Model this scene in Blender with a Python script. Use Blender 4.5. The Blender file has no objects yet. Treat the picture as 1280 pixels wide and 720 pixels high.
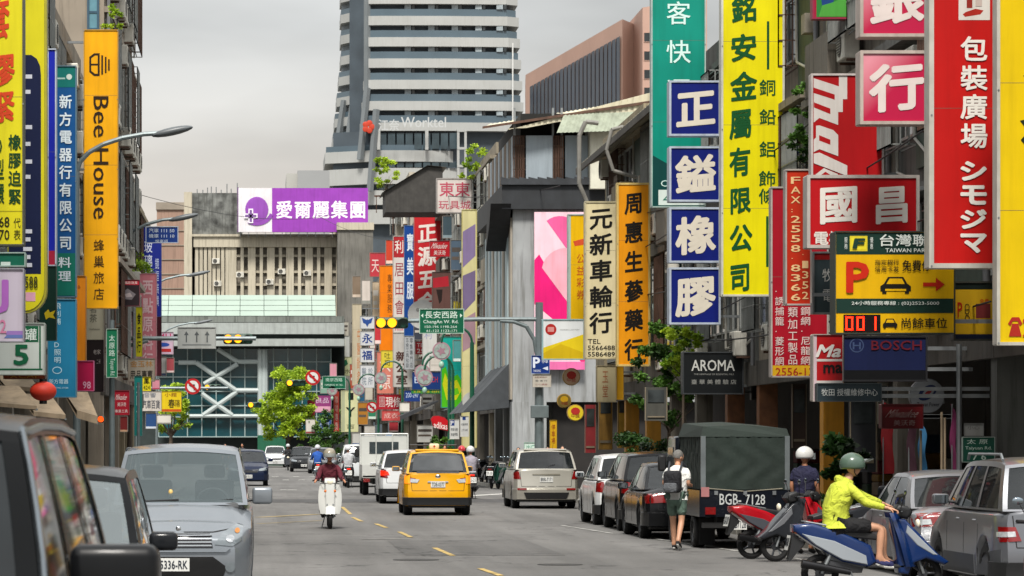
import bpy, bmesh, math, random
from mathutils import Vector, Matrix
from mathutils.bvhtree import BVHTree
random.seed(7)
R = math.radians
S = bpy.context.scene
C = S.collection
# ---------------------------------------------------------------- camera, sky, sun, exposure
FPX, VX, HY, CH = 4000.0, 330.0, 552.0, 1.85      # focal length in px of a 1280 px wide frame, vanishing point, eye height
cam_d = bpy.data.cameras.new('camera'); cam = bpy.data.objects.new('camera', cam_d); C.objects.link(cam)
cam.location = (0, 0, CH); cam.rotation_euler = (R(90), 0, 0)
cam_d.sensor_width = 36; cam_d.lens = FPX / 1280 * 36
cam_d.shift_x = (640 - VX) / 1280; cam_d.shift_y = (HY - 360) / 1280
cam_d.clip_start = .5; cam_d.clip_end = 4000
cam_d.dof.use_dof = True; cam_d.dof.focus_distance = 62; cam_d.dof.aperture_fstop = 10
S.camera = cam
W = bpy.data.worlds.new('World'); S.world = W; W.use_nodes = True
SUN_EL, SUN_ROT = R(58), R(150)
nt = W.node_tree; nt.nodes.clear(); N = nt.nodes.new; LK = nt.links.new
wo = N('ShaderNodeOutputWorld'); bg = N('ShaderNodeBackground'); LK(bg.outputs[0], wo.inputs[0])
sky = N('ShaderNodeTexSky'); sky.sky_type = 'NISHITA'; sky.sun_disc = False
sky.sun_elevation = SUN_EL; sky.sun_rotation = SUN_ROT; sky.air_density = 1.2; sky.dust_density = 3
hs = N('ShaderNodeHueSaturation'); hs.inputs['Saturation'].default_value = .12; LK(sky.outputs[0], hs.inputs['Color'])
tc = N('ShaderNodeTexCoord'); mp = N('ShaderNodeMapping'); mp.inputs['Scale'].default_value = (1.3, 1.3, 5); LK(tc.outputs['Generated'], mp.inputs[0])
nz = N('ShaderNodeTexNoise'); nz.inputs['Scale'].default_value = 5; nz.inputs['Detail'].default_value = 4; LK(mp.outputs[0], nz.inputs[0])
sp = N('ShaderNodeSeparateXYZ'); LK(tc.outputs['Generated'], sp.inputs[0])
cr = N('ShaderNodeValToRGB'); LK(sp.outputs[2], cr.inputs[0])       # overcast sheet: cream near the horizon, grey overhead
els = cr.color_ramp.elements
els[0].position = 0.0; els[0].color = (4.3, 3.8, 3.3, 1)
els[1].position = 1.0; els[1].color = (8.2, 8.3, 8.3, 1)
for p_, c_ in ((.072, (4.1, 3.75, 3.35, 1)), (.098, (3.5, 3.42, 3.22, 1)), (.128, (2.75, 2.82, 2.80, 1)), (.4, (5.0, 5.1, 5.1, 1))):
    e = els.new(p_); e.color = c_
mx = N('ShaderNodeMix'); mx.data_type = 'RGBA'; mx.inputs[0].default_value = .82
LK(hs.outputs[0], mx.inputs[6]); LK(cr.outputs[0], mx.inputs[7])
mr = N('ShaderNodeMapRange'); mr.inputs[1].default_value = .3; mr.inputs[2].default_value = .7; mr.inputs[3].default_value = .80; mr.inputs[4].default_value = 1.16
LK(nz.outputs[0], mr.inputs[0])
vm = N('ShaderNodeVectorMath'); vm.operation = 'SCALE'; LK(mx.outputs[2], vm.inputs[0]); LK(mr.outputs[0], vm.inputs['Scale'])
LK(vm.outputs[0], bg.inputs[0]); bg.inputs[1].default_value = .12
sd = bpy.data.lights.new('sun', 'SUN'); so = bpy.data.objects.new('sun', sd); C.objects.link(so)
sd.energy = 2.7; sd.angle = R(12); sd.color = (1, .95, .88)
_az, _el = R(187), R(54)    # light comes from behind the camera, high and a little left
so.rotation_euler = Vector((-math.sin(_az) * math.cos(_el) * -1, math.cos(_az) * math.cos(_el), math.sin(_el))).to_track_quat('Z', 'Y').to_euler()
S.view_settings.view_transform = 'Standard'; S.view_settings.look = 'None'
S.view_settings.gamma = 1; S.view_settings.exposure = 0.8
S.render.engine = 'CYCLES'; S.cycles.max_bounces = 6; S.cycles.transparent_max_bounces = 12

def P(px, py, D): return Vector(((px - VX) * D / FPX, D, CH + (HY - py) * D / FPX))
def PX(px, D): return (px - VX) * D / FPX
def PZ(py, D): return CH + (HY - py) * D / FPX

# ---------------------------------------------------------------- materials
MATS = {}
def srgb(h):
    if isinstance(h, str):
        v = [int(h[i:i + 2], 16) / 255 for i in (0, 2, 4)]
        return tuple(c / 12.92 if c <= .04045 else ((c + .055) / 1.055) ** 2.4 for c in v)
    return tuple(h)
def M(name, col, rough=.6, metal=0, coat=0, var=.12, scale=3, streak=0, bump=0, emit=0, alpha=None, spec=.5, dark=.35):
    """procedural material: base colour with noise, optional vertical weather streaks and relief"""
    if name in MATS: return MATS[name]
    m = bpy.data.materials.new(name); m.use_nodes = True; MATS[name] = m
    t = m.node_tree; n = t.nodes; l = t.links; b = n['Principled BSDF']
    col = srgb(col)
    b.inputs['Roughness'].default_value = rough; b.inputs['Metallic'].default_value = metal
    b.inputs['Specular IOR Level'].default_value = spec
    if coat: b.inputs['Coat Weight'].default_value = coat; b.inputs['Coat Roughness'].default_value = .06
    if emit:
        b.inputs['Emission Color'].default_value = (*col, 1); b.inputs['Emission Strength'].default_value = emit
    g = n.new('ShaderNodeNewGeometry')
    nz = n.new('ShaderNodeTexNoise'); nz.inputs['Scale'].default_value = scale; nz.inputs['Detail'].default_value = 5
    l.new(g.outputs['Position'], nz.inputs[0])
    mr = n.new('ShaderNodeMapRange'); mr.inputs[1].default_value = .3; mr.inputs[2].default_value = .7
    mr.inputs[3].default_value = 1 - var; mr.inputs[4].default_value = 1 + var * .6; l.new(nz.outputs[0], mr.inputs[0])
    vm = n.new('ShaderNodeVectorMath'); vm.operation = 'SCALE'; vm.inputs[0].default_value = col; l.new(mr.outputs[0], vm.inputs['Scale'])
    out = vm.outputs[0]
    if streak:
        mp = n.new('ShaderNodeMapping'); mp.inputs['Scale'].default_value = (5, 5, .35); l.new(g.outputs['Position'], mp.inputs[0])
        n2 = n.new('ShaderNodeTexNoise'); n2.inputs['Scale'].default_value = 1.0; n2.inputs['Detail'].default_value = 6; n2.inputs['Roughness'].default_value = .65
        l.new(mp.outputs[0], n2.inputs[0])
        r2 = n.new('ShaderNodeMapRange'); r2.inputs[1].default_value = .48; r2.inputs[2].default_value = .66; r2.inputs[3].default_value = 0; r2.inputs[4].default_value = streak
        l.new(n2.outputs[0], r2.inputs[0])
        mx = n.new('ShaderNodeMix'); mx.data_type = 'RGBA'; l.new(r2.outputs[0], mx.inputs[0]); l.new(out, mx.inputs[6])
        mx.inputs[7].default_value = (col[0] * dark, col[1] * dark * .97, col[2] * dark * .9, 1); out = mx.outputs[2]
    l.new(out, b.inputs['Base Color'])
    if bump:
        bp = n.new('ShaderNodeBump'); bp.inputs['Strength'].default_value = bump; bp.inputs['Distance'].default_value = .02
        n3 = n.new('ShaderNodeTexNoise'); n3.inputs['Scale'].default_value = scale * 12; l.new(g.outputs['Position'], n3.inputs[0])
        l.new(n3.outputs[0], bp.inputs['Height']); l.new(bp.outputs[0], b.inputs['Normal'])
    return m
def sg(col, k=''):     # printed acrylic / vinyl sign face, slightly weathered
    h = col if isinstance(col, str) else '%02x%02x%02x' % tuple(int(c * 255) for c in col)
    return M('sign_' + h + k, col, .42, var=.10, scale=1.2, streak=.34, dark=.66, spec=.25)
def ink(col):
    return M('ink_' + col, col, .5, var=.05, scale=4, spec=.2)
def paint(col, k=1.0):
    dk = max(srgb(col)) < .05
    return M('paint_' + col, col, .16 if dk else .26, metal=.0, coat=k*(.12 if dk else .35), var=.05, scale=2, spec=.14 if dk else .35)
def metal_paint(col):
    return M('metallic_' + col, col, .28, metal=.45, coat=.35, var=.05, scale=2)
DARK = lambda: M('dark_plastic', '17181a', .55, var=.15, scale=8)
RUBBER = lambda: M('rubber', '0d0d0e', .85, var=.2, scale=10, bump=.2)
CHROME = lambda: M('chrome', 'c8cacc', .18, metal=1, var=.02)
STEEL = lambda: M('galvanised_steel', '868a8c', .45, metal=.6, var=.15, scale=5)
GREENPOLE = lambda: M('green_painted_steel', '12503a', .4, var=.15, scale=6, streak=.2)
CONC = lambda: M('concrete', '8d8a82', .85, var=.2, scale=.8, streak=.6, bump=.3)
def glass(name='car_glass', tint=(.012, .015, .017), a=.72):
    if name in MATS: return MATS[name]
    m = bpy.data.materials.new(name); m.use_nodes = True; MATS[name] = m
    t = m.node_tree; n = t.nodes; l = t.links; b = n['Principled BSDF']
    b.inputs['Base Color'].default_value = (*tint, 1); b.inputs['Roughness'].default_value = .03; b.inputs['Specular IOR Level'].default_value = .6
    b.inputs['Coat Weight'].default_value = .0
    tr = n.new('ShaderNodeBsdfTransparent'); tr.inputs[0].default_value = (.75, .8, .8, 1)
    mx = n.new('ShaderNodeMixShader'); fr = n.new('ShaderNodeFresnel'); fr.inputs[0].default_value = 1.5
    mr = n.new('ShaderNodeMapRange'); mr.inputs[3].default_value = a; mr.inputs[4].default_value = 1; l.new(fr.outputs[0], mr.inputs[0])
    l.new(mr.outputs[0], mx.inputs[0]); l.new(tr.outputs[0], mx.inputs[1]); l.new(b.outputs[0], mx.inputs[2])
    l.new(mx.outputs[0], n['Material Output'].inputs[0])
    return m
def wglass():
    return M('building_glass', '1c262b', .08, var=.35, scale=.6, spec=.7)

# ---------------------------------------------------------------- mesh builder
class MB:
    def __init__(s): s.v = []; s.f = []
    def add(s, vs, fs):
        o = len(s.v); s.v += [tuple(v) for v in vs]; s.f += [tuple(o + i for i in f) for f in fs]; return s
    def box(s, x0, x1, y0, y1, z0, z1):
        x0, x1 = sorted((x0, x1)); y0, y1 = sorted((y0, y1)); z0, z1 = sorted((z0, z1))
        return s.add([(x0,y0,z0),(x1,y0,z0),(x1,y1,z0),(x0,y1,z0),(x0,y0,z1),(x1,y0,z1),(x1,y1,z1),(x0,y1,z1)],
                     [(0,3,2,1),(4,5,6,7),(0,1,5,4),(1,2,6,5),(2,3,7,6),(3,0,4,7)])
    def rbox(s, x0, x1, y0, y1, z0, z1, r=.03, seg=2, M4=None):   # bevelled box
        bm = bmesh.new(); bmesh.ops.create_cube(bm, size=1)
        for v in bm.verts: v.co = Vector(((x0+x1)/2 + v.co.x*abs(x1-x0), (y0+y1)/2 + v.co.y*abs(y1-y0), (z0+z1)/2 + v.co.z*abs(z1-z0)))
        r = min(r, abs(x1-x0)*.49, abs(y1-y0)*.49, abs(z1-z0)*.49)
        bmesh.ops.bevel(bm, geom=bm.edges[:], offset=r, segments=seg, affect='EDGES', profile=.5)
        return s.frombm(bm, M4)
    def frombm(s, bm, M4=None):
        bm.verts.index_update(); s.add([(M4 @ v.co if M4 else v.co) for v in bm.verts], [[v.index for v in f.verts] for f in bm.faces]); bm.free(); return s
    def cyl(s, p0, p1, r0, r1=None, n=10, cap=True):
        r1 = r0 if r1 is None else r1; p0 = Vector(p0); p1 = Vector(p1); d = (p1-p0)
        if d.length < 1e-6: return s
        q = d.to_track_quat('Z', 'Y'); vs = []
        for p, r in ((p0, r0), (p1, r1)):
            for i in range(n):
                a = 2*math.pi*i/n; vs.append(p + q @ Vector((math.cos(a)*r, math.sin(a)*r, 0)))
        fs = [(i, (i+1) % n, n+(i+1) % n, n+i) for i in range(n)]
        if cap: fs += [tuple(range(n-1, -1, -1)), tuple(range(n, 2*n))]
        return s.add(vs, fs)
    def tube(s, pts, r, n=8):
        for a, b in zip(pts[:-1], pts[1:]): s.cyl(a, b, r, r, n)
        return s
    def ell(s, c, rx, ry, rz, nu=14, nv=9, M3=None, cut=None):
        vs = []; fs = []; c = Vector(c)
        for j in range(nv+1):
            t = math.pi*j/nv
            for i in range(nu):
                a = 2*math.pi*i/nu; p = Vector((rx*math.sin(t)*math.cos(a), ry*math.sin(t)*math.sin(a), rz*math.cos(t)))
                if M3: p = M3 @ p
                vs.append(c+p)
        for j in range(nv):
            if cut is not None and j >= cut: break
            for i in range(nu): fs.append((j*nu+i, (j+1)*nu+i, (j+1)*nu+(i+1) % nu, j*nu+(i+1) % nu))
        return s.add(vs, fs)
    def prism(s, pts, a0, a1, ax='x', M4=None):    # 2-d outline extruded along ax; pts are (y,z) for x, (x,z) for y, (x,y) for z
        def pt(p, a):
            v = {'x': (a, p[0], p[1]), 'y': (p[0], a, p[1]), 'z': (p[0], p[1], a)}[ax]
            return M4 @ Vector(v) if M4 else v
        n = len(pts)
        return s.add([pt(p, a0) for p in pts] + [pt(p, a1) for p in pts],
                     [tuple(range(n)), tuple(range(2*n-1, n-1, -1))] + [(i, n+i, n+(i+1) % n, (i+1) % n) for i in range(n)])
    def pillow(s, pts, w, bev=.03, x0=0, seg=2, M4=None):   # side outline (y,z) extruded to half-width w with rounded edges
        bm = bmesh.new(); n = len(pts)
        a = [bm.verts.new((x0-w, p[0], p[1])) for p in pts]; b = [bm.verts.new((x0+w, p[0], p[1])) for p in pts]
        f0 = bm.faces.new(a); f1 = bm.faces.new(b[::-1])
        for i in range(n): bm.faces.new((a[i], b[i], b[(i+1) % n], a[(i+1) % n]))
        bmesh.ops.recalc_face_normals(bm, faces=bm.faces[:])
        ed = list(set(f0.edges[:] + f1.edges[:]))
        bmesh.ops.bevel(bm, geom=ed, offset=bev, segments=seg, affect='EDGES', profile=.6, clamp_overlap=True)
        bmesh.ops.triangulate(bm, faces=[f for f in bm.faces if len(f.verts) > 4])
        return s.frombm(bm, M4)
    def grid(s, fn, us, vs_):
        vv = [fn(u, v) for v in vs_ for u in us]; k = len(us)
        return s.add(vv, [(j*k+i, j*k+i+1, (j+1)*k+i+1, (j+1)*k+i) for j in range(len(vs_)-1) for i in range(k-1)])
    def build(s, name, mat, parent=None, smooth=False, loc=None, recalc=True):
        me = bpy.data.meshes.new(name); me.from_pydata(s.v, [], s.f)
        if recalc and s.f:
            bm = bmesh.new(); bm.from_mesh(me); bmesh.ops.recalc_face_normals(bm, faces=bm.faces[:]); bm.to_mesh(me); bm.free()
        me.update()
        if smooth: sm(me)
        return mk(name, me, mat, parent, loc)
def sm(me, ang=40):
    me.polygons.foreach_set('use_smooth', [True]*len(me.polygons))
    bm = bmesh.new(); bm.from_mesh(me); a = R(ang)
    for e in bm.edges:
        if len(e.link_faces) == 2: e.smooth = e.calc_face_angle(0) < a
    bm.to_mesh(me); bm.free()
def mk(name, me, mat, parent=None, loc=None):
    if mat is not None and not me.materials: me.materials.append(mat)
    o = bpy.data.objects.new(name, me); C.objects.link(o)
    if loc is not None: o.location = loc
    if parent is not None: o.parent = parent
    return o
def tag(o, label=None, cat=None, group=None, kind=None):
    if label: o['label'] = label
    if cat: o['category'] = cat
    if group: o['group'] = group
    if kind: o['kind'] = kind
    return o
def thing(name, label, cat, loc=(0, 0, 0), rz=0, group=None):
    o = bpy.data.objects.new(name, None); o.empty_display_size = .3; C.objects.link(o)
    o.location = loc; o.rotation_euler = (0, 0, rz); return tag(o, label, cat, group)
def copy_tree(o, parent=None):
    c = o.copy(); C.objects.link(c); c.parent = parent
    for ch in o.children: copy_tree(ch, c)
    return c
def box1(name, mat, parent, *b, smooth=False): return MB().box(*b).build(name, mat, parent)

# ---------------------------------------------------------------- lettering
GL = {}
def glyph(s, off=.0, res=2):
    k = (s, off)
    if k in GL: return GL[k]
    c = bpy.data.curves.new('glyph', 'FONT'); c.body = s; c.resolution_u = res; c.offset = off
    o = bpy.data.objects.new('glyph', c); C.objects.link(o)
    me = bpy.data.meshes.new_from_object(o)
    GL[k] = ([(v.co.x, v.co.y) for v in me.vertices], [tuple(p.vertices) for p in me.polygons])
    C.objects.unlink(o); bpy.data.objects.remove(o); bpy.data.meshes.remove(me); bpy.data.curves.remove(c)
    return GL[k]
def put_text(mb, s, x0, x1, z0, z1, y=0, off=.0, shear=0, rot=0, rise=0, em=False):
    """stretch the glyphs of s into the rectangle; rot=90 turns it clockwise (reads downwards); off thickens the strokes"""
    v, f = glyph(s)
    if not v: return
    if em: a0, a1, b0, b1 = -off, 1.0+off, -.12-off, .88+off
    else:
        a0 = min(p[0] for p in v)-off; a1 = max(p[0] for p in v)+off; b0 = min(p[1] for p in v)-off; b1 = max(p[1] for p in v)+off
    n = 0 if off < .003 else (4 if off < .015 else 8)
    sh = [(0, 0)] + [(off*math.cos(6.2832*(i+.5)/n), off*math.sin(6.2832*(i+.5)/n)) for i in range(n)]
    for k, (dx, dz) in enumerate(sh):
        out = []
        for p in v:
            u = (p[0]+dx-a0)/(a1-a0 or 1); w = (p[1]+dz-b0)/(b1-b0 or 1)
            u += shear*(w-.5); w += rise*(u-.5)
            if rot == 90: u, w = w, 1-u
            out.append((x0+u*(x1-x0), y-.0006*k, z0+w*(z1-z0)))
        mb.add(out, f)
# ================================================================ ground, road, pavements
def asphalt(name, base, patch, track=True):
    if name in MATS: return MATS[name]
    m = bpy.data.materials.new(name); m.use_nodes = True; MATS[name] = m
    t = m.node_tree; n = t.nodes; l = t.links; b = n['Principled BSDF']; b.inputs['Roughness'].default_value = .82; b.inputs['Specular IOR Level'].default_value = .35
    g = n.new('ShaderNodeNewGeometry')
    def noise(sc, det, s3, lo, hi, a, c, rough=.6):
        mp = n.new('ShaderNodeMapping'); mp.inputs['Scale'].default_value = s3; l.new(g.outputs['Position'], mp.inputs[0])
        z = n.new('ShaderNodeTexNoise'); z.inputs['Scale'].default_value = sc; z.inputs['Detail'].default_value = det; z.inputs['Roughness'].default_value = rough; l.new(mp.outputs[0], z.inputs[0])
        r = n.new('ShaderNodeMapRange'); r.inputs[1].default_value = lo; r.inputs[2].default_value = hi; r.inputs[3].default_value = a; r.inputs[4].default_value = c; l.new(z.outputs[0], r.inputs[0]); return r.outputs[0]
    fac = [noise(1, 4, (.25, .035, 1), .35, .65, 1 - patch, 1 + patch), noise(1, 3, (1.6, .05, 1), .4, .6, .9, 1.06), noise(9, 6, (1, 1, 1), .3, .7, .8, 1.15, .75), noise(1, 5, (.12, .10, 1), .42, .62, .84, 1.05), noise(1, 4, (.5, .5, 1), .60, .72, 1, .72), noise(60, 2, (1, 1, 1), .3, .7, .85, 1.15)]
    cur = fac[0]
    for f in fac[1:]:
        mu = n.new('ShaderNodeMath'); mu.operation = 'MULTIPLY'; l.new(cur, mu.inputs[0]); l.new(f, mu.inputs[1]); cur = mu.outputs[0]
    # cracks
    vo = n.new('ShaderNodeTexVoronoi'); vo.feature = 'DISTANCE_TO_EDGE'; vo.inputs['Scale'].default_value = .16
    nz = n.new('ShaderNodeTexNoise'); nz.inputs['Scale'].default_value = .7; nz.inputs['Detail'].default_value = 5; l.new(g.outputs['Position'], nz.inputs[0])
    va = n.new('ShaderNodeVectorMath'); va.operation = 'ADD'; sc = n.new('ShaderNodeVectorMath'); sc.operation = 'SCALE'; sc.inputs['Scale'].default_value = 4
    l.new(nz.outputs['Color'], sc.inputs[0]); l.new(sc.outputs[0], va.inputs[0]); l.new(g.outputs['Position'], va.inputs[1]); l.new(va.outputs[0], vo.inputs[0])
    r = n.new('ShaderNodeMapRange'); r.inputs[1].default_value = 0; r.inputs[2].default_value = .012; r.inputs[3].default_value = .4; r.inputs[4].default_value = 1; l.new(vo.outputs[0], r.inputs[0])
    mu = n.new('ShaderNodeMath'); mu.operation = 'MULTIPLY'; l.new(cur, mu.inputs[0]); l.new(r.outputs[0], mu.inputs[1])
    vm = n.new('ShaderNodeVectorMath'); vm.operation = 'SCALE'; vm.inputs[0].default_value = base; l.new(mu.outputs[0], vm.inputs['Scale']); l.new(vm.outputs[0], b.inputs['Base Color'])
    bp = n.new('ShaderNodeBump'); bp.inputs['Strength'].default_value = .25; bp.inputs['Distance'].default_value = .01; n3 = n.new('ShaderNodeTexNoise'); n3.inputs['Scale'].default_value = 45; l.new(g.outputs['Position'], n3.inputs[0])
    l.new(n3.outputs[0], bp.inputs['Height']); l.new(bp.outputs[0], b.inputs['Normal'])
    return m
def sheet(name, pts, z, mat, kind='structure'):
    me = bpy.data.meshes.new(name); me.from_pydata([(x, y, z) for x, y in pts], [], [tuple(range(len(pts)))])
    return tag(mk(name, me, mat), kind=kind)
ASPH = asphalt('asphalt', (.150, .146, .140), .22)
ASPH2 = asphalt('asphalt_patch', (.082, .081, .081), .1)
sheet('ground', [(-2500, -300), (2500, -300), (2500, 3500), (-2500, 3500)], -.03, M('ground_paving', '6b6862', .9, var=.2, scale=.5))
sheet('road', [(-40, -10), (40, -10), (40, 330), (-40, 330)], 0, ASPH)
PAVE = M('pavement_tile', '77726a', .85, var=.25, scale=1.5, bump=.3)
KERBM = M('kerb_stone', '9a978e', .85, var=.2, scale=2, streak=.3)
def pavement(x0, x1, y0, y1):
    a = MB().box(x0, x1, y0, y1, -.02, .12).build('pavement', PAVE); tag(a, kind='structure')
    xk = x0 if x0 > 0 else x1; s = -1 if x0 > 0 else 1
    y = y0; ks = []
    me = None
    while y < y1 - .1:
        if me is None:
            o = MB().rbox(min(0, s*.16), max(0, s*.16), 0, 1.18, -.02, .135, .02, 1).build('kerb_stone', KERBM, a); me = o.data
        else:
            o = mk('kerb_stone', me, None, a)
        o.location = (xk, y, 0); y += 1.2
pavement(9.55, 24, 30, 104); pavement(9.3, 24, 128, 300); pavement(-14, -3.2, 20, 122); pavement(-24, -9, 168, 240)
# darker resurfaced strip at the crossing, worn patches
sheet('asphalt_patch', [(-3.1, 97), (9.2, 97), (9.2, 103), (-3.1, 102.4)], .004, ASPH2)
sheet('asphalt_patch', [(2.3, 52), (4.9, 52), (4.9, 60), (2.3, 60)], .004, asphalt('asphalt_patch_b', (.115, .112, .108), .1))
sheet('asphalt_patch', [(-.9, 70), (.3, 70), (.3, 88), (-.9, 88)], .004, asphalt('asphalt_patch_c', (.17, .166, .158), .1))
YEL = M('road_paint_yellow', 'b59a58', .7, var=.6, scale=3); WHT = M('road_paint_white', 'c9c8c2', .7, var=.35, scale=3)
def gp(px, py): D = CH * FPX / (py - HY); return ((px - VX) * D / FPX, D)
def stripe(p0, p1, w0, mat, name='lane_marking'):
    a = Vector(gp(*p0)); b = Vector(gp(*p1)); d = (b - a).normalized(); nrm = Vector((-d.y, d.x)) * w0 / 2
    sheet(name, [a - nrm, b - nrm, b + nrm, a + nrm], .008, mat)
for a, b in (((600, 711), (626, 720)), ((543, 685), (566, 695)), ((499, 665), (514, 672)), ((470, 655), (483, 660)), ((441, 647), (452, 652)), ((428, 634), (438, 643))):
    stripe(a, b, .10, YEL)
WHT2 = M('road_paint_worn_white', 'a3a29d', .7, var=.6, scale=2)
stripe((702, 657), (768, 667.5), .09, WHT2); stripe((800, 671), (934, 691), .09, WHT2); stripe((985, 697), (1010, 701), .09, WHT2)
stripe((452, 674.5), (512, 673.5), .22, M('road_paint_worn', '8d8b86', .8, var=.5, scale=3))
stripe((322, 647), (398, 643), .3, M('road_paint_yellow_worn', '9d8c63', .8, var=.5, scale=2))
stripe((322, 655), (402, 651), .12, MATS['road_paint_yellow_worn'])
stripe((350, 612.5), (371, 612.5), .7, WHT, 'road_arrow')
stripe((585, 620), (640, 617), .45, WHT, 'stop_line')
for i in range(9):
    x = 340 + i * 11 + (i % 3) * 2
    stripe((x, 596 + (i % 2) * 4), (x + 8, 596 + (i % 2) * 4), .9, WHT, 'crossing_stripe')
for i in range(3): stripe((600 + i*14, 606), (606 + i*14, 605.6), .9, WHT, 'crossing_stripe')
for (px, py, r) in ((395, 629, .34), (520, 700, .36), (700, 706, .34)):
    x, y = gp(px, py); o = MB().cyl((0, 0, 0), (0, 0, .006), r, n=24).build('manhole_cover', M('cast_iron', '3c3a38', .7, metal=.4, var=.3, scale=14)); o.location = (x, y, .001)
    tag(o, kind='structure')

# ================================================================ facade pieces
FRAME = lambda: M('aluminium_frame', 'b0b3b0', .5, metal=.5, var=.1)
GRILLE = lambda: M('window_bars', '8a8d8a', .6, metal=.2, var=.2, streak=.4)
RUST = lambda: M('rusty_steel', '5c4234', .8, var=.35, scale=3, streak=.5)
def window(par, x, y0, y1, z0, z1, side, mullion=True):        # opening in a wall that looks along -side*x
    f = MB(); t = .05; xo = x - side*.06
    for b in ((y0, y1, z0, z0+t), (y0, y1, z1-t, z1), (y0, y0+t, z0+t, z1-t), (y1-t, y1, z0+t, z1-t)): f.box(x, xo, *b)
    if mullion: ym = (y0+y1)/2; f.box(x, xo, ym-.025, ym+.025, z0+t, z1-t)
    fr = f.build('window', FRAME(), par)
    MB().box(x-side*.01, x-side*.03, y0+t, y1-t, z0+t, z1-t).build('pane', wglass(), fr)
def fwindow(par, y, x0, x1, z0, z1, nx=2, nz=1, mat=None, gm=None, t=.06):   # window in a wall that looks along -y
    f = MB()
    for b in ((x0, x1, z0, z0+t), (x0, x1, z1-t, z1), (x0, x0+t, z0+t, z1-t), (x1-t, x1, z0+t, z1-t)): f.box(b[0], b[1], y-.07, y, b[2], b[3])
    for i in range(1, nx): xm = x0+(x1-x0)*i/nx; f.box(xm-t/2, xm+t/2, y-.06, y, z0+t, z1-t)
    for i in range(1, nz): zm = z0+(z1-z0)*i/nz; f.box(x0+t, x1-t, y-.05, y, zm-t/2, zm+t/2)
    fr = f.build('window', mat or FRAME(), par)
    MB().box(x0+t, x1-t, y-.03, y-.01, z0+t, z1-t).build('pane', gm or wglass(), fr)
def cage(par, x, y0, y1, z0, z1, side, dep=.5, mat=None, step=.14):
    m = MB(); xo = x - side*dep; r = .012
    for z in (z0, z0+(z1-z0)*.33, z0+(z1-z0)*.66, z1):
        m.box(xo-r, xo+r, y0, y1, z-r, z+r)
        for y in (y0, y1): m.box(x, xo, y-r, y+r, z-r, z+r)
    k = int((y1-y0)/step)
    for i in range(k+1): y = y0+(y1-y0)*i/k; m.box(xo-r, xo+r, y-r, y+r, z0, z1)
    k = max(2, int(dep/step))
    for i in range(k+1):
        xx = x+(xo-x)*i/k
        m.box(xx-r, xx+r, y0-r, y0+r, z0, z1); m.box(xx-r, xx+r, y0-r, y1+r, z1-r, z1+r); m.box(xx-r, xx+r, y0-r, y1+r, z0-r, z0+r)
    m.build('window_grille', mat or GRILLE(), par)
AC0 = None
def air_con(loc, rz=0, label='white split air conditioner outdoor unit on the facade', group='air conditioner units hung on the facades', sc=1):
    global AC0
    if AC0 is None:
        t = thing('air_conditioner', label, 'air conditioner', loc, rz, group)
        MB().rbox(-.4, .4, -.15, .15, 0, .58, .02, 1).build('casing', M('aircon_casing', 'cfccc1', .6, var=.15, scale=4, streak=.6), t)
        MB().cyl((-.1, -.16, .29), (-.1, -.165, .29), .22, n=20).build('fan_opening', DARK(), t)
        g = MB()
        for i in range(9): zz = .29-.2+i*.05; h = math.sqrt(max(0, .22**2-(zz-.29)**2)); g.box(-.1-h, -.1+h, -.175, -.168, zz-.005, zz+.005)
        g.build('fan_grille', M('aircon_grille', 'a09e96', .6), t)
        for sx in (-.36, .36): MB().box(sx-.02, sx+.02, -.1, .45, -.05, 0).build('bracket', RUST(), t)
        AC0 = t; return t
    c = copy_tree(AC0); c.location = loc; c.rotation_euler = (0, 0, rz); c['label'] = label; c['group'] = group; c.scale = (sc, sc, sc); return c

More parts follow.
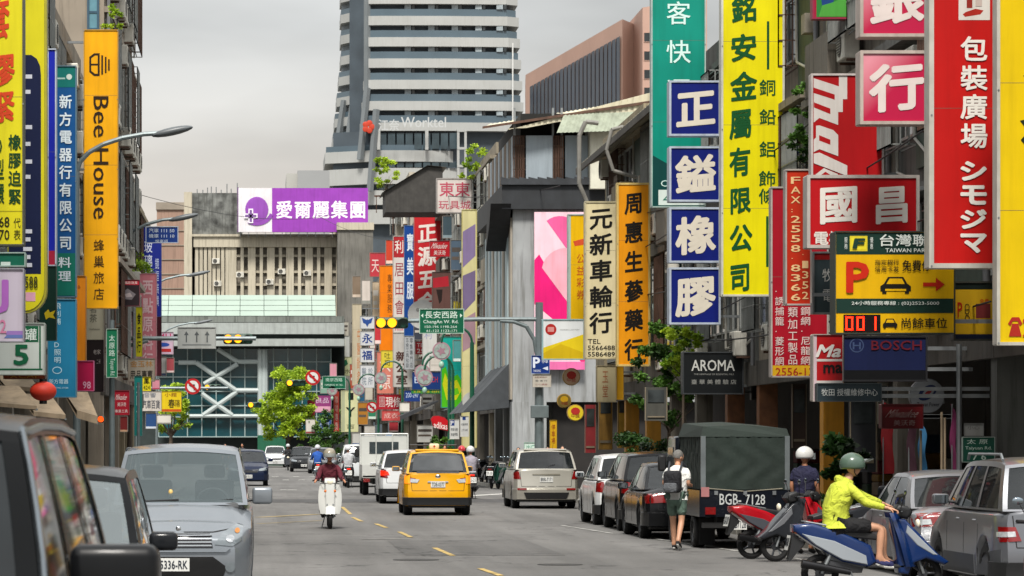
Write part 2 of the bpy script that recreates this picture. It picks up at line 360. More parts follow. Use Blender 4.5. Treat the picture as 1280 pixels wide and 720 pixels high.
def shop_block(D0, D1, xf, side, h, wall, label, seed, gz=3.6, roof=None, bands=True, feat=True, depth=9, colm=None, arc=3.3, shopm=None, group='shop buildings lining the street'):
    rnd = random.Random(seed); t = thing('shop_building', label, 'building', (0, 0, 0), group=group); xb = xf + side*depth
    MB().box(xf, xb, D0+.01, D1-.01, gz, h).build('wall', wall, t)
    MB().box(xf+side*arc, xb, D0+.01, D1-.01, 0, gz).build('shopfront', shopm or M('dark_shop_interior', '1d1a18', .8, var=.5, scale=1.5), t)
    w = .42
    for y in ([D0+.25] + ([(D0+D1)/2] if D1-D0 > 9 else [])):
        MB().box(xf+side*.02, xf+side*(.02+w), y-w/2, y+w/2, .1, gz).build('column', colm or wall, t)
    MB().box(xf-side*.08, xf+side*.3, D0+.02, D1-.02, h-.01, h+.5).build('parapet', wall, t)
    MB().box(xf-side*.04, xf+side*.1, D0+.02, D1-.02, gz-.45, gz+.1).build('fascia', M('grimy_fascia', '4c4842', .8, var=.4, scale=1, streak=.6), t)
    nf = max(1, int(round((h-gz)/3.1))); fh = (h-gz)/nf
    for k in range(nf):
        z0 = gz+k*fh; y = D0+.4
        if bands: MB().box(xf-side*rnd.choice((.2, .35, .45)), xf, D0+.05, D1-.05, z0+fh-.22, z0+fh-.06).build('floor_slab', wall, t)
        while y < D1-1.6 and feat:
            wd = min(D1-.3-y, rnd.uniform(1.7, 2.8)); r = rnd.random()
            if r < .85: window(t, xf, y+.1, y+wd-.2, z0+.9, z0+fh-.45, side)
            if r < .5: cage(t, xf, y, y+wd-.1, z0+.75, z0+fh-.35, side, rnd.choice((.25, .35, .45)), rnd.choice((GRILLE(), RUST(), GRILLE())))
            elif r < .62 and side > 0:
                MB().box(xf-side*.45, xf-side*.37, y, y+wd, z0+.05, z0+1.0).box(xf-side*.37, xf, y, y+.08, z0+.05, z0+1.0).box(xf-side*.45, xf, y, y+wd, z0-.08, z0+.05).build('balcony', wall, t)
            elif r > .85:
                MB().box(xf-side*.05, xf, y, y+wd-.1, z0+.3, z0+fh-.4).build('shutter_panel', M('green_corrugated', '38493f', .7, var=.3, streak=.5), t)
            if rnd.random() < .45 and side > 0:
                zz = z0+rnd.uniform(.2, fh-1.2); MB().box(xf-rnd.uniform(.05, .3), xf, y+.1, y+rnd.uniform(.5, 1.3), zz, zz+rnd.uniform(.3, 1.0)).build('patch_panel', M('patch_%d' % rnd.randrange(5), ('a39c8c', '4a5248', '6e7c80', '8d8576', '3a3a3a')[rnd.randrange(5)], .7, var=.3, scale=2, streak=.5), t)
            if rnd.random() < .4: MB().tube([(xf-.09*side, y+.2, z0+rnd.uniform(.1, .8)), (xf-.09*side, y+wd-.2, z0+rnd.uniform(.1, .9)), (xf-.09*side, y+wd-.1, z0+fh-.3)], .028, 6).build('conduit', M('pale_pipe', 'a9a79f', .6, var=.2), t)
            if rnd.random() < .8: air_con((xf-side*.24, y+wd*.5, z0+rnd.choice((.3, .25, fh-.95))), -side*R(90), 'grey air conditioner unit on ' + ' '.join(label.split(' ')[:9]) + ', floor %d' % (k+2), 'air conditioner units on ' + ' '.join(label.split(' ')[:9]))
            y += wd
    p = MB(); yy = D0+.12
    p.tube([(xf-side*.12, yy, gz), (xf-side*.12, yy, h-.3)], .05)
    p.tube([(xf-side*.1, yy+.25, gz+.4), (xf-side*.1, yy+.25, h-.6)], .03)
    p.build('drainpipe', M('grey_pipe', '6f7072', .6, var=.2, streak=.4), t)
    return t
CW = [M('concrete_wall_%d' % i, c, .88, var=.22, scale=.7, streak=.75, bump=.3, dark=.3) for i, c in enumerate(('7d7465', '6a645a', '877d6e', '595a56', '94886f'))]
BRICKC = M('orange_tiled_column', '6f4629', .7, var=.3, scale=6, streak=.3)
YCOL = M('yellow_painted_column', 'c98a1a', .6, var=.15, streak=.3)
rb = [(40, 49.6, 11.9, 0, 'grimy shop building nearest on the right with red and yellow vertical signs', None),
      (49.6, 57.4, 11.6, 3, 'old shop building behind the parking sign with barred windows', None),
      (57.4, 65, 11.4, 1, 'dark concrete shop building with mustard column and barred windows', None),
      (65, 73.4, 11.8, 2, 'shop building beside the green truck with mustard columns', YCOL),
      (73.4, 84, 11.3, 3, 'grey shop building beside the long yellow sign with stained balconies', BRICKC),
      (84, 95, 11.2, 1, 'shop building behind the blue square signs with grey window bars', None),
      (95, 106.5, 11.4, 4, 'last shop building before the crossing with long sloping eave', M('yellow_shop_front', 'b98322', .6, var=.2, streak=.3))]
for i, (a, b, h, w, lb, cm) in enumerate(rb):
    shop_block(a, b, 11.35, 1, h+.6*(i == 0), CW[w], lb, 10+i, colm=cm)
# sloping tin eave along the last building
ev = thing('roof_eave', 'weathered corrugated eave along the roof edge above the blue square signs', 'roof eave', (10.95, 92, 11.3))
m = MB()
for i in range(76):
    y = -6.5+i*.28; z = .03*(i % 2)
    m.add([(-.55, y, -.35+z), (1.6, y, .5+z), (1.6, y+.28, .5+.03*((i+1) % 2)), (-.55, y+.28, -.35+.03*((i+1) % 2)), (-.55, y, -.39+z), (1.6, y, .46+z), (1.6, y+.28, .46), (-.55, y+.28, -.39)], [(0, 1, 2, 3), (7, 6, 5, 4), (0, 3, 7, 4)])
m.build('tin_sheet', M('weathered_tin', '8d8876', .8, var=.3, scale=1.5, streak=.6), ev)
MB().box(-.56, -.5, -6.5, 14.7, -.55, -.36).build('fascia_board', M('grimy_fascia', '4c4842'), ev)
p = MB(); p.tube([(-.4, 2, -.2), (-.75, 1.9, -.3), (-.9, 1.9, -.9), (-.7, 1.9, -1.5), (0, 1.9, -1.7)], .055, 8)
p.tube([(-.5, 8, .5), (-.9, 8, .55), (-1.1, 8, .1), (-1.1, 8, -1.4), (-.8, 8, -2.1), (-.3, 8, -2.2)], .07, 8)
p.build('duct', M('plastic_duct', '7a7872', .6, var=.2, streak=.4), ev)

# ================================================================ corner building across the junction
def wallbox(name, mat, par, *b): return MB().box(*b).build(name, mat, par)
cb = thing('corner_building', 'grey corner building past the crossing with a tin rooftop storey and pink billboard', 'building', (10, 125, 0))
GREYW = M('pale_grey_render', '96999a', .8, var=.22, scale=.6, streak=.75, dark=.45)
xa, xb_ = PX(641, 125)-10, PX(745, 125)-10+8
z0 = PZ(262, 125)
wallbox('wall', GREYW, cb, xa, xb_, 0, 14, 3.4, z0)
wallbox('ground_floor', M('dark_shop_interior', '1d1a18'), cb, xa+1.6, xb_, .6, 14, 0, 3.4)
wallbox('column', GREYW, cb, PX(640, 125)-10, PX(683, 125)-10, -.02, 1.2, 0, 3.4)
for y_ in (4.6, 9.4): wallbox('column', GREYW, cb, xa, xa+.5, y_, y_+.6, 0, 3.4)
# side facade (towards the street) with pale cladding strips and draped sheets
CLAD = M('pale_blue_cladding', '9fb0b4', .6, var=.1, streak=.4); DRAPE = M('draped_beige_sheet', '9f978a', .8, var=.2, scale=1, streak=.5)
for i in range(14):
    y_ = .2+i*.98; wallbox('cladding_panel', CLAD if i % 3 else DRAPE, cb, xa-.08-.05*(i % 2), xa, y_, y_+.9, 3.5, z0-.3)
CORN = M('black_cornice', '24272b', .7, var=.3, scale=2, streak=.3)
zc0, zc1 = PZ(262, 125), PZ(232, 125)
wallbox('cornice', CORN, cb, xa-.45, xb_, -.35, 14.2, zc0, zc1)
m = MB()
for i in range(22): x_ = xa-.5+i*.36; m.prism([(x_, zc1), (x_+.36, zc1), (x_+.36, zc1+.22), (x_, zc1+.3)], -.5, -.3, 'y')
m.build('tar_tiles', M('black_tar_tiles', '33363a', .8, var=.3, scale=3), cb)
m = MB(); m.prism([(-.5, zc0+.2), (1.6, zc0+.1), (2.2, zc0-1.5), (.3, zc0-.6)], xa-.9, xa-.1, 'x'); m.build('torn_awning', M('torn_black_tarp', '1c1d1f', .7, var=.5, scale=3), cb)
# awning over the street-side door
m = MB()
for k in range(3): m.add([(xa-1.9, 1.0+k*3.2, 3.0), (xa-1.9, 4.0+k*3.2, 3.0), (xa, 4.0+k*3.2, 5.0), (xa, 1.0+k*3.2, 5.0), (xa, 1.0+k*3.2, 3.2)], [(0, 1, 2, 3), (0, 3, 4)])
m.build('awning', M('dark_grey_canvas', '3f4347', .85, var=.2), cb)
# roof storey: fence panels and corrugated roof
zr = PZ(232, 125)+.2; z1 = PZ(170, 125)
FENCE = M('grey_blue_sheet', '8f9aa2', .6, var=.08, scale=.8, streak=.25); WOODY = M('brown_louvre', '7b6c5d', .8, var=.3, scale=2, streak=.5)
for a, b, mm_ in ((657, 690, FENCE), (706, 734, FENCE)): wallbox('fence_panel', mm_, cb, PX(a, 125)-10, PX(b, 125)-10, -.2, -.12, zr, z1)
for a, b in ((641, 656), (691, 705)):
    m = MB(); k = 7
    for i in range(k): xx = PX(a, 125)-10+(PX(b, 125)-PX(a, 125))*i/k; m.box(xx, xx+.03, -.2, -.14, zr, z1)
    for i in range(5): zz = zr+(z1-zr)*i/4; m.box(PX(a, 125)-10, PX(b, 125)-10, -.2, -.15, zz-.03, zz)
    m.build('lattice', RUST(), cb)
    wallbox('clutter_wall', M('cluttered_store', '6a5a48', .9, var=.8, scale=3), cb, PX(a, 125)-10, PX(b, 125)-10, .5, .6, zr, z1-.3)
for i in range(12):
    y_ = i*1.15; wallbox('fence_slat', WOODY if i % 2 else FENCE, cb, xa-.02, xa+.05, y_-.1, y_+.8, zr, z1)
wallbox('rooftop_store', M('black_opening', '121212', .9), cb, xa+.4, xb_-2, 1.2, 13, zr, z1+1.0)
for px_ in (604+38, 690, 701, 733): wallbox('roof_post', STEEL(), cb, PX(px_, 125)-10, PX(px_, 125)-9.92, 0, .08, zr, z1+1.1)
def corr(p00, p10, p11, p01, nrib, amp=.04, thick=.03):    # corrugated sheet between four corners
    m = MB(); P0, P1, P2, P3 = map(Vector, (p00, p10, p11, p01)); nn = (P1-P0).cross(P3-P0).normalized()
    for i in range(nrib):
        a, b, c = i/nrib, (i+.5)/nrib, (i+1)/nrib
        for u, w, da, db in ((a, b, 0, amp), (b, c, amp, 0)):
            m.add([P0.lerp(P1, u)+nn*da, P0.lerp(P1, w)+nn*db, P3.lerp(P2, w)+nn*db, P3.lerp(P2, u)+nn*da], [(0, 1, 2, 3)])
    return m
TIN = M('cream_corrugated_roof', 'c9c2a8', .6, var=.14, scale=.8, streak=.5, dark=.55)
zf = PZ(160, 124); zb = PZ(118, 133)
corr((PX(603, 124)-10, -1, PZ(160, 124)), (PX(745, 124)-10+6.5, -1, PZ(107, 124)), (PX(760, 134)-10+6.5, 11, PZ(95, 134)), (PX(615, 134)-10, 11, PZ(150, 134)), 60).build('corrugated_roof', TIN, cb, recalc=False)
m = MB(); m.add([(PX(603, 124)-10, -1.02, PZ(161, 124)), (PX(745, 124)-3.5, -1.02, PZ(108, 124)), (PX(745, 124)-3.5, -1.02, PZ(104, 124)), (PX(603, 124)-10, -1.02, PZ(158, 124))], [(0, 1, 2, 3)]); m.build('roof_edge', RUST(), cb)
gb = lambda px, py: (PX(px, 124)-10, PZ(py, 124))
m = MB(); n_ = 70
for i in range(n_):
    xa_, xb2 = 636+i*(890-636)/n_, 636+(i+1)*(890-636)/n_; top_ = lambda x: 163-(x-632)*.262 if x < 812 else 116-(x-812)*.2
    bot_ = lambda x: min(top_(x)+2+(x-636)*.07 if x < 700 else (152+ (x-700)*.05), 160); yo = -.92-(.03 if i % 2 else 0); (x0g, z0g), (x1g, z1g), (_, z2g), (_, z3g) = gb(xa_, top_(xa_)), gb(xb2, top_(xb2)), gb(xb2, bot_(xb2)), gb(xa_, bot_(xa_))
    m.add([(x0g, yo, z0g), (x1g, yo, z1g), (x1g, yo, z2g), (x0g, yo, z3g), (x1g, -.92, z1g), (x1g, -.92, z2g)], [(0, 1, 2, 3), (1, 4, 5, 2)])
m.build('gable_sheet', TIN, cb, recalc=False)
cb2 = MB(); cb2.box(PX(735, 125)-10, PX(830, 125)-10, -.9, 2, PZ(238, 125), PZ(160, 125)); cb2.build('rooftop_hut', M('cream_hut_wall', 'cac8b8', .7, var=.12, streak=.4, dark=.6), cb)
corr((PX(697, 123)-10, -1.6, PZ(165, 123)), (PX(850, 123)-10, -1.6, PZ(160, 123)), (PX(850, 124)-10, -.98, PZ(138, 124)), (PX(705, 124)-10, -.98, PZ(143, 124)), 30, .025).build('hut_roof', M('pale_green_tin', '8f9684', .6, var=.2, streak=.5, dark=.5), cb, recalc=False)
# pink billboard on the front of the corner building
bb = thing('billboard', 'large pink billboard with magenta curves on the grey corner building', 'billboard', (PX(700, 124.6), 124.6, 0))
def bz(y): return PZ(y, 124.6)
def bx_(x): return PX(x, 124.6)-PX(700, 124.6)
wallbox('board', sg('e9c3cf'), bb, bx_(668), bx_(731), 0, .15, bz(462), bz(265))
m = MB(); m.add([(bx_(x), -.004, bz(y)) for x, y in ((674, 318), (731, 415), (731, 460), (690, 398), (668, 380), (668, 325))], [(0, 1, 2, 3, 4, 5)]); m.build('magenta_shape', sg('d8186f'), bb)
m = MB()
pts = [(bx_(700+26*math.sin(a)), -.008, bz(296-26*math.cos(a))) for a in [R(-40+i*12) for i in range(16)]] + [(bx_(722), -.008, bz(330))]
m.add(pts, [tuple(range(len(pts)))]); m.build('pink_curve', sg('dd5a93'), bb)
m = MB(); pts = [(bx_(707+30*math.sin(a)), -.012, bz(340-30*math.cos(a))) for a in [R(-80+i*13) for i in range(14)]] + [(bx_(731), -.012, bz(404)), (bx_(705), -.012, bz(372))]
m.add(pts, [tuple(range(len(pts)))]); m.build('pale_petal', sg('e6a3b2'), bb)
wallbox('lower_strip', sg('d96aa0'), bb, bx_(672), bx_(731), -.02, .0, bz(462), bz(452))

# ================================================================ right row past the junction
far = [(141.5, 153, 14.6, '8e8574', 'narrow shop building right of the yellow photo panel past the crossing'),
       (153, 166, 13.8, '5f5b54', 'dark shop building behind the pale pink toy shop sign'),
       (166, 182, 14.2, '6c675e', 'shop building behind the tall red hardware sign'),
       (182, 200, 15.2, '8a8378', 'shop building behind the blue vertical sign down the street'),
       (200, 222, 18.2, 'a9a294', 'rust streaked white shop building down the street with rooftop plants'),
       (222, 250, 13.6, '77736a', 'shop building behind the orange vertical sign down the street'),
       (250, 285, 12.5, '6b6862', 'distant shop building beside the purple vertical sign')]
def xfar(D): return 10.35 - (D-141)*.0205
for i, (a, b, h, c, lb) in enumerate(far):
    wm = M('far_wall_'+c, c, .88, var=.25, scale=.5, streak=.7, bump=.2, dark=.35)
    t = shop_block(a, b, xfar(a), 1, h, wm, lb, 40+i, depth=8, group='shop buildings down the street')
    if i == 4:
        for k in range(5): wallbox('rust_stain', M('rust_stain', '8a5530', .9, var=.3), t, xfar(a)+.4+k*.9, xfar(a)+.55+k*.9, a-.005, a+.01, 12.5+k % 2, h)
    fwindow(t, a, xfar(a)+.6, xfar(a)+2.0, h-2.4, h-.9)
# rooftop frames on the far row
m = MB(); D = 205
for k in range(7): m.box(PX(470+k*9, D), PX(471+k*9, D), D, D+.1, PZ(266, D), PZ(245, D))
m.box(PX(468, D), PX(528, D), D-.02, D+.12, PZ(246, D), PZ(244, D))
t = tag(m.build('roof_frame', RUST()), 'rusty steel frame with plants on the roof of the white building', 'frame')
D = 168; t = thing('rooftop_shed', 'dark tin shed on the roofs left of the toy shop sign', 'shed', (PX(520, D), D, 13.9))
MB().prism([(-1.6, 0), (1.4, 0), (1.4, 2.3), (.6, 2.4), (-1.6, 1.1)], 0, 4, 'y').build('shed_wall', M('dark_tin_shed', '3a3835', .8, var=.3, streak=.4), t)
MB().add([(-1.8, -.2, 1.0), (.6, -.2, 2.45), (1.6, -.2, 2.35), (1.6, 4, 2.35), (.6, 4, 2.45), (-1.8, 4, 1.0)], [(0, 1, 4, 5), (1, 2, 3, 4)]).build('shed_roof', M('pale_tin', '9b9a93', .6, var=.2, streak=.4), t)

# ================================================================ left row
lw = [(28, 46, 12.0, 0, 'shop building nearest on the left behind the yellow rubber sign'), (46, 58, 12.3, 3, 'shop building on the left behind the navy rounded sign'),
      (58, 70, 12.4, 1, 'weathered shop building on the left behind the teal electric shop sign'), (70, 86, 11.6, 2, 'white shop building on the left beside the hostel sign')]
for i, (a, b, h, w, lb) in enumerate(lw):
    shop_block(a, b, -5.0, -1, h+(3 if i == 2 else 0), CW[w], lb, 70+i, arc=3.0)
t = shop_block(89, 108, -4.45, -1, 17.5, M('beige_tile_wall', '8d8375', .8, var=.15, scale=1, streak=.5), 'tall beige building with a blue glazed window behind the hostel sign', 81)
fwindow(t, 89, PX(109, 89), PX(124, 89), PZ(38, 89), PZ(-30, 89), 1, 3, M('blue_frame', '2b4a5c', .5), M('teal_glass', '5d8794', .15, var=.2))
for yy, xx in ((70, -5), (88.6, -4.6), (123.9, -4.8)): tag(MB().box(xx-9, xx-.35, yy, yy+.12, 0, 3.6).build('partition_wall', CW[1]), 'dim cross wall inside the left arcade, %s of three' % {70: 'nearest', 88.6: 'middle', 123.9: 'farthest'}[yy], 'wall')
t = shop_block(108, 124, -4.7, -1, 10.2, CW[4], 'low shop building at the left corner of the crossing with pink signs', 82)

# ================================================================ station, office blocks and towers beyond
D = 262
st = thing('station_building', 'wide station hall with teal glass wall, white crossed braces and a pale roof band', 'building', (0, D, 0))
def q(px): return PX(px, D)
def qz(py): return PZ(py, D)
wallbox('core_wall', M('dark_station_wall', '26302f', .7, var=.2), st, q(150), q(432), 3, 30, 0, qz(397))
RB = M('pale_green_metal_roof', '93a398', .45, var=.06, scale=.6, streak=.12, dark=.8)
nx, nz_ = 9, 4
for i in range(nx):
    for j in range(nz_):
        x0 = q(150)+(q(420)-q(150))*i/nx; x1 = q(150)+(q(420)-q(150))*(i+1)/nx; a = qz(395)+(qz(367)-qz(395))*j/nz_; b = qz(395)+(qz(367)-qz(395))*(j+1)/nz_
        MB().add([(x0+.02, .6*j, a+.02), (x1-.02, .6*j, a+.02), (x1-.02, .6*(j+1), b-.01), (x0+.02, .6*(j+1), b-.01), (x0+.02, .6*j+.2, a+.02), (x1-.02, .6*j+.2, a+.02), (x1-.02, .6*(j+1)+.2, b-.01), (x0+.02, .6*(j+1)+.2, b-.01)],
                 [(0, 1, 2, 3), (7, 6, 5, 4), (0, 4, 5, 1), (1, 5, 6, 2), (2, 6, 7, 3), (3, 7, 4, 0)]).build('roof_panel', RB, st)
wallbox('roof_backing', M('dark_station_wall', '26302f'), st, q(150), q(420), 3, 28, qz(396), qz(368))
STC = M('stained_station_concrete', '6f746f', .85, var=.2, scale=.6, streak=.8, dark=.3)
wallbox('stained_beam', STC, st, q(150), q(430), -.3, 2.6, qz(403), qz(395.5))
wallbox('beam', M('grey_beam', '9da3a0', .7, var=.1, streak=.3), st, q(150), q(430), -.9, 2.8, qz(418), qz(404))
wallbox('beam', M('grey_beam', '9da3a0'), st, q(150), q(430), -1.3, 2.8, qz(433), qz(424))
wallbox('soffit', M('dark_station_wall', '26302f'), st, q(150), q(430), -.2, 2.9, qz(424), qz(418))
TG = M('teal_station_glass', '16464e', .12, var=.35, scale=.4, spec=.6)
MULL = M('white_mullion', '8fa09f', .5, var=.05)
xs = [198, 216, 234, 252, 270, 288, 306, 324, 342, 360, 378, 396, 414]; ys = [435, 452, 471, 489, 507, 521, 546]
for i in range(len(xs)-1):
    for j in range(len(ys)-1):
        MB().box(q(xs[i])+.04, q(xs[i+1])-.04, 1.0, 1.08, qz(ys[j+1])+.04, qz(ys[j])-.04).build('pane', TG, st)
m = MB()
for x in xs: m.box(q(x)-.04, q(x)+.04, .85, 1.1, qz(546), qz(435))
for y in ys[1:]: m.box(q(198), q(414), .83, 1.1, qz(y)-.04, qz(y)+.04)
m.build('mullions', MULL, st)
BR = M('white_steel_brace', 'a9b3b2', .5, var=.05)
def brace(pts, w=.2):
    m = MB()
    for (x0, y0), (x1, y1) in zip(pts[:-1], pts[1:]): m.cyl((q(x0), .4, qz(y0)), (q(x1), .4, qz(y1)), w, n=8)
    m.build('brace', BR, st)
brace([(223, 453), (245, 453), (295, 488), (325, 488)]); brace([(272, 436), (297, 452), (323, 452)]); brace([(297, 455), (255, 480)])
brace([(296, 490), (254, 519)]); brace([(252, 492), (290, 519)]); brace([(326, 437), (326, 545)], .28); brace([(331, 437), (331, 545)], .28); brace([(234, 520), (324, 520)], .16)
# green hoarding and long white canopy at the far end
D = 250
t = thing('site_hoarding', 'dark green hoarding below the bright green tree', 'hoarding', (PX(337, D), D, 0)); MB().box(PX(322, D)-PX(337, D), PX(357, D)-PX(337, D), 0, .1, 0, PZ(545, D)).build('board', M('green_hoarding', '0f5a3f', .6, var=.1), t)
MB().box(PX(322, D)-PX(337, D), PX(357, D)-PX(337, D), -.03, 0, PZ(546, D), PZ(544, D)).build('rail', M('green_hoarding', '0f5a3f'), t)
# old pilastered block
D = 300
ob = thing('pilaster_building', 'old beige office block with tall narrow pilasters below the purple billboard', 'building', (0, D, 0))
OBW = M('old_beige_stone', 'b9b19e', .85, var=.16, scale=.25, streak=.55, dark=.45)
wallbox('wall', M('dark_old_window_wall', '7a7469', .8, var=.5, scale=1.5), ob, q(0)*0+PX(243, D), PX(432, D), .6, 20, 0, PZ(308, D))
wallbox('cornice', OBW, ob, PX(242, D), PX(432, D), -.2, 20, PZ(309, D), PZ(296, D)); wallbox('cornice', OBW, ob, PX(240, D), PX(432, D), -.4, 20, PZ(296, D)+.01, PZ(293, D))
x = 244
while x < 286: wallbox('pilaster', OBW, ob, PX(x, D), PX(x+4, D), 0, .7, 8, PZ(309, D)); x += 5.4
x = 286; wide = True
while x < 430:
    w_ = 9.5 if wide else 4; wallbox('pilaster', OBW, ob, PX(x, D), PX(x+w_, D), 0, .7, 8, PZ(309, D)); x += w_+5.2; wide = not wide
for yy in (318, 338, 354): wallbox('spandrel', OBW, ob, PX(286, D), PX(430, D), .35, .66, PZ(yy+3, D), PZ(yy, D))
WG2 = M('far_window_glass', '2f3436', .2, var=.4, scale=.5)
for (x, yy) in ((300, 347), (270, 330), (272, 358), (384, 345), (337, 356), (352, 343)):
    air_con((PX(x, D), D-.2, PZ(yy, D)), 0, 'air conditioner unit on the old pilastered block', 'air conditioner units on the old pilastered block', .9)
wallbox('tower_wall', M('dark_patchy_wall', '6a6c69', .85, var=.9, scale=1.2, streak=.8), ob, PX(240, D), PX(302, D), .2, 12, PZ(294, D), PZ(241, D))
wallbox('tower_corner', OBW, ob, PX(230, D), PX(240, D), 0, 12, 0, PZ(240, D))
wallbox('annex_wall', M('grey_annex_wall', '6c6a64', .85, var=.4, scale=.4, streak=.6), ob, PX(421, D), PX(465, D), -3, 12, 0, PZ(290, D)); wallbox('annex_roof', OBW, ob, PX(420, D), PX(466, D), -3.2, 12, PZ(290, D), PZ(281, D))
m = MB()
for k in range(9): x = PX(245+k*6.2+random.random()*3, D); m.tube([(x, 2, PZ(242, D)), (x, 2, PZ(236-random.random()*10, D))], .05, 5)
m.build('antenna', STEEL(), ob)
# purple billboard
t = thing('billboard', 'wide purple rooftop billboard with white characters and a cross logo', 'billboard', (PX(380, D-2), D-2, PZ(292, D)))
def u(px): return PX(px, D-2)-PX(380, D-2)
def w(py): return PZ(py, D-2)-PZ(292, D)
wallbox('white_panel', sg('d9d6da'), t, u(298), u(340), 0, .5, w(290), w(235)); wallbox('purple_panel', sg('8f3fa8'), t, u(340), u(460), 0, .5, w(290), w(235))
wallbox('side_panel', sg('6f3f80'), t, u(297), u(298), 0, .6, w(290), w(234))
m = MB()
for i, ch in enumerate('愛爾麗集團'): put_text(m, ch, u(344+i*23), u(366.5+i*23), w(274), w(250), -.01, .02, em=True)
m.build('lettering', ink('e6dfe8'), t)
m = MB(); m.ell((u(321), -.05, w(262)), .001*0+1.08, .04, 1.2, 24, 12); m.build('logo_disc', sg('8a4aa6'), t, smooth=True)
m = MB(); m.box(u(305), u(322), -.14, -.1, w(273), w(267)); m.box(u(310.5), u(316.5), -.14, -.1, w(279), w(261)); m.build('logo_cross', ink('e6dfe8'), t)
m = MB(); m.box(u(306.5), u(320.5), -.15, -.145, w(271.5), w(268.5)); m.box(u(312), u(315), -.15, -.145, w(277.5), w(262.5)); m.build('logo_cross_inner', sg('7a5a94'), t)
m = MB(); pts = [(u(321+21*math.cos(a)), -.06, w(264-18*math.sin(a))) for a in [R(-15-i*12) for i in range(10)]] + [(u(321+17*math.cos(a)), -.06, w(263-13.5*math.sin(a))) for a in [R(-123+i*12) for i in range(10)]]
m.add(pts, [(i, i+1, 18-i, 19-i) for i in range(9)]); m.build('logo_swoosh', sg('8a4aa6'), t)
m = MB()
for k in range(16): m.box(u(300+k*10.5), u(300.6+k*10.5), .3, 1.6, w(296), w(236))
m.build('support_frame', STEEL(), t)
# plain pink-beige block, far left
D = 340; t = thing('apartment_block', 'pinkish beige apartment block far down the left side', 'building', (0, D, 0))
wallbox('wall', M('pinkish_beige_wall', '94796a', .85, var=.12, scale=.3, streak=.4), t, PX(196, D), PX(233, D), 0, 14, 0, PZ(262, D)); wallbox('roof_storey', M('beige_roof_storey', '8d8376', .85, var=.3, scale=.5), t, PX(195, D), PX(232, D), -.2, 12, PZ(262, D), PZ(253, D))
for k in range(5):
    yy = 275+k*18; fwindow(t, D, PX(222, D), PX(229, D), PZ(yy+9, D), PZ(yy, D), 2); wallbox('floor_band', M('beige_roof_storey', '8d8376'), t, PX(196, D), PX(233, D), -.1, 0, PZ(yy+14, D), PZ(yy+13, D))
# grey block behind the billboard
D = 430; t = thing('grey_block', 'plain grey office block behind the purple billboard', 'building', (0, D, 0)); wallbox('wall', M('plain_grey_block', '8d8f90', .8, var=.06, scale=.2), t, PX(372, D), PX(412, D), 0, 20, 0, PZ(213, D))
wallbox('wall_wing', M('plain_grey_block_b', 'a3a39e', .8, var=.06, scale=.2), t, PX(358, D), PX(372, D), 1, 20, 0, PZ(216, D))
for k in range(3):
    for j in range(2): fwindow(t, D, PX(376+k*11, D), PX(383+k*11, D), PZ(226+j*10+5, D), PZ(226+j*10, D), 2, 1, None, WG2)
# hotel tower
D = 520; tw = thing('hotel_tower', 'tall curved hotel tower with white floor bands and dark glass balconies', 'building', (0, D, 0))
WB = M('white_tile_band', 'a3a5a3', .7, var=.08, scale=.25, streak=.25, dark=.7); GR = M('smoked_balcony_glass', '4f5f69', .3, var=.12, scale=.2); RW = M('recessed_dark_wall', '414b53', .7, var=.25, scale=.3); LW = M('pale_window_blind', '8f9a9f', .5, var=.2)  # window blinds are simply a paler grey than the recessed wall
def plan(lx, cx, rx, inset=0):
    lx, cx, rx = PX(lx, D), PX(cx, D), PX(rx, D)
    return [(lx+inset*.3, 4), (cx, inset), (cx+2.5, inset-.3), ((cx+rx)/2, inset-.2), (rx-2, inset+.6), (rx-inset, 2+inset), (rx-inset, 22), (lx+inset, 22)]
def lev(name, mat, yt, yb, lx, cx, rx, inset=0): MB().prism(plan(lx, cx, rx, inset), PZ(yb, D), PZ(yt, D), 'z').build(name, mat, tw)
MB().prism(plan(434, 460, 646, 1.6), 0, PZ(-60, D), 'z').build('core_wall', RW, tw)
for k in range(-2, 7):
    yb = 5+k*26.6; yt = yb-11.5
    if k == 6: yb -= 1
    lx = 428 if yb < 60 else 428-(yb-60)*.1; rx = 648+max(0, yb)*.055
    lev('floor_band', WB, yt, yb, lx+29, 457+.4*(k > 2), rx)
    lev('balcony_rail', GR, yt-9, yt+.2, lx+29, 457.4, rx-1, .35)
    # staggered balconies of the side wing
    c2 = yb+13; MB().prism([(PX(lx, D), 11.5), (PX(lx+27, D), 5), (PX(lx+27, D), 20), (PX(lx, D), 20)], PZ(c2, D), PZ(c2-11, D), 'z').build('wing_floor_band', WB, tw)
    MB().prism([(PX(lx+.6, D), 12), (PX(lx+26.5, D), 5.6), (PX(lx+26.5, D), 20), (PX(lx+.6, D), 20)], PZ(c2-10.8, D), PZ(c2-18, D), 'z').build('wing_balcony_rail', GR, tw)
    for j in range(5):
        for (a, b, mm_) in ((0, 8, LW), (9, 12.5, WG2)):
            x = 506+j*29.5-(j > 3)*3
            MB().box(PX(x+a, D), PX(x+b, D), .6, 2.2, PZ(yt-9.2, D), PZ(yt-16, D)).build('window', mm_, tw)
MB().prism([(PX(430, D), 14), (PX(458, D), 7), (PX(458, D), 20), (PX(430, D), 20)], 0, PZ(-60, D), 'z').build('wing_wall', M('wing_grey_wall', '6f777c', .7, var=.15, scale=.3), tw)
PIER = M('grey_tower_pier', '6d7376', .7, var=.1, scale=.3)
for (x0, y0, x1, y1, yy) in ((446, -60, 446, 96, 5), (446, 96, 434, 190, 4.5), (432, 118, 420, 200, 9), (459, -60, 459, 110, .3), (459, 110, 450, 200, -.3), (470, 138, 462, 240, -1.6)):
    m = MB(); m.cyl((PX(x0, D), yy, PZ(y0, D)), (PX(x1, D), yy, PZ(y1, D)), .55, n=4); m.build('pier', PIER, tw)
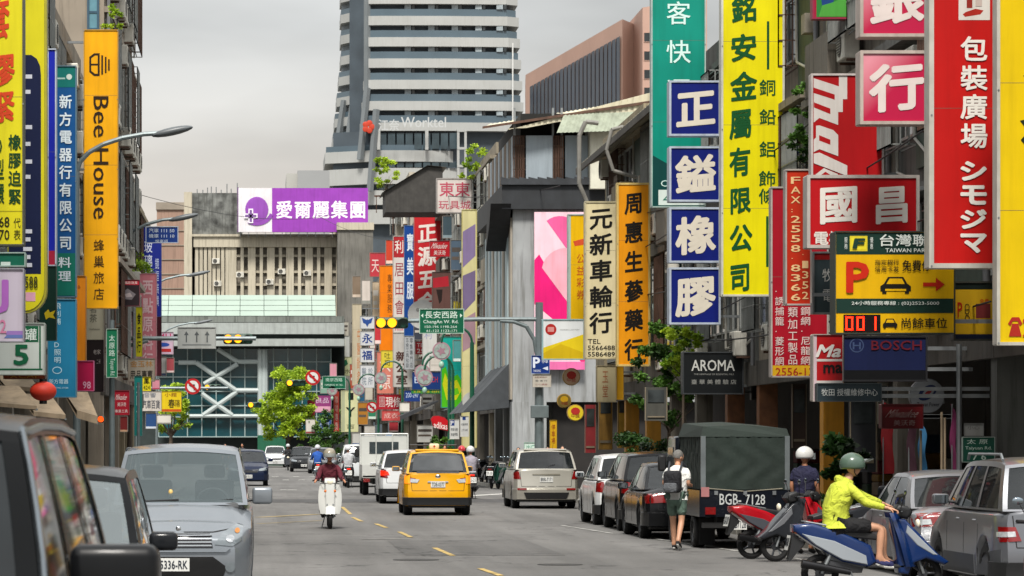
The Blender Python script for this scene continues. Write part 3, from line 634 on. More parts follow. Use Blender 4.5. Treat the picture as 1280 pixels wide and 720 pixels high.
lev('podium_wall', RW, 163, 300, 413, 462, 588, 1.8)
for yt, yb, rx in ((188, 202, 572), (210, 230, 586), (238, 256, 588), (262, 280, 588)):
    lev('podium_band', WB, yt, yb, 407 if yt < 200 else 411, 462, rx)
lev('podium_rail', GR, 181, 188.2, 407.5, 462, 571, .3)
for k in range(9):
    x = 474+k*11; MB().box(PX(x, D), PX(x+9, D), .1, .3, PZ(186, D), PZ(166, D)).build('window', M('podium_glass', '39474d', .15, var=.4, scale=.4), tw)
    MB().box(PX(x, D), PX(x+9, D), .1, .3, PZ(209, D), PZ(203, D)).build('window', M('podium_glass', '39474d'), tw)
    MB().box(PX(x, D), PX(x+9, D), .1, .3, PZ(237, D), PZ(231, D)).build('window', M('podium_glass', '39474d'), tw)
for x in (471, 531): MB().box(PX(x, D), PX(x+4, D), -1.4, -.6, PZ(188, D), PZ(163, D)).build('podium_column', WB, tw)
m = MB()
for x in (570, 579): m.box(PX(x, D), PX(x+3, D), -3, -2.4, PZ(245, D), PZ(163, D))
for k in range(4): m.box(PX(570, D), PX(582, D), -3.05, -2.5, PZ(167+k*22, D), PZ(164+k*22, D))
m.build('lattice_frame', WB, tw)
m = MB(); put_text(m, '江奈', PX(472, D), PX(498, D), PZ(166, D), PZ(152, D), -3.6, .01); put_text(m, 'Worktel', PX(500, D), PX(556, D), PZ(162, D), PZ(149, D), -3.6, .01); m.build('lettering', ink('b3b6b6'), tw)
m = MB()
for k in range(5): a = k*1.257; m.ell((PX(460, D)+.55*math.cos(a), -2, PZ(160, D)+.6*math.sin(a)), .5, .1, .5, 10, 6)
m.build('flower_logo', sg('b8402c'), tw)
MB().box(PX(637.5, D), PX(639, D), -4.5, -4.3, PZ(165, D), PZ(58, D)).build('mast', M('white_mast', 'c2c4c2', .5), tw)
# pinkish office block
D = 450; pb = thing('office_block', 'salmon pink office block with a dark blue glass fin facade and rooftop masts', 'building', (0, D, 0))
PKW = M('salmon_tile', 'b08f80', .75, var=.06, scale=.2, streak=.15, dark=.75); BF = M('blue_fin_glass', '22303f', .25, var=.3, scale=.15)
yaw = [(686, 53, 60), (778, 24, 0), (812, 14, 4), (900, 5, 10)]
def pq(px, yy, py): return (PX(px, D), yy, PZ(py, D))
MB().add([pq(686, 40, 53), pq(778, 0, 24), pq(778, 0, 300), pq(686, 40, 300), pq(700, 60, 50), pq(860, 30, 10), pq(860, 30, 300), pq(700, 60, 300)], [(0, 1, 2, 3), (1, 5, 6, 2), (0, 4, 5, 1), (3, 2, 6, 7), (4, 0, 3, 7), (5, 4, 7, 6)]).build('wall', PKW, pb)
MB().add([pq(800, -3, 13), pq(880, -3, 0), pq(880, -3, 300), pq(800, -3, 300), pq(800, 20, 13), pq(880, 20, 0), pq(880, 20, 300), pq(800, 20, 300)], [(0, 1, 2, 3), (0, 3, 7, 4), (0, 4, 5, 1)]).build('wing_wall', PKW, pb)
def onf(s, py_): return 40-40*s   # depth along the oblique front
for i in range(23):
    s0, s1 = .045+i*.0405, .045+(i+1)*.0405-.010
    yt0, yt1 = 73-s0*29, 73-s1*29
    a = [pq(686+92*s0, 40-40*s0-.3, yt0), pq(686+92*s1, 40-40*s1-.3, yt1), pq(686+92*s1, 40-40*s1-.3, 300), pq(686+92*s0, 40-40*s0-.3, 300)]
    b = [(p[0], p[1]-.8, p[2]) for p in a]
    MB().add(a+b, [(4, 5, 6, 7), (0, 4, 7, 3), (1, 2, 6, 5), (0, 1, 5, 4)]).build('glass_fin', BF, pb)
MB().add([pq(689, 39-.05, 73), pq(776, 1-.05, 45), pq(776, 1-.05, 300), pq(689, 39-.05, 300)], [(0, 1, 2, 3)]).build('glass_wall', M('dark_blue_glass', '16202b', .2, var=.4, scale=.1), pb)
for y in (44, 67, 90, 112): fwindow(pb, -3.02, PX(797, D)+.5, PX(797, D)+1.6, PZ(y+12, D), PZ(y, D), 1, 1, PKW, WG2)
for x, y0 in ((757, 30), (782, 22)):
    m = MB()
    for dx in (-.7, .7): m.tube([(PX(x, D)+dx, 10, PZ(y0, D)), (PX(x, D)+dx*.4, 10, PZ(y0-34, D))], .08, 5)
    for k in range(7): zz = PZ(y0-k*4.5, D); m.tube([(PX(x, D)-.7, 10, zz), (PX(x, D)+.6, 10, zz+.5)], .05, 5)
    tag(m.build('radio_mast', M('mast_red_white', 'a99c98', .6)), 'red and white lattice mast on the salmon office block, %s one' % ('left' if x < 770 else 'right'), 'mast', 'masts on the salmon office block')
# ================================================================ shop signs
SIGN_N = 0
def sign(D, box, face, label, texts=(), shapes=(), frame='b9b6ac', fw=2.2, dep=.26, xf=None, group=None, outline=None, cat='sign', name='shop_sign', rz=0, fm=None):
    """box in photo pixels at distance D. texts: (kind, string, x0, x1, y0, y1, colour, options); shapes: (points | box, colour, name)"""
    global SIGN_N; SIGN_N += 1
    x0, y0, x1, y1 = box; xc = PX((x0+x1)/2, D); zb = PZ(y1, D)
    t = thing(name, label, cat, (xc, D, zb), rz, group)
    k = D/FPX; X = lambda p: (p-(x0+x1)/2)*k; Z = lambda p: (y1-p)*k
    yf = -dep/2
    FM = fm or M('sign_frame_'+frame, frame, .5, metal=.1, var=.15, scale=4, streak=.3)
    if outline:
        MB().prism([(X(a), Z(b)) for a, b in outline], yf+.02, -yf, 'y').build('casing', FM, t)
        cx, cy = (x0+x1)/2, (y0+y1)/2
        s = 1-fw*2/(x1-x0); sy = 1-fw*2/(y1-y0)
        MB().prism([(X(cx+(a-cx)*s), Z(cy+(b-cy)*sy)) for a, b in outline], yf, yf+.02, 'y').build('face', face if not isinstance(face, str) else sg(face), t)
    else:
        MB().rbox(X(x0), X(x1), yf+.015, -yf, 0, Z(y0), .015, 1).build('casing', FM, t)
        MB().box(X(x0+fw), X(x1-fw), yf, yf+.02, Z(y1-fw), Z(y0+fw)).build('face', face if not isinstance(face, str) else sg(face), t)
        m = MB(); f = yf-.025
        for a, b, c, d in ((x0, x1, y0, y0+fw), (x0, x1, y1-fw, y1), (x0, x0+fw, y0+fw, y1-fw), (x1-fw, x1, y0+fw, y1-fw)): m.box(X(a), X(b), f, yf+.016, Z(d), Z(c))
        m.build('frame', FM, t)
    if Z(y0) > 2.4 and not outline:
        n_ = int(Z(y0)/1.55); m = MB()
        for i in range(1, n_): zz = Z(y0)*i/n_+.1; m.box(X(x0+fw), X(x1-fw), yf-.0012, yf, zz-.003, zz+.003)
        if m.v: m.build('panel_seam', M('sign_seam', '5a5648', .8, var=.4), t)
        m = MB()
        for i in range(n_+1):
            zz = max(.03, min(Z(y0)-.03, Z(y0)*i/n_))
            for xx in (X(x0+fw*.5), X(x1-fw*.5)): m.cyl((xx, yf-.035, zz), (xx, yf-.025, zz), .014, n=6)
        tag(m.build('screws', STEEL(), t), kind='stuff')
    lay = 0; mbs = {}
    for s in shapes:
        lay += 1; pts, col = s[0], s[1]; nm = s[2] if len(s) > 2 else 'colour_panel'
        if len(pts) == 4 and not isinstance(pts[0], tuple): a, b, c, d = pts; pts = [(a, b), (c, b), (c, d), (a, d)]
        yy = yf-.002-.0015*lay
        m = MB(); m.add([(X(a), yy, Z(b)) for a, b in pts], [tuple(range(len(pts)))]); m.build(nm, (sg(col) if isinstance(col, str) else col), t)
    yy = yf-.004-.0015*(lay+1)
    for tx in texts:
        kind, s, a, b, c, d, col = tx[:7]; op = dict(tx[7]) if len(tx) > 7 else {}
        key = col if isinstance(col, str) else col.name
        m = mbs.setdefault(key, (MB(), col))[0]
        if kind == 'V':
            n = len(s); h = (d-c)/n; fill = op.pop('fill', .94); op.setdefault('em', True)
            for i, ch in enumerate(s):
                if ch == ' ': continue
                y_ = c+h*(i+.5); put_text(m, ch, X(a), X(b), Z(y_+h*fill/2), Z(y_-h*fill/2), yy, **(dict(op, em=True) if ch in ':·' else op))
        elif kind == 'H': put_text(m, s, X(a), X(b), Z(d), Z(c), yy, **op)
        elif kind == 'R': put_text(m, s, X(a), X(b), Z(d), Z(c), yy, rot=90, **op)
    for key, (m, col) in mbs.items():
        if m.v: m.build('lettering', ink(col) if isinstance(col, str) else col, t, recalc=False)
    if xf is not None:
        xe = X(x1) if xf > xc else X(x0); H_ = Z(y0)
        for zz in ((.2, H_-.2) if H_ < 2.5 else (.3, H_*.5, H_-.3)): MB().box(xe, xf-xc, -.03, .03, zz-.03, zz+.03).build('bracket', STEEL(), t)
    return t
BRUSH = dict(off=.028, rise=.10); BOLD = dict(off=.012); MED = dict(off=.006)
GR_ = 'big signs hung from the right hand facades'
# ---------------- right side, nearest first
sign(44, (1243, -45, 1330, 432), 'd9b800', 'tall yellow sign at the right edge of the photo with a red telephone symbol', (
    ('H', '2', 1275, 1288, 398, 421, 'a3281c', MED),),
    (([(1276, 96), (1284, 92), (1290, 99), (1282, 102)], '1a2418', 'brush_stroke'), ([(1278, 138), (1286, 134), (1290, 142), (1280, 144)], '1a2418', 'brush_stroke'), ([(1272, 152), (1282, 150), (1288, 158), (1278, 160)], '1a2418', 'brush_stroke'), ([(1273, 176), (1280, 168), (1286, 178), (1278, 182)], '1a2418', 'brush_stroke'), ([(1257, 405), (1262, 397), (1271, 397), (1275, 405), (1272, 408), (1269, 402), (1263, 402), (1260, 408)], 'a3281c', 'phone_handset'), ([(1262, 405), (1270, 405), (1274, 421), (1258, 421)], 'a3281c', 'phone_body')), fw=4, xf=11.4)
sign(46, (1158, -45, 1247, 336), 'b3120f', 'tall red sign with white characters and a product picture at its top', (
    ('V', '包裝廣場', 1196, 1232, 45, 189, 'd9d4cc', dict(off=.022)), ('V', 'シモジマ', 1197, 1230, 200, 320, 'd9d4cc', dict(off=.04, em=False, fill=.82))),
    (((1195, -12, 1234, 27), 'cfcac2', 'picture_panel'), ([(1200, 20), (1203, 23), (1222, 20), (1226, 15), (1216, 13), (1204, 17)], 'a3281c', 'picture_shape'), ((1205, -10, 1212, 12), '8d2a20', 'picture_shape'), ((1216, -10, 1224, 10), 'b9a9a0', 'picture_shape')), fw=6, dep=.34, xf=11.4)
def pinkgrad():
    if 'pink_gradient' in MATS: return MATS['pink_gradient']
    m = M('pink_gradient', 'c01a4e', .4, var=.05); t = m.node_tree; n = t.nodes; l = t.links
    g = n.new('ShaderNodeTexCoord'); s = n.new('ShaderNodeSeparateXYZ'); l.new(g.outputs['Generated'], s.inputs[0])
    a = n.new('ShaderNodeMath'); a.operation = 'SUBTRACT'; l.new(s.outputs[2], a.inputs[0]); l.new(s.outputs[0], a.inputs[1])
    r = n.new('ShaderNodeValToRGB'); e = r.color_ramp.elements; e[0].color = (*srgb('b30d3f'), 1); e[1].color = (*srgb('d98a98'), 1); e[0].position = .0; e[1].position = .8
    l.new(a.outputs[0], r.inputs[0]); l.new(r.outputs[0], n['Principled BSDF'].inputs['Base Color']); return m
for (y0, y1, ch, lb) in ((65, 157, '行', 'square pink gradient sign with one white character, lower of the two'), (-42, 48, '銀', 'square pink gradient sign cut by the top edge, upper of the two')):
    sign(50.5, (1072, y0, 1161, y1), pinkgrad(), lb, (('V', ch, 1081, 1155, y0+11, y1-12, 'd6c9c4', dict(off=.035, rise=.1)),), frame='b7a9a0', fw=4, dep=.4, xf=11.4, group='pink gradient square signs')
mk_ = lambda pts: [(960+a/5.14, 90+b/5.14) for a, b in pts]
LWH = 'c3bdb8'
sign(57, (1012, 93, 1103, 232), '9c0d12', 'red sign with slanted white letters running down behind the square pink signs', (), (
    (mk_([(285, 45), (447, 98), (447, 25), (500, 25), (500, 180), (472, 180), (472, 262), (442, 262), (442, 345), (322, 300), (285, 330)]), LWH, 'letter_m'), (mk_([(285, 105), (420, 150), (420, 183), (285, 140)]), '9c0d12', 'letter_gap'), (mk_([(287, 200), (392, 240), (392, 275), (287, 232)]), '9c0d12', 'letter_gap'),
    (mk_([(300, 350), (322, 348), (410, 378), (442, 410), (442, 545), (322, 500), (285, 520), (285, 440), (300, 425)]), LWH, 'letter_a'), (mk_([(320, 410), (392, 440), (392, 472), (320, 445)]), '9c0d12', 'letter_gap'),
    (mk_([(285, 530), (322, 522), (500, 605), (500, 672), (285, 590)]), LWH, 'letter_k'), (mk_([(285, 672), (350, 622), (440, 660), (440, 700), (285, 700)]), LWH, 'letter_k'), (mk_([(330, 668), (360, 645), (395, 668)]), '9c0d12', 'letter_gap')), frame='b9b0ac', fw=2.5, xf=11.4)
sign(60, (1014, -30, 1075, 25), '2d7a35', 'green sign with a power symbol at the top edge of the photo', (), (((1014, -30, 1019, 25), '9c1a3a'), ([(1021, -30), (1050, -30), (1040, 4), (1026, 8)], '1d3f7a'), ([(1040, 4), (1060, -5), (1072, 12), (1072, 22), (1022, 22), (1026, 8)], '4c9a3d'), ([(1056, 3), (1059, 3), (1059, 9), (1056, 9)], 'd5ddd0', 'power_symbol')), frame='8d1a3a', xf=11.4)
sign(53, (1006, 220, 1146, 311), 'b01018', 'red sign with two large white characters above the yellow parking sign', (
    ('V', '國', 1018, 1073, 229, 284, 'd8d2ca', dict(off=.03, rise=.06)), ('V', '昌', 1086, 1137, 229, 284, 'd8d2ca', dict(off=.03, rise=.06)), ('H', '電機', 1015, 1052, 290, 307, 'd8d2ca', dict(off=.02))), frame='b7b0aa', fw=4, dep=.4, xf=11.4)
sign(58.5, (980, 212, 1013, 382), 'b02a12', 'orange red sign with a vertical fax number', (
    ('V', 'FAX:2558·8366', 987, 999, 220, 378, 'dcb583', dict(off=.01, em=False, fill=.72)), ('V', '·1352', 1001, 1009, 312, 376, 'dcb583', dict(off=.01, em=False, fill=.72))), frame='a89f98', fw=2, xf=11.4)
sign(61.5, (962, 234, 1034, 472), '9c0f22', 'long crimson sign with three columns of white characters and a yellow phone strip', (
    ('V', '·誘捕籠·菱形網', 967, 979, 358, 458, 'd0b9b4', MED), ('V', '類加工製品', 983, 996, 383, 457, 'd0b9b4', MED), ('V', '鋼網·尼龍網', 999, 1012, 383, 457, 'd0b9b4', MED), ('H', '2556-1352', 968, 1030, 460, 470, 'a3281c', MED)),
    (((964, 457, 1032, 471), 'd1a41c', 'phone_strip'),), frame='a89f98', fw=2, xf=11.4)
sign(59.5, (1014, 315, 1043, 393), '39464a', 'narrow dark grey sign squeezed behind the yellow parking sign', (('V', '牧電', 1026, 1040, 332, 382, 'c9c9c4', dict(fill=.7)),), (((1014, 315, 1043, 325), '9c1a1a'),), frame='8c8f90', xf=11.4)
car_icon = lambda x0, y0, x1, y1: ([(x0, y1-(y1-y0)*.15), (x0, y0+(y1-y0)*.55), (x0+(x1-x0)*.12, y0+(y1-y0)*.4), (x0+(x1-x0)*.25, y0), (x1-(x1-x0)*.25, y0), (x1-(x1-x0)*.12, y0+(y1-y0)*.4), (x1, y0+(y1-y0)*.55), (x1, y1-(y1-y0)*.15), (x1-(x1-x0)*.06, y1-(y1-y0)*.15), (x1-(x1-x0)*.06, y1), (x1-(x1-x0)*.2, y1), (x1-(x1-x0)*.2, y1-(y1-y0)*.15), (x0+(x1-x0)*.2, y1-(y1-y0)*.15), (x0+(x1-x0)*.2, y1), (x0+(x1-x0)*.06, y1), (x0+(x1-x0)*.06, y1-(y1-y0)*.15)], '15140f', 'car_symbol')
def inner(x0, y0, x1, y1, c='d9a800'): w = x1-x0; h = y1-y0; return ([(x0+w*.2, y0+h*.42), (x0+w*.3, y0+h*.1), (x1-w*.3, y0+h*.1), (x1-w*.2, y0+h*.42)], c, 'car_symbol_window')
LED = M('led_red', 'ff2408', .4, emit=2.5)
PKT = sign(49, (1040, 290, 1190, 418), 'd9a900', 'yellow and dark green parking sign with red arrow and lit red counter', (
    ('H', '台灣聯', 1096, 1157, 294, 309, 'ccd2cc', BOLD), ('H', 'TAIWAN PARK', 1103, 1158, 311.5, 316.5, 'ccd2cc', MED), ('H', 'F', 1063, 1077, 299, 312, '17382c', dict(off=.05, shear=.2)), ('V', '服務', 1052, 1056, 297, 313, 'ccd2cc'), ('V', '優惠', 1084, 1088, 297, 313, 'ccd2cc'),
    ('H', 'P', 1054, 1083, 328, 367, 'b8240e', dict(off=.03)), ('H', '指定銀行', 1090, 1120, 325.5, 332, '15140f', MED), ('H', '信用卡友', 1090, 1120, 334, 340.5, '15140f', MED), ('H', '免費停', 1124, 1160, 326, 340, '15140f', BOLD),
    ('H', '24小時服務專線 : (02)2523-5000', 1061, 1170, 377, 383, 'ccd2cc', MED), ('H', '尚餘車位', 1123, 1180, 398, 411, '15140f', BOLD)),
    (((1042, 292, 1188, 319), '14322a', 'header_band'), ((1059, 296, 1081, 315), 'd2c02a', 'logo_square'), ((1061, 298, 1079, 313), 'e0d22e', 'logo_square'), ((1042, 374, 1188, 392), '14322a', 'phone_band'),
     car_icon(1097, 347, 1135, 368), inner(1097, 347, 1135, 368), ([(1103, 362), (1129, 362), (1129, 364.5), (1103, 364.5)], 'd9a900', 'car_symbol_bumper'),
     ([(1150, 354), (1166, 354), (1166, 348), (1177, 356.5), (1166, 365), (1166, 359), (1150, 359)], 'b8240e', 'arrow_symbol'), car_icon(1100, 399, 1118, 411), inner(1100, 399, 1118, 411), ((1051, 394, 1097, 416), '120605', 'counter_panel')), frame='2b352f', fw=1.5, dep=.42, xf=11.4)
m = MB(); k = 49/FPX; Xp = lambda p: (p-1115)*k; Zp = lambda p: (418-p)*k
def seg7(x, on):
    w, h, t_ = 9, 17, 1.8; y = 396.5
    S7 = {'a': (x, y, x+w, y+t_), 'g': (x, y+h/2-t_/2, x+w, y+h/2+t_/2), 'd': (x, y+h-t_, x+w, y+h), 'f': (x, y, x+t_, y+h/2), 'e': (x, y+h/2, x+t_, y+h), 'b': (x+w-t_, y, x+w, y+h/2), 'c': (x+w-t_, y+h/2, x+w, y+h)}
    for c in on: a, b, c_, d = S7[c]; m.box(Xp(a), Xp(c_), -.245, -.235, Zp(d), Zp(b))
seg7(1053.5, 'abcdef'); seg7(1067.5, 'abcdef'); seg7(1082.5, 'bc'); m.build('counter_digits', LED, PKT)
sign(49.3, (1190, 352, 1247, 426), 'd0a41a', 'smaller yellow parking sign half hidden behind the tall yellow sign', (('H', 'P', 1195, 1201, 378, 397, 'b8240e', BOLD), ('R', 'CDC', 1204, 1210, 380, 400, '23211a', MED), ('H', '免費', 1223, 1234, 374, 379, 'b8240e')),
     (((1190, 352, 1247, 362), '18231f'), ((1218, 380, 1236, 398), '7a3030'), ((1190, 418, 1247, 426), '18233f')), frame='3a3a33', dep=.2)
sign(51.5, (1051, 420, 1157, 477), '141c40', 'dark navy tool brand sign with dim red letters under the parking counter', (('H', 'BOSCH', 1087, 1150, 426, 438, '5a1420', BOLD),),
     (([(1069+9*math.cos(a), 432-9*math.sin(a)) for a in [R(i*20) for i in range(18)]], '3c4a6a', 'ring_emblem'), ([(1069+7.6*math.cos(a), 432-7.6*math.sin(a)) for a in [R(i*20) for i in range(18)]], '141c40', 'ring_emblem'), ((1064, 428, 1066, 437), '3c4a6a'), ((1072, 428, 1074, 437), '3c4a6a'), ((1064, 431.5, 1074, 433), '3c4a6a'), ((1052, 463, 1156, 476), '0c0d10', 'dark_band')), frame='15161a', xf=11.4)
sign(50.5, (1014, 418, 1052, 502), 'a81016', 'red white and dark tool service sign left of the navy brand sign', (('H', 'Ma', 1020, 1051, 431, 447, 'd2cdc8', dict(off=.03, shear=.2)), ('H', 'ma', 1027, 1051, 456, 467, '1b1414', dict(off=.03))),
     (((1019, 449, 1052, 452), 'c9c2bd', 'white_stripe'), ((1019, 476, 1052, 479), 'c9c2bd', 'white_stripe'), ((1014, 418, 1019, 502), 'c3aeb4', 'edge_strip')), frame='a89f98', fw=1)
sign(50.3, (1019, 479, 1100, 502), '26343a', 'long low dark grey service sign with small white characters', (('H', '牧田 授權維修中心', 1025, 1095, 486, 495, 'b9bcb9', MED),), frame='3a4448', fw=1, xf=11.4)
rd = [(1158+22*math.cos(R(i*15)), 495-22*math.sin(R(i*15))) for i in range(24)]
el = lambda cx, cy, a, b, r, n=20: [(cx+a*math.cos(R(i*360/n))*math.cos(R(r))-b*math.sin(R(i*360/n))*math.sin(R(r)), cy-a*math.cos(R(i*360/n))*math.sin(R(r))-b*math.sin(R(i*360/n))*math.cos(R(r))) for i in range(n)]
sign(55, (1136, 473, 1180, 517), '8d9093', 'round grey hanging sign with a dark swirl emblem', (('H', 'Taiwan Power', 1145, 1173, 503, 508, '23252c', MED),), ((el(1158, 491, 13, 8, 35), '1f2a52', 'swirl_emblem'), (el(1159, 491, 9, 4.5, 35), '8d9093', 'swirl_emblem'), (el(1159, 491, 5, 2.2, 35), '8d2a2a', 'swirl_emblem')), outline=rd, fw=1, dep=.15, frame='6f7274', xf=11.4)
sign(75, (852, 440, 928, 493), '15181a', 'black sign with white serif style letters above the green truck', (('H', 'AROMA', 863, 917, 450, 464, 'b9bab5', dict(off=.012)), ('H', 'THE HERITAGE OF ESSENTIAL OILS', 866, 916, 467, 469, '8a8b87'), ('H', '臺 華 美 體 驗 店', 863, 919, 474.5, 480.5, '8a8b87', MED)), frame='33373a', fw=1.5, dep=.35, xf=11.4)
sign(79, (938, 450, 966, 500), '221c20', 'dim dark sign with pale upright letters right of the black serif sign', (('R', 'ona', 943, 956, 462, 482, '7d8184', BOLD),), frame='2c2a2c', xf=11.4)
YB = '0c4a22'
sign(68, (900, -45, 979, 371), 'd9cd00', 'huge yellow sign with green brush characters of a metal company', (
    ('V', '銘', 912, 946, -8, 32, YB, BRUSH), ('V', '安', 910, 946, 41, 80, YB, BRUSH), ('V', '金', 910, 946, 88, 130, YB, BRUSH), ('V', '屬', 909, 940, 134, 177, YB, BRUSH), ('V', '有', 909, 938, 182, 224, YB, BRUSH), ('V', '限', 909, 938, 232, 270, YB, BRUSH), ('V', '公', 909, 940, 278, 318, YB, BRUSH), ('V', '司', 909, 938, 326, 368, YB, BRUSH),
    ('V', '銅', 947, 969, 99, 122, YB, BOLD), ('V', '鉛', 947, 969, 136, 158, YB, BOLD), ('V', '鋁', 947, 969, 176, 199, YB, BOLD), ('V', '飾條', 946, 969, 213, 257, YB, BOLD)),
    (((957, 28, 960, 88), YB, 'rule_line'), ((956, 271, 959, 334), YB, 'rule_line')), frame='c2c1b4', fw=2.5, dep=.34, xf=11.4)
for i, (ch, y0, y1, lb) in enumerate((('正', 102, 171, 'top one, with a five stroke character'), ('鎰', 184, 253, 'second from the top'), ('橡', 260, 329, 'third from the top'), ('膠', 335, 406, 'bottom one above the foliage'))):
    sign(76, (835, y0, 899, y1), '081868', 'square blue sign with one large cream brush character, '+lb, (('V', ch, 841, 895, y0+7, y1-7, 'cdc5b6', dict(off=.035, rise=.1)),), frame='aab4c2', fw=2.5, dep=.45, xf=11.4, group='square blue signs in a column')
sign(80, (813, -45, 881, 260), '00806e', 'tall teal sign with thin white characters behind the square blue signs', (
    ('V', '客', 831, 863, 1, 34, 'c3ddd6', MED), ('V', '快', 831, 863, 49, 82, 'c3ddd6', MED), ('V', '運', 831, 863, 97, 130, 'c3ddd6', MED), ('H', 'C', 825, 833, 226, 234, 'c3ddd6', MED), ('H', 'Express', 830, 875, 242, 254, '0b6a58', dict(shear=.25, off=.01))),
    (([(815, 195), (880, 232), (880, 258), (815, 258)], '053c3a', 'dark_corner'), ((822, 238, 880, 257), 'c9d6d0', 'white_band')), frame='9fb0aa', fw=1.5, dep=.34, xf=11.4)
sign(95, (730, 252, 771, 449), 'cfc39c', 'cream sign with black brush characters and two phone numbers', (
    ('V', '元新車輪行', 735, 766, 257, 420, '131210', dict(off=.026, rise=.1, fill=.9)), ('H', 'TEL', 734, 750, 424, 430, '23211c', BOLD), ('H', '5566488', 734, 768, 432, 438, '23211c', BOLD), ('H', '5586489', 734, 768, 440, 446, '23211c', BOLD)), frame='b3a988', fw=2, dep=.3, xf=11.4)
sign(91, (770, 229, 812, 458), 'd98c0a', 'golden yellow sign with black brush characters of a ginseng shop', (
    ('V', '周惠生蔘藥行', 779, 804, 236, 455, '16130f', dict(off=.028, rise=.1, fill=.8)),), frame='c9b06a', fw=2.5, dep=.3, xf=11.4)
sign(110, (709, 268, 733, 402), 'd6a800', 'yellow lottery sign with small red characters beside the pink billboard', (('V', '公益彩券', 720, 731, 316, 376, 'b04a1a', dict(fill=.85)),), (([(716, 302), (731, 298), (731, 306), (718, 308)], 'c04a28', 'fruit_emblem'), ((709, 268, 713, 402), '9fb0a8', 'edge_strip')), frame='93a39c', fw=1.5)
sign(103, (677, 399, 730, 450), 'd3d7d8', 'white and yellow bank style sign with a round red seal', (('H', 'TAIWAN LOTTERY', 699, 724, 411.5, 413, '8a8b87'),),
     (([(678, 435), (729, 418), (729, 449), (678, 449)], 'd9bf1c', 'yellow_wave'), ([(678, 442), (700, 430), (729, 441), (729, 449), (678, 449)], 'c9aa12', 'yellow_wave'), ([(688+7*math.cos(R(i*20)), 412-7*math.sin(R(i*20))) for i in range(18)], 'a8231f', 'red_seal'), ((684, 409, 692, 415), 'c98a86', 'seal_mark')), frame='8fb0b4', fw=1.5, dep=.3)
# ---------------- past the crossing, right side
sign(152, (545, 223, 590, 267), 'c9c0bb', 'pale toy shop sign with pink characters in two rows', (('H', '東東', 549, 587, 228, 246, 'b04a5c', BOLD), ('H', '玩具城', 548, 588, 251, 262, 'b04a5c', MED)), frame='8f8a86', fw=1.5, dep=.4, xf=10.2)
sign(153, (590, 225, 613, 262), '15171c', 'plain black box sign beside the pale toy shop sign', frame='23252a', fw=1)
sign(143, (577, 262, 596, 560), 'c4bd8c', 'tall pale yellow photo panel at the corner past the crossing', (), (([(578, 290), (594, 280), (594, 320), (578, 335)], '7d6d92', 'photo_print'), ([(578, 345), (594, 338), (594, 375), (578, 392)], '6e6080', 'photo_print'), ([(578, 400), (594, 390), (594, 430), (578, 440)], '9a7d86', 'photo_print')), frame='b9b070', fw=1)
sign(176, (517, 270, 551, 398), 'b8242a', 'tall red hardware sign with white brush characters', (('V', '正源五金', 521, 547, 277, 392, 'd9cfc8', dict(off=.03, rise=.1)),), frame='a85a54', fw=1, dep=.3, xf=9.7)
sign(186, (505, 282, 518, 420), '0f3f86', 'blue vertical sign with white characters left of the tall red hardware sign', (('V', '寶美服', 508, 517, 288, 378, 'c9d2da', dict(off=.02, fill=.8)),), frame='3a5f90', fw=.8, xf=9.5)
sign(196, (491, 295, 507, 416), 'c9c2bd', 'narrow red topped white sign with dark red characters', (('V', '利', 493, 505, 299, 318, 'd9cfc8', BOLD), ('V', '居田會', 493, 505, 325, 396, '8a2a3a', dict(fill=.8)), ('V', '居', 493, 505, 402, 414, 'c0506a')), (((491.5, 295.5, 506.5, 322), 'a3242a'),), frame='a8a29c', fw=.8, xf=9.3)
sign(204, (474, 332, 492, 440), 'e07808', 'plain orange vertical sign down the street', (('V', '專業服務', 484, 490, 342, 392, '3a2a14'), ('H', '·100', 485, 491, 394, 401, '3a2a14')), frame='b07a3a', fw=.8, xf=9.1)
sign(214, (462, 316, 482, 346), 'b83a44', 'small faded red sign with one white character left of the orange sign', (('V', '天', 464, 474, 322, 342, 'd9c4c0'),), frame='a0504c', fw=.8, xf=8.9)
sign(162, (537, 301, 562, 321), 'a31622', 'small red power tool sign in front of the hardware sign', (('H', 'Milwaukee', 540, 559, 304, 311, 'd0c4c0', dict(shear=.2)), ('H', '美沃奇', 542, 557, 313, 319, 'd0c4c0')), frame='8a2a30', fw=.6, xf=10)
sign(171, (528, 395, 546, 462), 'c3c3c0', 'white panel sign with a red cross stroke above the phone number sign', (('V', '大利', 530, 540, 398, 425, '8a8fb0'),), frame='a8a8a4', fw=.6, xf=9.8)
for i, (y0, y1, ch, lb) in enumerate(((395, 411, '', 'butterfly tile at the top'), (414, 432, '永', 'second tile'), (435, 453, '福', 'third tile'), (456, 485, '', 'long tile at the bottom'))):
    tx = [('V', ch, 452, 466, y0+2, y1-2, '1f3a7a', dict(off=.02))] if ch else ([('V', '診所', 460, 466, y0+3, y1-3, '5a6a7a'), ('V', '醫院', 452, 458, y0+3, y1-3, '5a6a7a')] if i == 3 else [])
    shp = [] if i else [([(452, 397), (458, 400), (459, 399), (460, 400), (466, 397), (464, 404), (461, 405), (459, 409), (457, 405), (454, 404)], '2a4a8a', 'butterfly_emblem')]
    sign(206, (450, y0, 468, y1), 'c3c6c9', 'white square tile sign with blue mark, '+lb+' of the column', tx, shp, frame='9a9d9c', fw=.6, xf=9.0, group='white tile signs in a column')
sign(212, (440, 380, 452, 482), 'b5ab94', 'faded beige vertical sign with orange characters', (('V', '中醫針灸', 446, 451, 410, 480, 'b06a3a'),), frame='a39a84', fw=.6, xf=9.0)
sign(283, (402, 400, 421, 472), '4a2552', 'purple vertical sign with white characters below the station roof', (('V', '良瓶瓶子', 406, 418, 403, 466, 'c9bccb', MED),), frame='5a3a62', fw=.6)
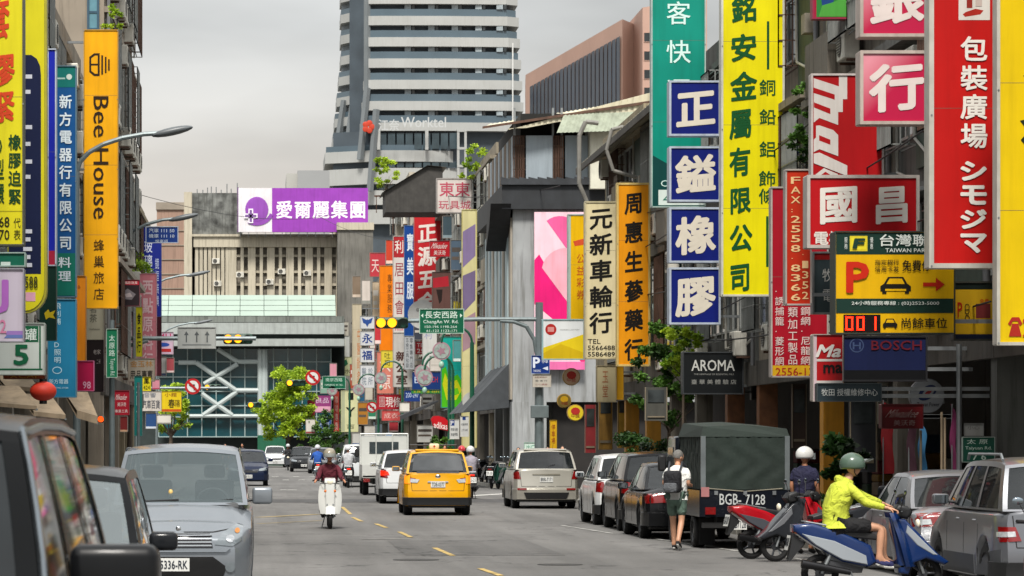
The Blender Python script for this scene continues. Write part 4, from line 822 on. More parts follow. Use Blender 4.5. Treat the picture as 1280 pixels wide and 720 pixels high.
sign(275, (416, 420, 437, 452), 'b9bcb8', 'plain white sign overlapping the purple vertical sign', (), (((419, 424, 432, 450), 'c3c6bb'),), frame='9a9d98', fw=.6)
sign(272, (421, 446, 440, 470), 'c3c79c', 'small pale yellow sign with a green leaf mark', (('H', '香水', 423, 438, 461, 467, '4a4a2a'),), (([(428, 452), (433, 449), (435, 455), (430, 459)], '2a6a4a', 'leaf_emblem'),), frame='9a9d80', fw=.6)
sign(240, (426, 488, 448, 540), 'c6c69a', 'pale yellow sign with large black letters I and Y', (('H', 'I', 435, 442, 491, 500, '1a1a18', BOLD), ('H', 'Y', 432, 444, 509, 521, '1a1a18', BOLD), ('H', '吉', 433, 443, 530, 536, '3a3a28')), (((427, 489, 431, 539), 'a3a88a'),), frame='a3a37f', fw=.6)
sign(245, (417, 489, 424, 541), 'a33a30', 'thin faded red vertical sign left of the letter sign', (('V', '咖啡專賣', 418.5, 422.5, 494, 538, 'c9a8a0'),), frame='8a3a30', fw=.5)
sign(250, (392, 494, 414, 516), '8a3a72', 'small magenta sign with pink strips under the purple vertical sign', (('H', '良品', 395, 411, 497, 504, 'd0b9cc'),), (((393, 508, 413, 515), 'd09ab0'),), frame='6a3a5a', fw=.5)
sign(250, (396, 524, 414, 541), '2a4a8a', 'small blue notice board under the magenta sign', (('H', '停車', 398, 412, 527, 533, 'b9c6da'), ('H', '大樓', 398, 412, 534, 539, 'b9c6da')), frame='3a4a70', fw=.5)
sign(200, (471, 440, 492, 492), 'c87868', 'salmon pink sign with pale characters behind the green poles', (('V', '大原', 474, 489, 445, 488, 'dfc9c0', BOLD),), frame='b0705f', fw=.6)
sign(190, (471, 493, 513, 512), 'a3202c', 'wide red sign with white characters beside a green pole', (('H', '現修改', 482, 510, 496, 509, 'dccfca', BOLD), ('H', '圖', 474, 481, 496, 509, 'b89a98')), frame='8d2a30', fw=.6)
sign(192, (477, 513, 500, 526), 'c0504e', 'small salmon sign hanging below the wide red sign', (('H', '成衣', 480, 497, 516, 523, 'd9b8b0'),), frame='a0504c', fw=.5)
sign(194, (476, 438, 492, 460), 'cdbb3c', 'small yellow sign above the salmon pink sign', (('V', '吐司', 480, 488, 440, 458, '23331a'),), frame='a3962a', fw=.5)
sign(188, (491, 416, 516, 484), 'b5b2ad', 'white sign with dark brown office furniture characters', (('V', '新公室', 494, 510, 438, 482, '4a2f2a', dict(off=.028, fill=.9)),), frame='98958f', fw=.7, xf=9.5)
sign(180, (505, 420, 518, 462), 'a9adb0', 'grey panel sign with columns of tiny dark characters', (('V', '五金工具批發', 507, 511, 422, 460, '4a4f54'), ('V', '零售專門店', 512, 516, 422, 460, '4a4f54')), frame='8f9396', fw=.5)
sign(174, (519, 427, 548, 443), 'b02a30', 'red phone number sign with white digits', (('H', 'TEL:', 521, 534, 429, 434, 'dccfca'), ('H', '2550', 521, 540, 436, 441.5, 'dccfca', BOLD)), frame='8d2a30', fw=.5)
sign(165, (515, 465, 551, 487), '14346e', 'blue tool brand sign with red letters above a green strip', (('H', 'BOSCH', 528, 547, 471, 478, 'a82a3a', BOLD), ('H', 'B', 518, 524, 471, 479, 'b9c6da')), frame='2a3a5a', fw=.6, xf=9.9)
sign(165, (514, 487.5, 551, 492), '1f7a3a', 'thin green strip sign with yellow dots under the blue brand sign', (('H', '工具·五金·材料', 516, 549, 488.5, 491, 'c9b42a'),), frame='1f5a3a', fw=.3)
sign(170, (505, 488, 525, 502), '1f3a7a', 'small dark blue number sign beside a green pole', (('H', '200-247', 507, 523, 491, 497, 'b9c6da'),), frame='2a3a5a', fw=.4)
t = sign(158, (551, 421, 586, 510), '18a99c', 'teal banner with green and yellow blob shapes and red spots', (), (
    ([(552, 509), (552, 462), (557, 458), (560, 470), (564, 472), (572, 468), (578, 478), (583, 500), (582, 509)], '4cb81a', 'green_blob'), ([(553, 480), (556, 466), (561, 478), (571, 475), (577, 488), (570, 500), (558, 500)], 'c9d01a', 'yellow_blob'),
    ([(562, 487), (572, 485), (574, 492), (564, 496)], '6cc81a', 'green_blob'), ([(579, 452), (584, 450), (584, 464), (580, 463)], 'c02a1a', 'red_spot'), ([(578, 486), (584, 480), (584, 496), (580, 497)], 'c02a1a', 'red_spot')), frame='3a8a7f', fw=.8, xf=10)
lips = [(538, 524), (541, 520), (548, 519.5), (556, 522), (560, 526), (560, 539), (550, 537), (541, 533)]
sign(148, (538, 519, 561, 539), 'b8141f', 'tilted red rounded sign with small white letters', (('H', 'adikas', 542, 559, 528, 536, 'e3d8d4', dict(rise=-.3, off=.01)),), outline=lips, frame='8a1a20', fw=.8)
sign(137, (562, 524, 574, 549), 'c9cac8', 'left one of two small white parking notices on poles', (('H', 'P', 563.5, 567, 526, 531, 'e3e3e3', BOLD), ('H', '停車收費', 563.5, 572, 535, 539, '4a4f54'), ('H', '路邊停車', 563.5, 572, 541, 545, '4a4f54')), (((563, 525, 568, 532), '1f3a7a'),), fw=.4, dep=.08, group='small white parking notices')
sign(137, (575, 520, 586, 546), 'c9cac8', 'right one of two small white parking notices on poles', (('H', '收費時間', 576.5, 584.5, 529, 532, '4a4f54'), ('H', '上午九時', 576.5, 584.5, 536, 539, '4a4f54')), (((578, 521, 582, 525), '1f3a7a'),), fw=.4, dep=.08, group='small white parking notices')
sign(160, (540, 340, 563, 398), '5a3f3a', 'cluttered brown board with hanging red lanterns under the tool sign', (), (([(541, 348), (560, 345), (561, 358), (541, 360)], 'a0202c', 'red_lantern_print'), ([(545, 362), (553, 362), (552, 376), (549, 380)], '241a18', 'dark_print')), frame='4a3a34', fw=.6, xf=10)
# yellow fronts right behind the parked cars
sign(99, (745, 457, 770, 503), 'b7ab88', 'pale grubby shop fascia below the cream sign', (('V', '玉堂', 752, 760, 462, 498, '9a5a3a'),), frame='8f8468', fw=.8, xf=11.4)
sign(97, (770, 457, 779, 500), 'c9951a', 'narrow yellow strip sign below the golden sign', (), frame='9a7a2a', fw=.6, xf=11.4)
for (cx, cy, r, c, c2, lb, D_) in ((714, 471, 11, 'c9a88a', 'b0302a', 'round lottery lamp sign with a red centre, upper', 104), (719, 516, 10.5, 'd6bf2a', 'b0302a', 'round yellow lottery sign with a red heart, lower', 103), (705, 501, 9, '6a5a2a', 'b08a1a', 'dim gold coin shaped sign between the round lottery signs', 106)):
    o = [(cx+r*math.cos(R(i*20)), cy-r*math.sin(R(i*20))) for i in range(18)]
    sign(D_, (cx-r, cy-r, cx+r, cy+r), c, lb, (('H', '中獎' if c2 == 'b0302a' else '福', cx-r*.5, cx+r*.5, cy+r*.1, cy+r*.6, c2 if r > 10.6 else '7a3a1a'),), (([(cx+r*.55*math.cos(R(i*30)), cy-2-r*.45*math.sin(R(i*30))) for i in range(12)], c2, 'emblem'),), outline=o, frame='a3823a', fw=1, dep=.18)
sign(52.5, (1100, 505, 1152, 536), '5a0f14', 'dim red tool brand banner under the round grey sign', (('H', 'Milwaukee', 1108, 1146, 512, 522, '8f7774', dict(shear=.2)), ('H', '美沃奇', 1115, 1142, 525, 532, '8f7774')), frame='4a1014', fw=.8, xf=11.4)
sign(49.5, (1202, 546, 1243, 578), '11493a', 'green house number plate with white digits near the right pillar', (('H', '太 原', 1208, 1234, 549, 555, 'b3c6ba'), ('H', 'Taiyuan Rd.', 1206, 1239, 558, 563, 'b3c6ba'), ('H', '7 6', 1215, 1232, 567, 575, 'b3c6ba', BOLD)), frame='9aa8a0', fw=.8, dep=.06)
sign(49.6, (1205, 529, 1229, 545), '7a7a78', 'pale paper notice above the green number plate', (('H', '小心', 1209, 1224, 532, 537, '55524e'),), frame='6a6a68', fw=.5, dep=.05, name='paper_notice')
# ---------------- left side
sign(45, (-45, -45, 31, 308), 'd2c81e', 'tall yellow sign at the left edge with red brush characters', (
    ('V', '套', -14, 14, -5, 56, 'c0401f', BRUSH), ('V', '膠緊', -14, 21, 66, 158, 'c0401f', dict(off=.03, rise=.1)), ('V', '橡膠迫緊', 11, 28, 168, 258, '15401f', dict(off=.02)), ('V', 'O型環', -8, 7, 168, 258, '15401f', dict(off=.015)), ('H', '5568', -14, 13, 272, 285, '2a2a12', BOLD), ('H', '5570', -14, 13, 288, 301, '2a2a12', BOLD), ('V', '代表', 18, 27, 272, 302, '2a2a12')), (((-43, 264.5, 29, 265.5), 'a39a1a', 'panel_seam'),), frame='4a4c40', fw=2, dep=.3, xf=-5)
def rr(x0, y0, x1, y1, r): return [(x0, y0), (x1, y0), (x1, y1-r)] + [(x1-r+r*math.cos(R(a)), y1-r+r*math.sin(R(a))) for a in (15, 30, 45, 60, 75)] + [(x1-r, y1), (x0, y1)]
o = rr(10, -45, 59, 392, 28)
sign(53, (10, -45, 59, 392), 'c9c01c', 'rounded yellow sign with a navy panel behind the left yellow sign', (('H', '588', 32, 48, 346, 361, '3a3a14', BOLD),),
     (([(12, 70), (40, 70), (47, 75), (51, 84), (52, 95), (52, 343), (12, 343)], '0f1838', 'navy_panel'), ((33, 366, 45, 377), 'd09ab0', 'pink_note'),) + tuple(((30, y-2.5, 39 if k % 2 else 41, y+2.5), 'b9bcc6', 'white_stroke') for k, y in enumerate((97, 116, 160, 181, 203, 222, 290, 300, 312, 322, 332))), outline=o, frame='a09a2a', fw=3, dep=.3, xf=-5)
sign(60, (60, 62, 71, 333), '1423a0', 'narrow royal blue sign edge with a red foot', (), (((60, 314, 71, 333), 'a0203a'),), frame='b3bccb', fw=1.5, dep=.3, xf=-5)
sign(62, (70, 83, 96, 372), '0f4f8a', 'blue electric shop sign with white vertical characters and a teal top', (('V', '新方電器行有限公司', 74, 91, 117, 315, 'cfdbe2', dict(off=.02, fill=.85)), ('V', '料理', 73, 90, 320, 354, 'cfdbe2', dict(off=.015, fill=.85))),
     (((71.5, 84.5, 94.5, 110), '0a6e68', 'teal_panel'), ([(87+3.6*math.cos(R(i*30)), 97-3.6*math.sin(R(i*30))) for i in range(12)], 'c9d6d0', 'round_emblem'), ((72, 98, 82, 100), 'a9c6c0'), ((71.5, 317, 94.5, 370), '0b6a5a', 'green_panel')), frame='5a7a8a', fw=1.2, xf=-5)
sign(57, (50, 333, 71, 426), '0a2f26', 'dark green sign with yellow star shapes below the blue narrow sign', (), (([(56, 392), (61, 387), (63, 391), (70, 388), (67, 394), (70, 399), (62, 397), (58, 400)], 'c9b01a', 'star_shape'),), frame='1a3a30', fw=.8, xf=-5)
sign(43, (-30, 316, 33, 334), '0b5a46', 'dark teal bar sign above the pale lilac sign', (), (((2, 328, 14, 334), 'b9c6c0'),), frame='8fa39c', fw=1.5)
sign(42, (-40, 336, 31, 428), 'b3aab8', 'pale lilac sign with large purple letters at the left edge', (('H', 'J', -4, 12, 350, 392, '9a5aa8', dict(off=.04)), ('H', '2', 1, 9, 400, 417, 'b8708f', BOLD)), (([(10, 414), (30, 414), (30, 419), (8, 419)], '8a6aa8'), ([(10, 419), (30, 419), (30, 423), (6, 423)], '5a6aa0')), frame='8a8890', fw=1.5)
sign(50, (-20, 404, 57, 469), 'bcc3be', 'white sign with a green frame and a large green figure five', (('H', '罐', 31, 47, 411, 426, 'cfdcd4', BOLD), ('H', '5', 18, 37, 431, 457, '0f5a3a', dict(off=.03))), (((30, 408, 49, 428), '0f5a3a', 'green_tab'), ((-18, 461, 54, 463), '0f5a3a', 'green_line'), ((50, 408, 52, 462), '0f5a3a', 'green_line')), frame='9aa39c', fw=1.2, dep=.35, xf=-5)
sign(50.5, (5, 466, 57, 474), '8a3a1a', 'thin rusty orange strip sign under the green framed sign', (('H', '·XCAF', 10, 50, 467, 473, 'b07a2a'),), frame='5a3a2a', fw=.5)
sign(59, (60, 374, 96, 497), '1a6f93', 'teal blue lighting sign with thin white vertical characters', (('V', '飛利浦LED照明', 68, 77, 378, 455, 'b3d0da', dict(fill=.9)), ('H', '新方電器', 62, 86, 474, 480, 'b3d0da'), ('H', 'LIGHTING STORE', 65, 86, 484, 486, 'b3d0da')),
     ((el(72, 463, 6, 4.5, 0), 'a9c6d2', 'oval_emblem'), (el(72, 463, 5, 3.5, 0), '1a6f93', 'oval_emblem')), frame='4a7a90', fw=1, xf=-5)
sign(66, (95, 345, 108, 482), 'cf7d10', 'narrow plain orange vertical sign on the left', (('H', 'B', 98, 101, 357, 361, 'a04a1a'),), frame='b0742a', fw=.8, xf=-5)
BH = '2a1d10'
hexs = ([(112, 72), (118, 67.5), (125, 67.5), (125, 96), (118, 96), (112, 91)], BH, 'bee_emblem')
sign(80, (105, 38, 148, 386), 'e0a008', 'tall golden hostel sign with dark letters running down and a bee logo', (('R', 'Bee', 117, 136, 121, 172, BH, MED), ('R', 'House', 117, 136, 186, 274, BH, MED), ('V', '蜂巢旅店', 117, 131, 297, 378, BH, dict(fill=.78))),
     (hexs, ([(114.5, 74), (119, 70.5), (122.5, 70.5), (122.5, 80.5), (114.5, 80.5)], 'e0a008', 'bee_emblem_gap'), ([(114.5, 83), (122.5, 83), (122.5, 93), (119, 93), (114.5, 89.5)], 'e0a008', 'bee_emblem_gap'), ((127, 70, 129.2, 94), BH, 'bee_emblem_line'), ((131.5, 72, 133.5, 92), BH, 'bee_emblem_line'), ((135.5, 75, 137.5, 89), BH, 'bee_emblem_line')), frame='b98a1a', fw=1.2, dep=.3, xf=-5)
sign(84, (108, 366, 130, 425), 'b9b49f', 'cream sign with faint calligraphy below the hostel sign', (('V', '茗茶', 112, 122, 380, 404, '6a6a60', dict(off=0)), ('H', 'teahouse', 112, 125, 410, 413, '6a6a60')), (((108.8, 366.5, 129, 374), '2a2622'),), frame='8f8b7a', fw=.6)
sign(84, (108, 425, 130, 490), '241a1c', 'dark brown sign with small white characters below the cream sign', (('H', '老家', 117, 126, 437, 443, 'b9b0ac'), ('H', '二米', 121, 126, 449, 455, 'a39a96')), frame='3a2a2c', fw=.5)
sign(64, (97, 451, 118, 489), 'b01248', 'magenta sign with pink figures behind the orange strip', (('H', '98', 104, 114, 477, 486, 'd09ab0', BOLD),), frame='c0608a', fw=.8)
sign(92, (146, 350, 175, 383), '231a1e', 'dark photo sign with a red top band', (('H', '人像攝影寫真', 148, 172, 352, 355.5, 'd9c4c0'),), (((147, 351, 174, 356.5), 'a0142a', 'red_band'), ([(151, 366), (160, 361), (170, 368), (165, 375), (154, 374)], '6a6468', 'photo_print'), ([(156, 368), (163, 366), (166, 371), (158, 372)], '9a8f90', 'photo_print')), frame='6a2a34', fw=.6, xf=-5)
sign(111, (175, 342, 196, 470), 'cf7d88', 'tall pink sign with pale characters left of the blue glass shop sign', (('V', '西點原料行', 178, 192, 348, 462, 'e3c0c4', dict(off=.02)),), frame='c08a90', fw=.6)
sign(106, (157, 384, 177, 478), 'c39aa0', 'wider pale pink sign behind the green street name plate', (('V', '包裝材料', 161, 172, 392, 470, 'd9c3c6'),), frame='a98a8f', fw=.6)
sign(103, (170, 384, 178, 446), 'd2c61e', 'thin yellow sign with black brush marks', (('V', '食品行', 171.5, 176.5, 390, 442, '23220f', dict(off=.02)),), frame='a39a2a', fw=.4)
sign(116, (176, 284, 202, 396), '16247a', 'dark blue glass shop sign with white characters', (('V', '玻璃城', 180, 191, 300, 352, 'c3c9da', MED), ('V', '鏡框裝潢', 194, 199, 322, 384, 'aab3cc')), frame='2a3a80', fw=.6, xf=-4.7)
sign(117, (188, 393, 202, 470), '5a2430', 'dark red brown sign below the blue glass shop sign', frame='4a2a30', fw=.5, xf=-4.7)
sign(120, (147, 250, 175, 287), '1f3a80', 'small blue sign with one white character beside green leaves', (('V', '頭', 160, 173, 256, 282, 'c3cede', BOLD), ('V', '人', 149, 158, 256, 282, 'c3cede', BOLD)), frame='b3bccb', fw=1)
sign(100, (160, 448, 194, 477), 'b8ad9c', 'beige sign with faded orange line above black characters', (('H', '金玉林', 163, 191, 451, 459, 'c08a4a', MED), ('H', '用品專賣', 163, 191, 463, 474, '1c1a16', MED)), frame='958b7c', fw=.7)
sign(78, (142, 488, 162, 519), 'a0162a', 'small red sign with white lettering low on the left', (('H', 'Milwaukee', 145, 159, 493, 500, 'dcc9c6', dict(shear=.2)), ('H', '美沃奇', 147, 158, 503, 508, 'dcc9c6'), ('H', '專業工具', 144, 160, 512, 516, 'dcc9c6')), frame='8a2030', fw=.5)
sign(125, (193, 415, 217, 443), 'c3a8bc', 'small twenty four hour sign with blue and red marks', (('H', '24H', 195, 214, 417, 425, 'b02a5c', BOLD),), ((el(204, 431, 8, 2.6, 0), '2a4a9a'), ((195, 436, 214, 440), 'b02a2a'), ((194, 427, 216, 435), 'b9c3cf') if 0 else ((194, 426, 216, 427), 'c9c3cf')), frame='a3909c', fw=.6)
sign(140, (176, 489, 202, 514), 'b9b3ac', 'white pet shop style sign with grey characters', (('H', '汽車百貨', 178, 200, 500, 511, '3a3f4a', BOLD), ('H', '音響', 180, 195, 491, 497, '6a6f7a')), frame='8f8a84', fw=.5)
sign(139, (202, 489, 227, 515), 'd0b41a', 'yellow sign with black character for spring and a red foot', (('V', '春', 210, 219, 498, 511, '1c1a10', BOLD), ('H', '陽', 219, 225, 500, 509, '1c1a10'), ('H', '小館', 206, 221, 491, 496, '7a3a1a')), (((202.5, 511.5, 226.5, 514.6), 'b04a1a'),), frame='a3902a', fw=.5)
sign(88, (168, 470, 178, 545), '0f6a66', 'thin teal vertical sign low on the left', (('V', '大同公司', 170.5, 175.5, 478, 538, 'a9c6c0'),), frame='3a6a66', fw=.5)
sign(90, (178, 471, 189, 489), 'd2c61e', 'tiny yellow sign with black figures', (('H', '鳳', 180, 187, 473, 480, '23220f', BOLD), ('H', '424', 179.5, 187.5, 482, 487, '23220f')), frame='a39a2a', fw=.4)

# ================================================================ street furniture
TS = M('signal_body', '0f3d2a', .5, var=.1)
def lamp_mat(n, c, e): return M(n, c, .4, emit=e)
AMB = lamp_mat('amber_lamp', 'ff9a10', 1.6); OFF_ = M('lamp_off', '0a1a14', .3); OFFG = M('lamp_off_green', '0a3a2c', .3); OFFR = M('lamp_red_dim', '6a2408', .3)
def signal(D, px, py, w, h, label, lits, body=TS):
    t = thing('traffic_light', label, 'traffic light', (PX(px, D), D, PZ(py, D)), group='traffic lights on the mast arms'); k = D/FPX
    MB().rbox(-w/2*k, w/2*k, 0, .3, -h/2*k, h/2*k, .08, 2).build('housing', body, t); n = len(lits)
    for i, mt in enumerate(lits):
        x = (-w/2+w*(i+.5)/n)*k; r = min(w/n, h)*.42*k
        MB().cyl((x, -.04, 0), (x, .02, 0), r, n=16).build('lamp', mt, t)
        m = MB()
        for j in range(8): a0, a1 = R(j*22.5), R((j+1)*22.5); m.add([(x+r*1.1*math.cos(a), y, r*1.1*math.sin(a)) for a in (a0, a1) for y in (0, -.22)], [(0, 1, 3, 2)])
        m.build('visor', DARK() if body is not TS else TS, t)
    return t
signal(108, 490, 403.5, 41, 14, 'horizontal traffic light with amber lamps lit left of the green street sign', [AMB, AMB, OFFG])
signal(104, 297.5, 423.5, 37, 13, 'horizontal traffic light with two amber lamps on the left mast arm', [AMB, AMB, OFFG])
signal(228, 370, 478.5, 24, 8, 'small distant traffic light in front of the bright green tree', [AMB, OFFG, OFFG])
signal(150, 266, 484, 21, 7.5, 'small traffic light beside the left no turn sign', [AMB, OFFG, OFFG])
signal(235, 318, 506, 18, 7, 'tiny distant traffic light before the glass hall', [AMB, OFFG])
signal(76, 126, 524, 11, 9, 'small orange pedestrian light low on the left', [lamp_mat('orange_man', 'e04a10', 1.2)])
def ringsign(D, px, py, r, label, arrow, back='c9cac8', ring='a81f22'):
    t = thing('round_traffic_sign', label, 'traffic sign', (PX(px, D), D, PZ(py, D))); k = D/FPX
    MB().cyl((0, 0, 0), (0, .05, 0), r*k, n=28).build('disc', sg(ring), t); MB().cyl((0, -.01, 0), (0, .03, 0), r*.72*k, n=28).build('face', sg(back), t)
    m = MB(); m.add([(a*r*k, -.02, b*r*k) for a, b in arrow], [tuple(range(len(arrow)))]); m.build('arrow_symbol', ink('1a1a1c'), t, recalc=False)
    d = MB(); c = .707*r*.78*k; w = r*.11*k; d.add([(-c-w, -.025, c-w), (-c+w, -.025, c+w), (c+w, -.025, -c+w), (c-w, -.025, -c-w)], [(0, 1, 2, 3)]); d.build('slash', sg(ring), t); return t
LT = [(.1, -.5), (.25, -.5), (.25, .25), (-.2, .25), (-.2, .45), (-.5, .15), (-.2, -.1), (-.2, .1), (.1, .1)]
ringsign(149, 241, 483, 10, 'no left turn sign with red ring on the left mast arm', LT); ringsign(227, 391, 472, 9.5, 'no left turn sign with red ring beside the distant green street sign', LT)
ringsign(185, 465, 509, 7, 'no entry for turns sign with red ring below the white tile signs', [(-.4, .1), (.4, .1), (.4, -.1), (-.4, -.1)])
t = thing('blank_sign_disc', 'blank round pale sign disc fixed to a green lamp post', 'sign disc', (PX(590, 131), 130.9, PZ(502, 131))); MB().cyl((0, 0, 0), (0, .04, 0), .40, n=28).build('disc', M('pale_disc', 'a9aaa6', .6, var=.1), t)
t = thing('round_board', 'large round white board above the green street sign', 'round board', (PX(528, 172), 172, PZ(393, 172))); MB().cyl((0, 0, 0), (0, .1, 0), .78, n=30).build('disc', M('white_disc', 'c3c3c0', .6, var=.1), t)
for dx in (-.25, .3): MB().cyl((dx, -.02, .25), (dx, .02, .25), .1, n=12).build('mark', M('grey_disc_mark', '8f8f8c', .6), t)
# masts
GP = M('grey_painted_pole', '6f7a7c', .45, metal=.3, var=.15, scale=4, streak=.3)
def pole(D, px, ytop, label, r=.1, mat=None, cat='pole', name='street_pole', z0=0.12):
    t = thing(name, label, cat, (PX(px, D), D, z0)); MB().cyl((0, 0, 0), (0, 0, PZ(ytop, D)-z0), r, r*.75, n=14).build('shaft', mat or GP, t); MB().cyl((0, 0, 0), (0, 0, .25), r*1.7, r*1.5, n=14).build('base', mat or GP, t); return t
t = pole(108.5, 674, 378, 'grey mast on the right carrying the arm with the green street sign', .17)
zb = .12; x0 = PX(674, 108.5)
def lp(px, py, D=108.5): return (PX(px, D)-x0, 0, PZ(py, D)-zb)
MB().tube([lp(674, 399), (lp(600, 399)), lp(470, 402)], .075, 10).build('mast_arm', GP, t)
MB().tube([lp(672, 450), lp(668, 425), lp(658, 408), lp(642, 402), lp(625, 401)], .07, 10).build('mast_brace', GP, t)
MB().rbox(-.3, .3, -.25, -.05, PZ(527, 108.5), PZ(515, 108.5)+.1, .02, 1).build('junction_box', GP, t)
t = pole(103.5, 143, 258, 'grey street mast on the left carrying the long signal arm', .12)
x0 = PX(143, 103.5); lq = lambda px, py: (PX(px, 103.5)-x0, 0, PZ(py, 103.5)-zb)
MB().tube([lq(143, 423), lq(320, 423)], .07, 8).build('mast_arm', GP, t); MB().tube([lq(146, 463), lq(150, 445), lq(162, 432), lq(185, 426)], .06, 8).build('mast_brace', GP, t)
t = pole(149.5, 172, 478, 'thin mast on the left past the crossing holding the no turn sign', .08)
MB().tube([(0, 0, PZ(485, 149.5)-.12), (PX(285, 149.5)-PX(172, 149.5), 0, PZ(485, 149.5)-.12)], .06, 8).build('mast_arm', GP, t)
def streetlamp(D, px, ytop, tipx, tipy, label):
    t = thing('street_lamp', label, 'street lamp', (PX(px, D), D, .12), group='grey street lamps along the left side'); z = PZ(ytop, D)-.12; dx = PX(tipx, D)-PX(px, D); dz = PZ(tipy, D)-PZ(ytop, D)
    MB().cyl((0, 0, 0), (0, 0, z), .09, .06, n=12).build('shaft', GP, t)
    MB().tube([(0, 0, z)] + [(dx*(1-math.cos(R(a)))*.92, 0, z+dz*math.sin(R(a))) for a in (15, 30, 45, 60, 75, 88)], .05, 8).build('arm', GP, t)
    m = MB(); m.ell((dx*.97, 0, z+dz+.03), abs(dx)*.16+.12, .12, .09, 14, 8, Matrix.Rotation(R(-12), 3, 'Y')); m.build('lamp_head', M('lamp_head_grey', '5a5f62', .4, var=.1), t, smooth=True)
    return t
streetlamp(68, 96, 215, 219, 166, 'tall street lamp whose arm crosses the golden hostel sign')
streetlamp(101, 140, 330, 232, 273, 'street lamp reaching over the blue time limit plate')
streetlamp(150, 172, 385, 250, 343, 'third street lamp with its thin arm below the second one')
streetlamp(190, 196, 430, 256, 403, 'farthest and lowest thin street lamp arm on the left')
sign(103.2, (182, 283, 223, 304), '1a3a80', 'blue time limit plate on the left mast', (('H', '汽車 111 50', 186, 218, 285.5, 291, 'c3cede', MED), ('H', '機車 111 10', 186, 218, 292.5, 297.5, 'c3cede', MED), ('H', '慢車道', 194, 210, 299.5, 303, 'c3cede')), frame='b3bccb', fw=1, dep=.06)
MB().tube([(PX(147, 103.4), 103.4, PZ(300, 103.4)), (PX(165, 103.4), 103.4, PZ(283, 103.4)), (PX(222, 103.4), 103.4, PZ(278, 103.4))], .05, 8)
sign(102.9, (222, 409, 270, 436), 'a3a6a3', 'grey lane direction board beside the left traffic light', (), tuple(([(x-.8, 428), (x-.8, 419), (x-3, 419), (x, 414), (x+3, 419), (x+.8, 419), (x+.8, 428)], '55595b', 'arrow_symbol') for x in (233, 246, 259)) + (((228, 430.5, 264, 431.5), '6a6e70', 'rule_line'),), frame='8f9290', fw=.8, dep=.08)
sign(68, (133, 411, 147, 472), '0c6a48', 'green vertical street name plate on the left', (('V', '太原路', 136, 144, 418, 446, 'bcd6c8', BOLD), ('R', 'Taiyuan Rd.', 136.5, 143.5, 448, 470, 'bcd6c8')), frame='b3c6ba', fw=.6, dep=.06)
pole(68.3, 140, 400, 'plain pole holding the green vertical street name plate', .07)
pole(84.5, 173, 478, 'thin pole in front of the teal vertical sign', .05)
sign(107.8, (524, 386, 580, 417), '0a5a3f', 'green street name sign in Chinese and English above the traffic', (('H', '長安西路', 531, 572, 389, 398, 'c9dcd0', MED), ('H', 'ChangAn W. Rd.', 529, 573, 400, 405.5, 'c9dcd0', MED), ('H', '150-196 1198-264', 531, 571, 407, 410, 'c9dcd0'), ('H', '61-123 1123-171', 533, 571, 412, 415, 'c9dcd0'), ('H', '◂', 526, 529, 392, 397, 'c9dcd0'), ('H', '▸', 575, 578, 392, 397, 'c9dcd0')), frame='a9c3b6', fw=.8, dep=.08)
sign(228, (403, 470, 432, 486), '0a5a3f', 'smaller distant green street name sign', (('H', '南京西路', 407, 428, 472.5, 477, 'b3cfc0'), ('H', 'NANJING W. RD.', 406, 429, 480, 483, 'b3cfc0')), frame='a9c3b6', fw=.5, dep=.08)
sign(108.2, (664, 444, 687, 467), '12327a', 'square blue parking sign with white letter P on the grey mast', (('H', 'P', 666, 675, 446.5, 460, 'd6dcea', dict(off=.03)), ('H', '◂', 678, 685, 458, 463, 'd6dcea', BOLD), ('H', '停車', 677, 685, 449, 454, 'd6dcea'), ('H', 'PARKING', 667, 676, 462, 465, 'd6dcea')), frame='8fa0c0', fw=.5, dep=.06)
sign(108.2, (665.5, 468, 689, 484), 'b9b3a8', 'pale notice plate with tiny characters under the blue parking sign', (('H', '大型車除外', 668, 684, 470.5, 472.5, '7a4a3a'), ('H', '慢 速 行', 669, 684, 475, 477, '4a4f54'), ('H', '小心通過', 669, 684, 479.5, 481.5, '8a4a4a')), frame='9a958c', fw=.4, dep=.06)
sign(137, (478, 574, 479, 576), 'c9cac8', 'x', ()) if 0 else None
# green lamp posts with hanging discs
GPM = GREENPOLE()
def green_lamp(D, px, ytop, ydisc, dirn, label, r=.07, disc=True):
    t = thing('green_lamp_post', label, 'lamp post', (PX(px, D), D, .12), group='green lamp posts along the right kerb'); z = PZ(ytop, D)-.12
    MB().cyl((0, 0, 0), (0, 0, z), r*1.3, r, n=12).build('shaft', GPM, t)
    m = MB(); rr_ = .62; m.tube([(dirn*(rr_-rr_*math.cos(R(a))), 0, z+rr_*math.sin(R(a))) for a in range(0, 181, 20)], .05, 8); m.build('arm', GPM, t)
    if disc:
        xd = dirn*2*rr_; zd = z-.35
        o = MB().cyl((xd, -.02, zd), (xd, .03, zd), .37, n=22).build('ornament_disc', M('pale_ornament', '9a7680', .6, var=.1), t)
        MB().cyl((xd, -.04, zd), (xd, .01, zd), .31, n=22).build('disc_centre', M('ornament_centre', '8f9a94', .6, var=.3, scale=8), o)
        MB().add([(xd+.2*math.cos(a)*s, -.05, zd+.2*math.sin(a)*s) for a, s in [(R(i*36), 1 if i % 2 else .5) for i in range(10)]], [tuple(range(10))]).build('flower_print', M('pink_print', '94707c', .6), o)
        m = MB(); m.ell((xd, 0, zd-.56), .11, .11, .15, 10, 7); m.build('lamp_shade', M('frosted_green', '8fb3a0', .4), t, smooth=True)
    return t
green_lamp(130, 590, 428, 0, -1, 'nearest green lamp post with a blank round disc fixed to it', .085)
green_lamp(148, 561.5, 456, 0, -1, 'green lamp post in front of the teal banner')
green_lamp(141, 566, 462, 0, -1, 'dark green lamp post rising beside two white notices')
green_lamp(185, 503, 465, 0, -1, 'green lamp post rising from behind the white flatbed truck')
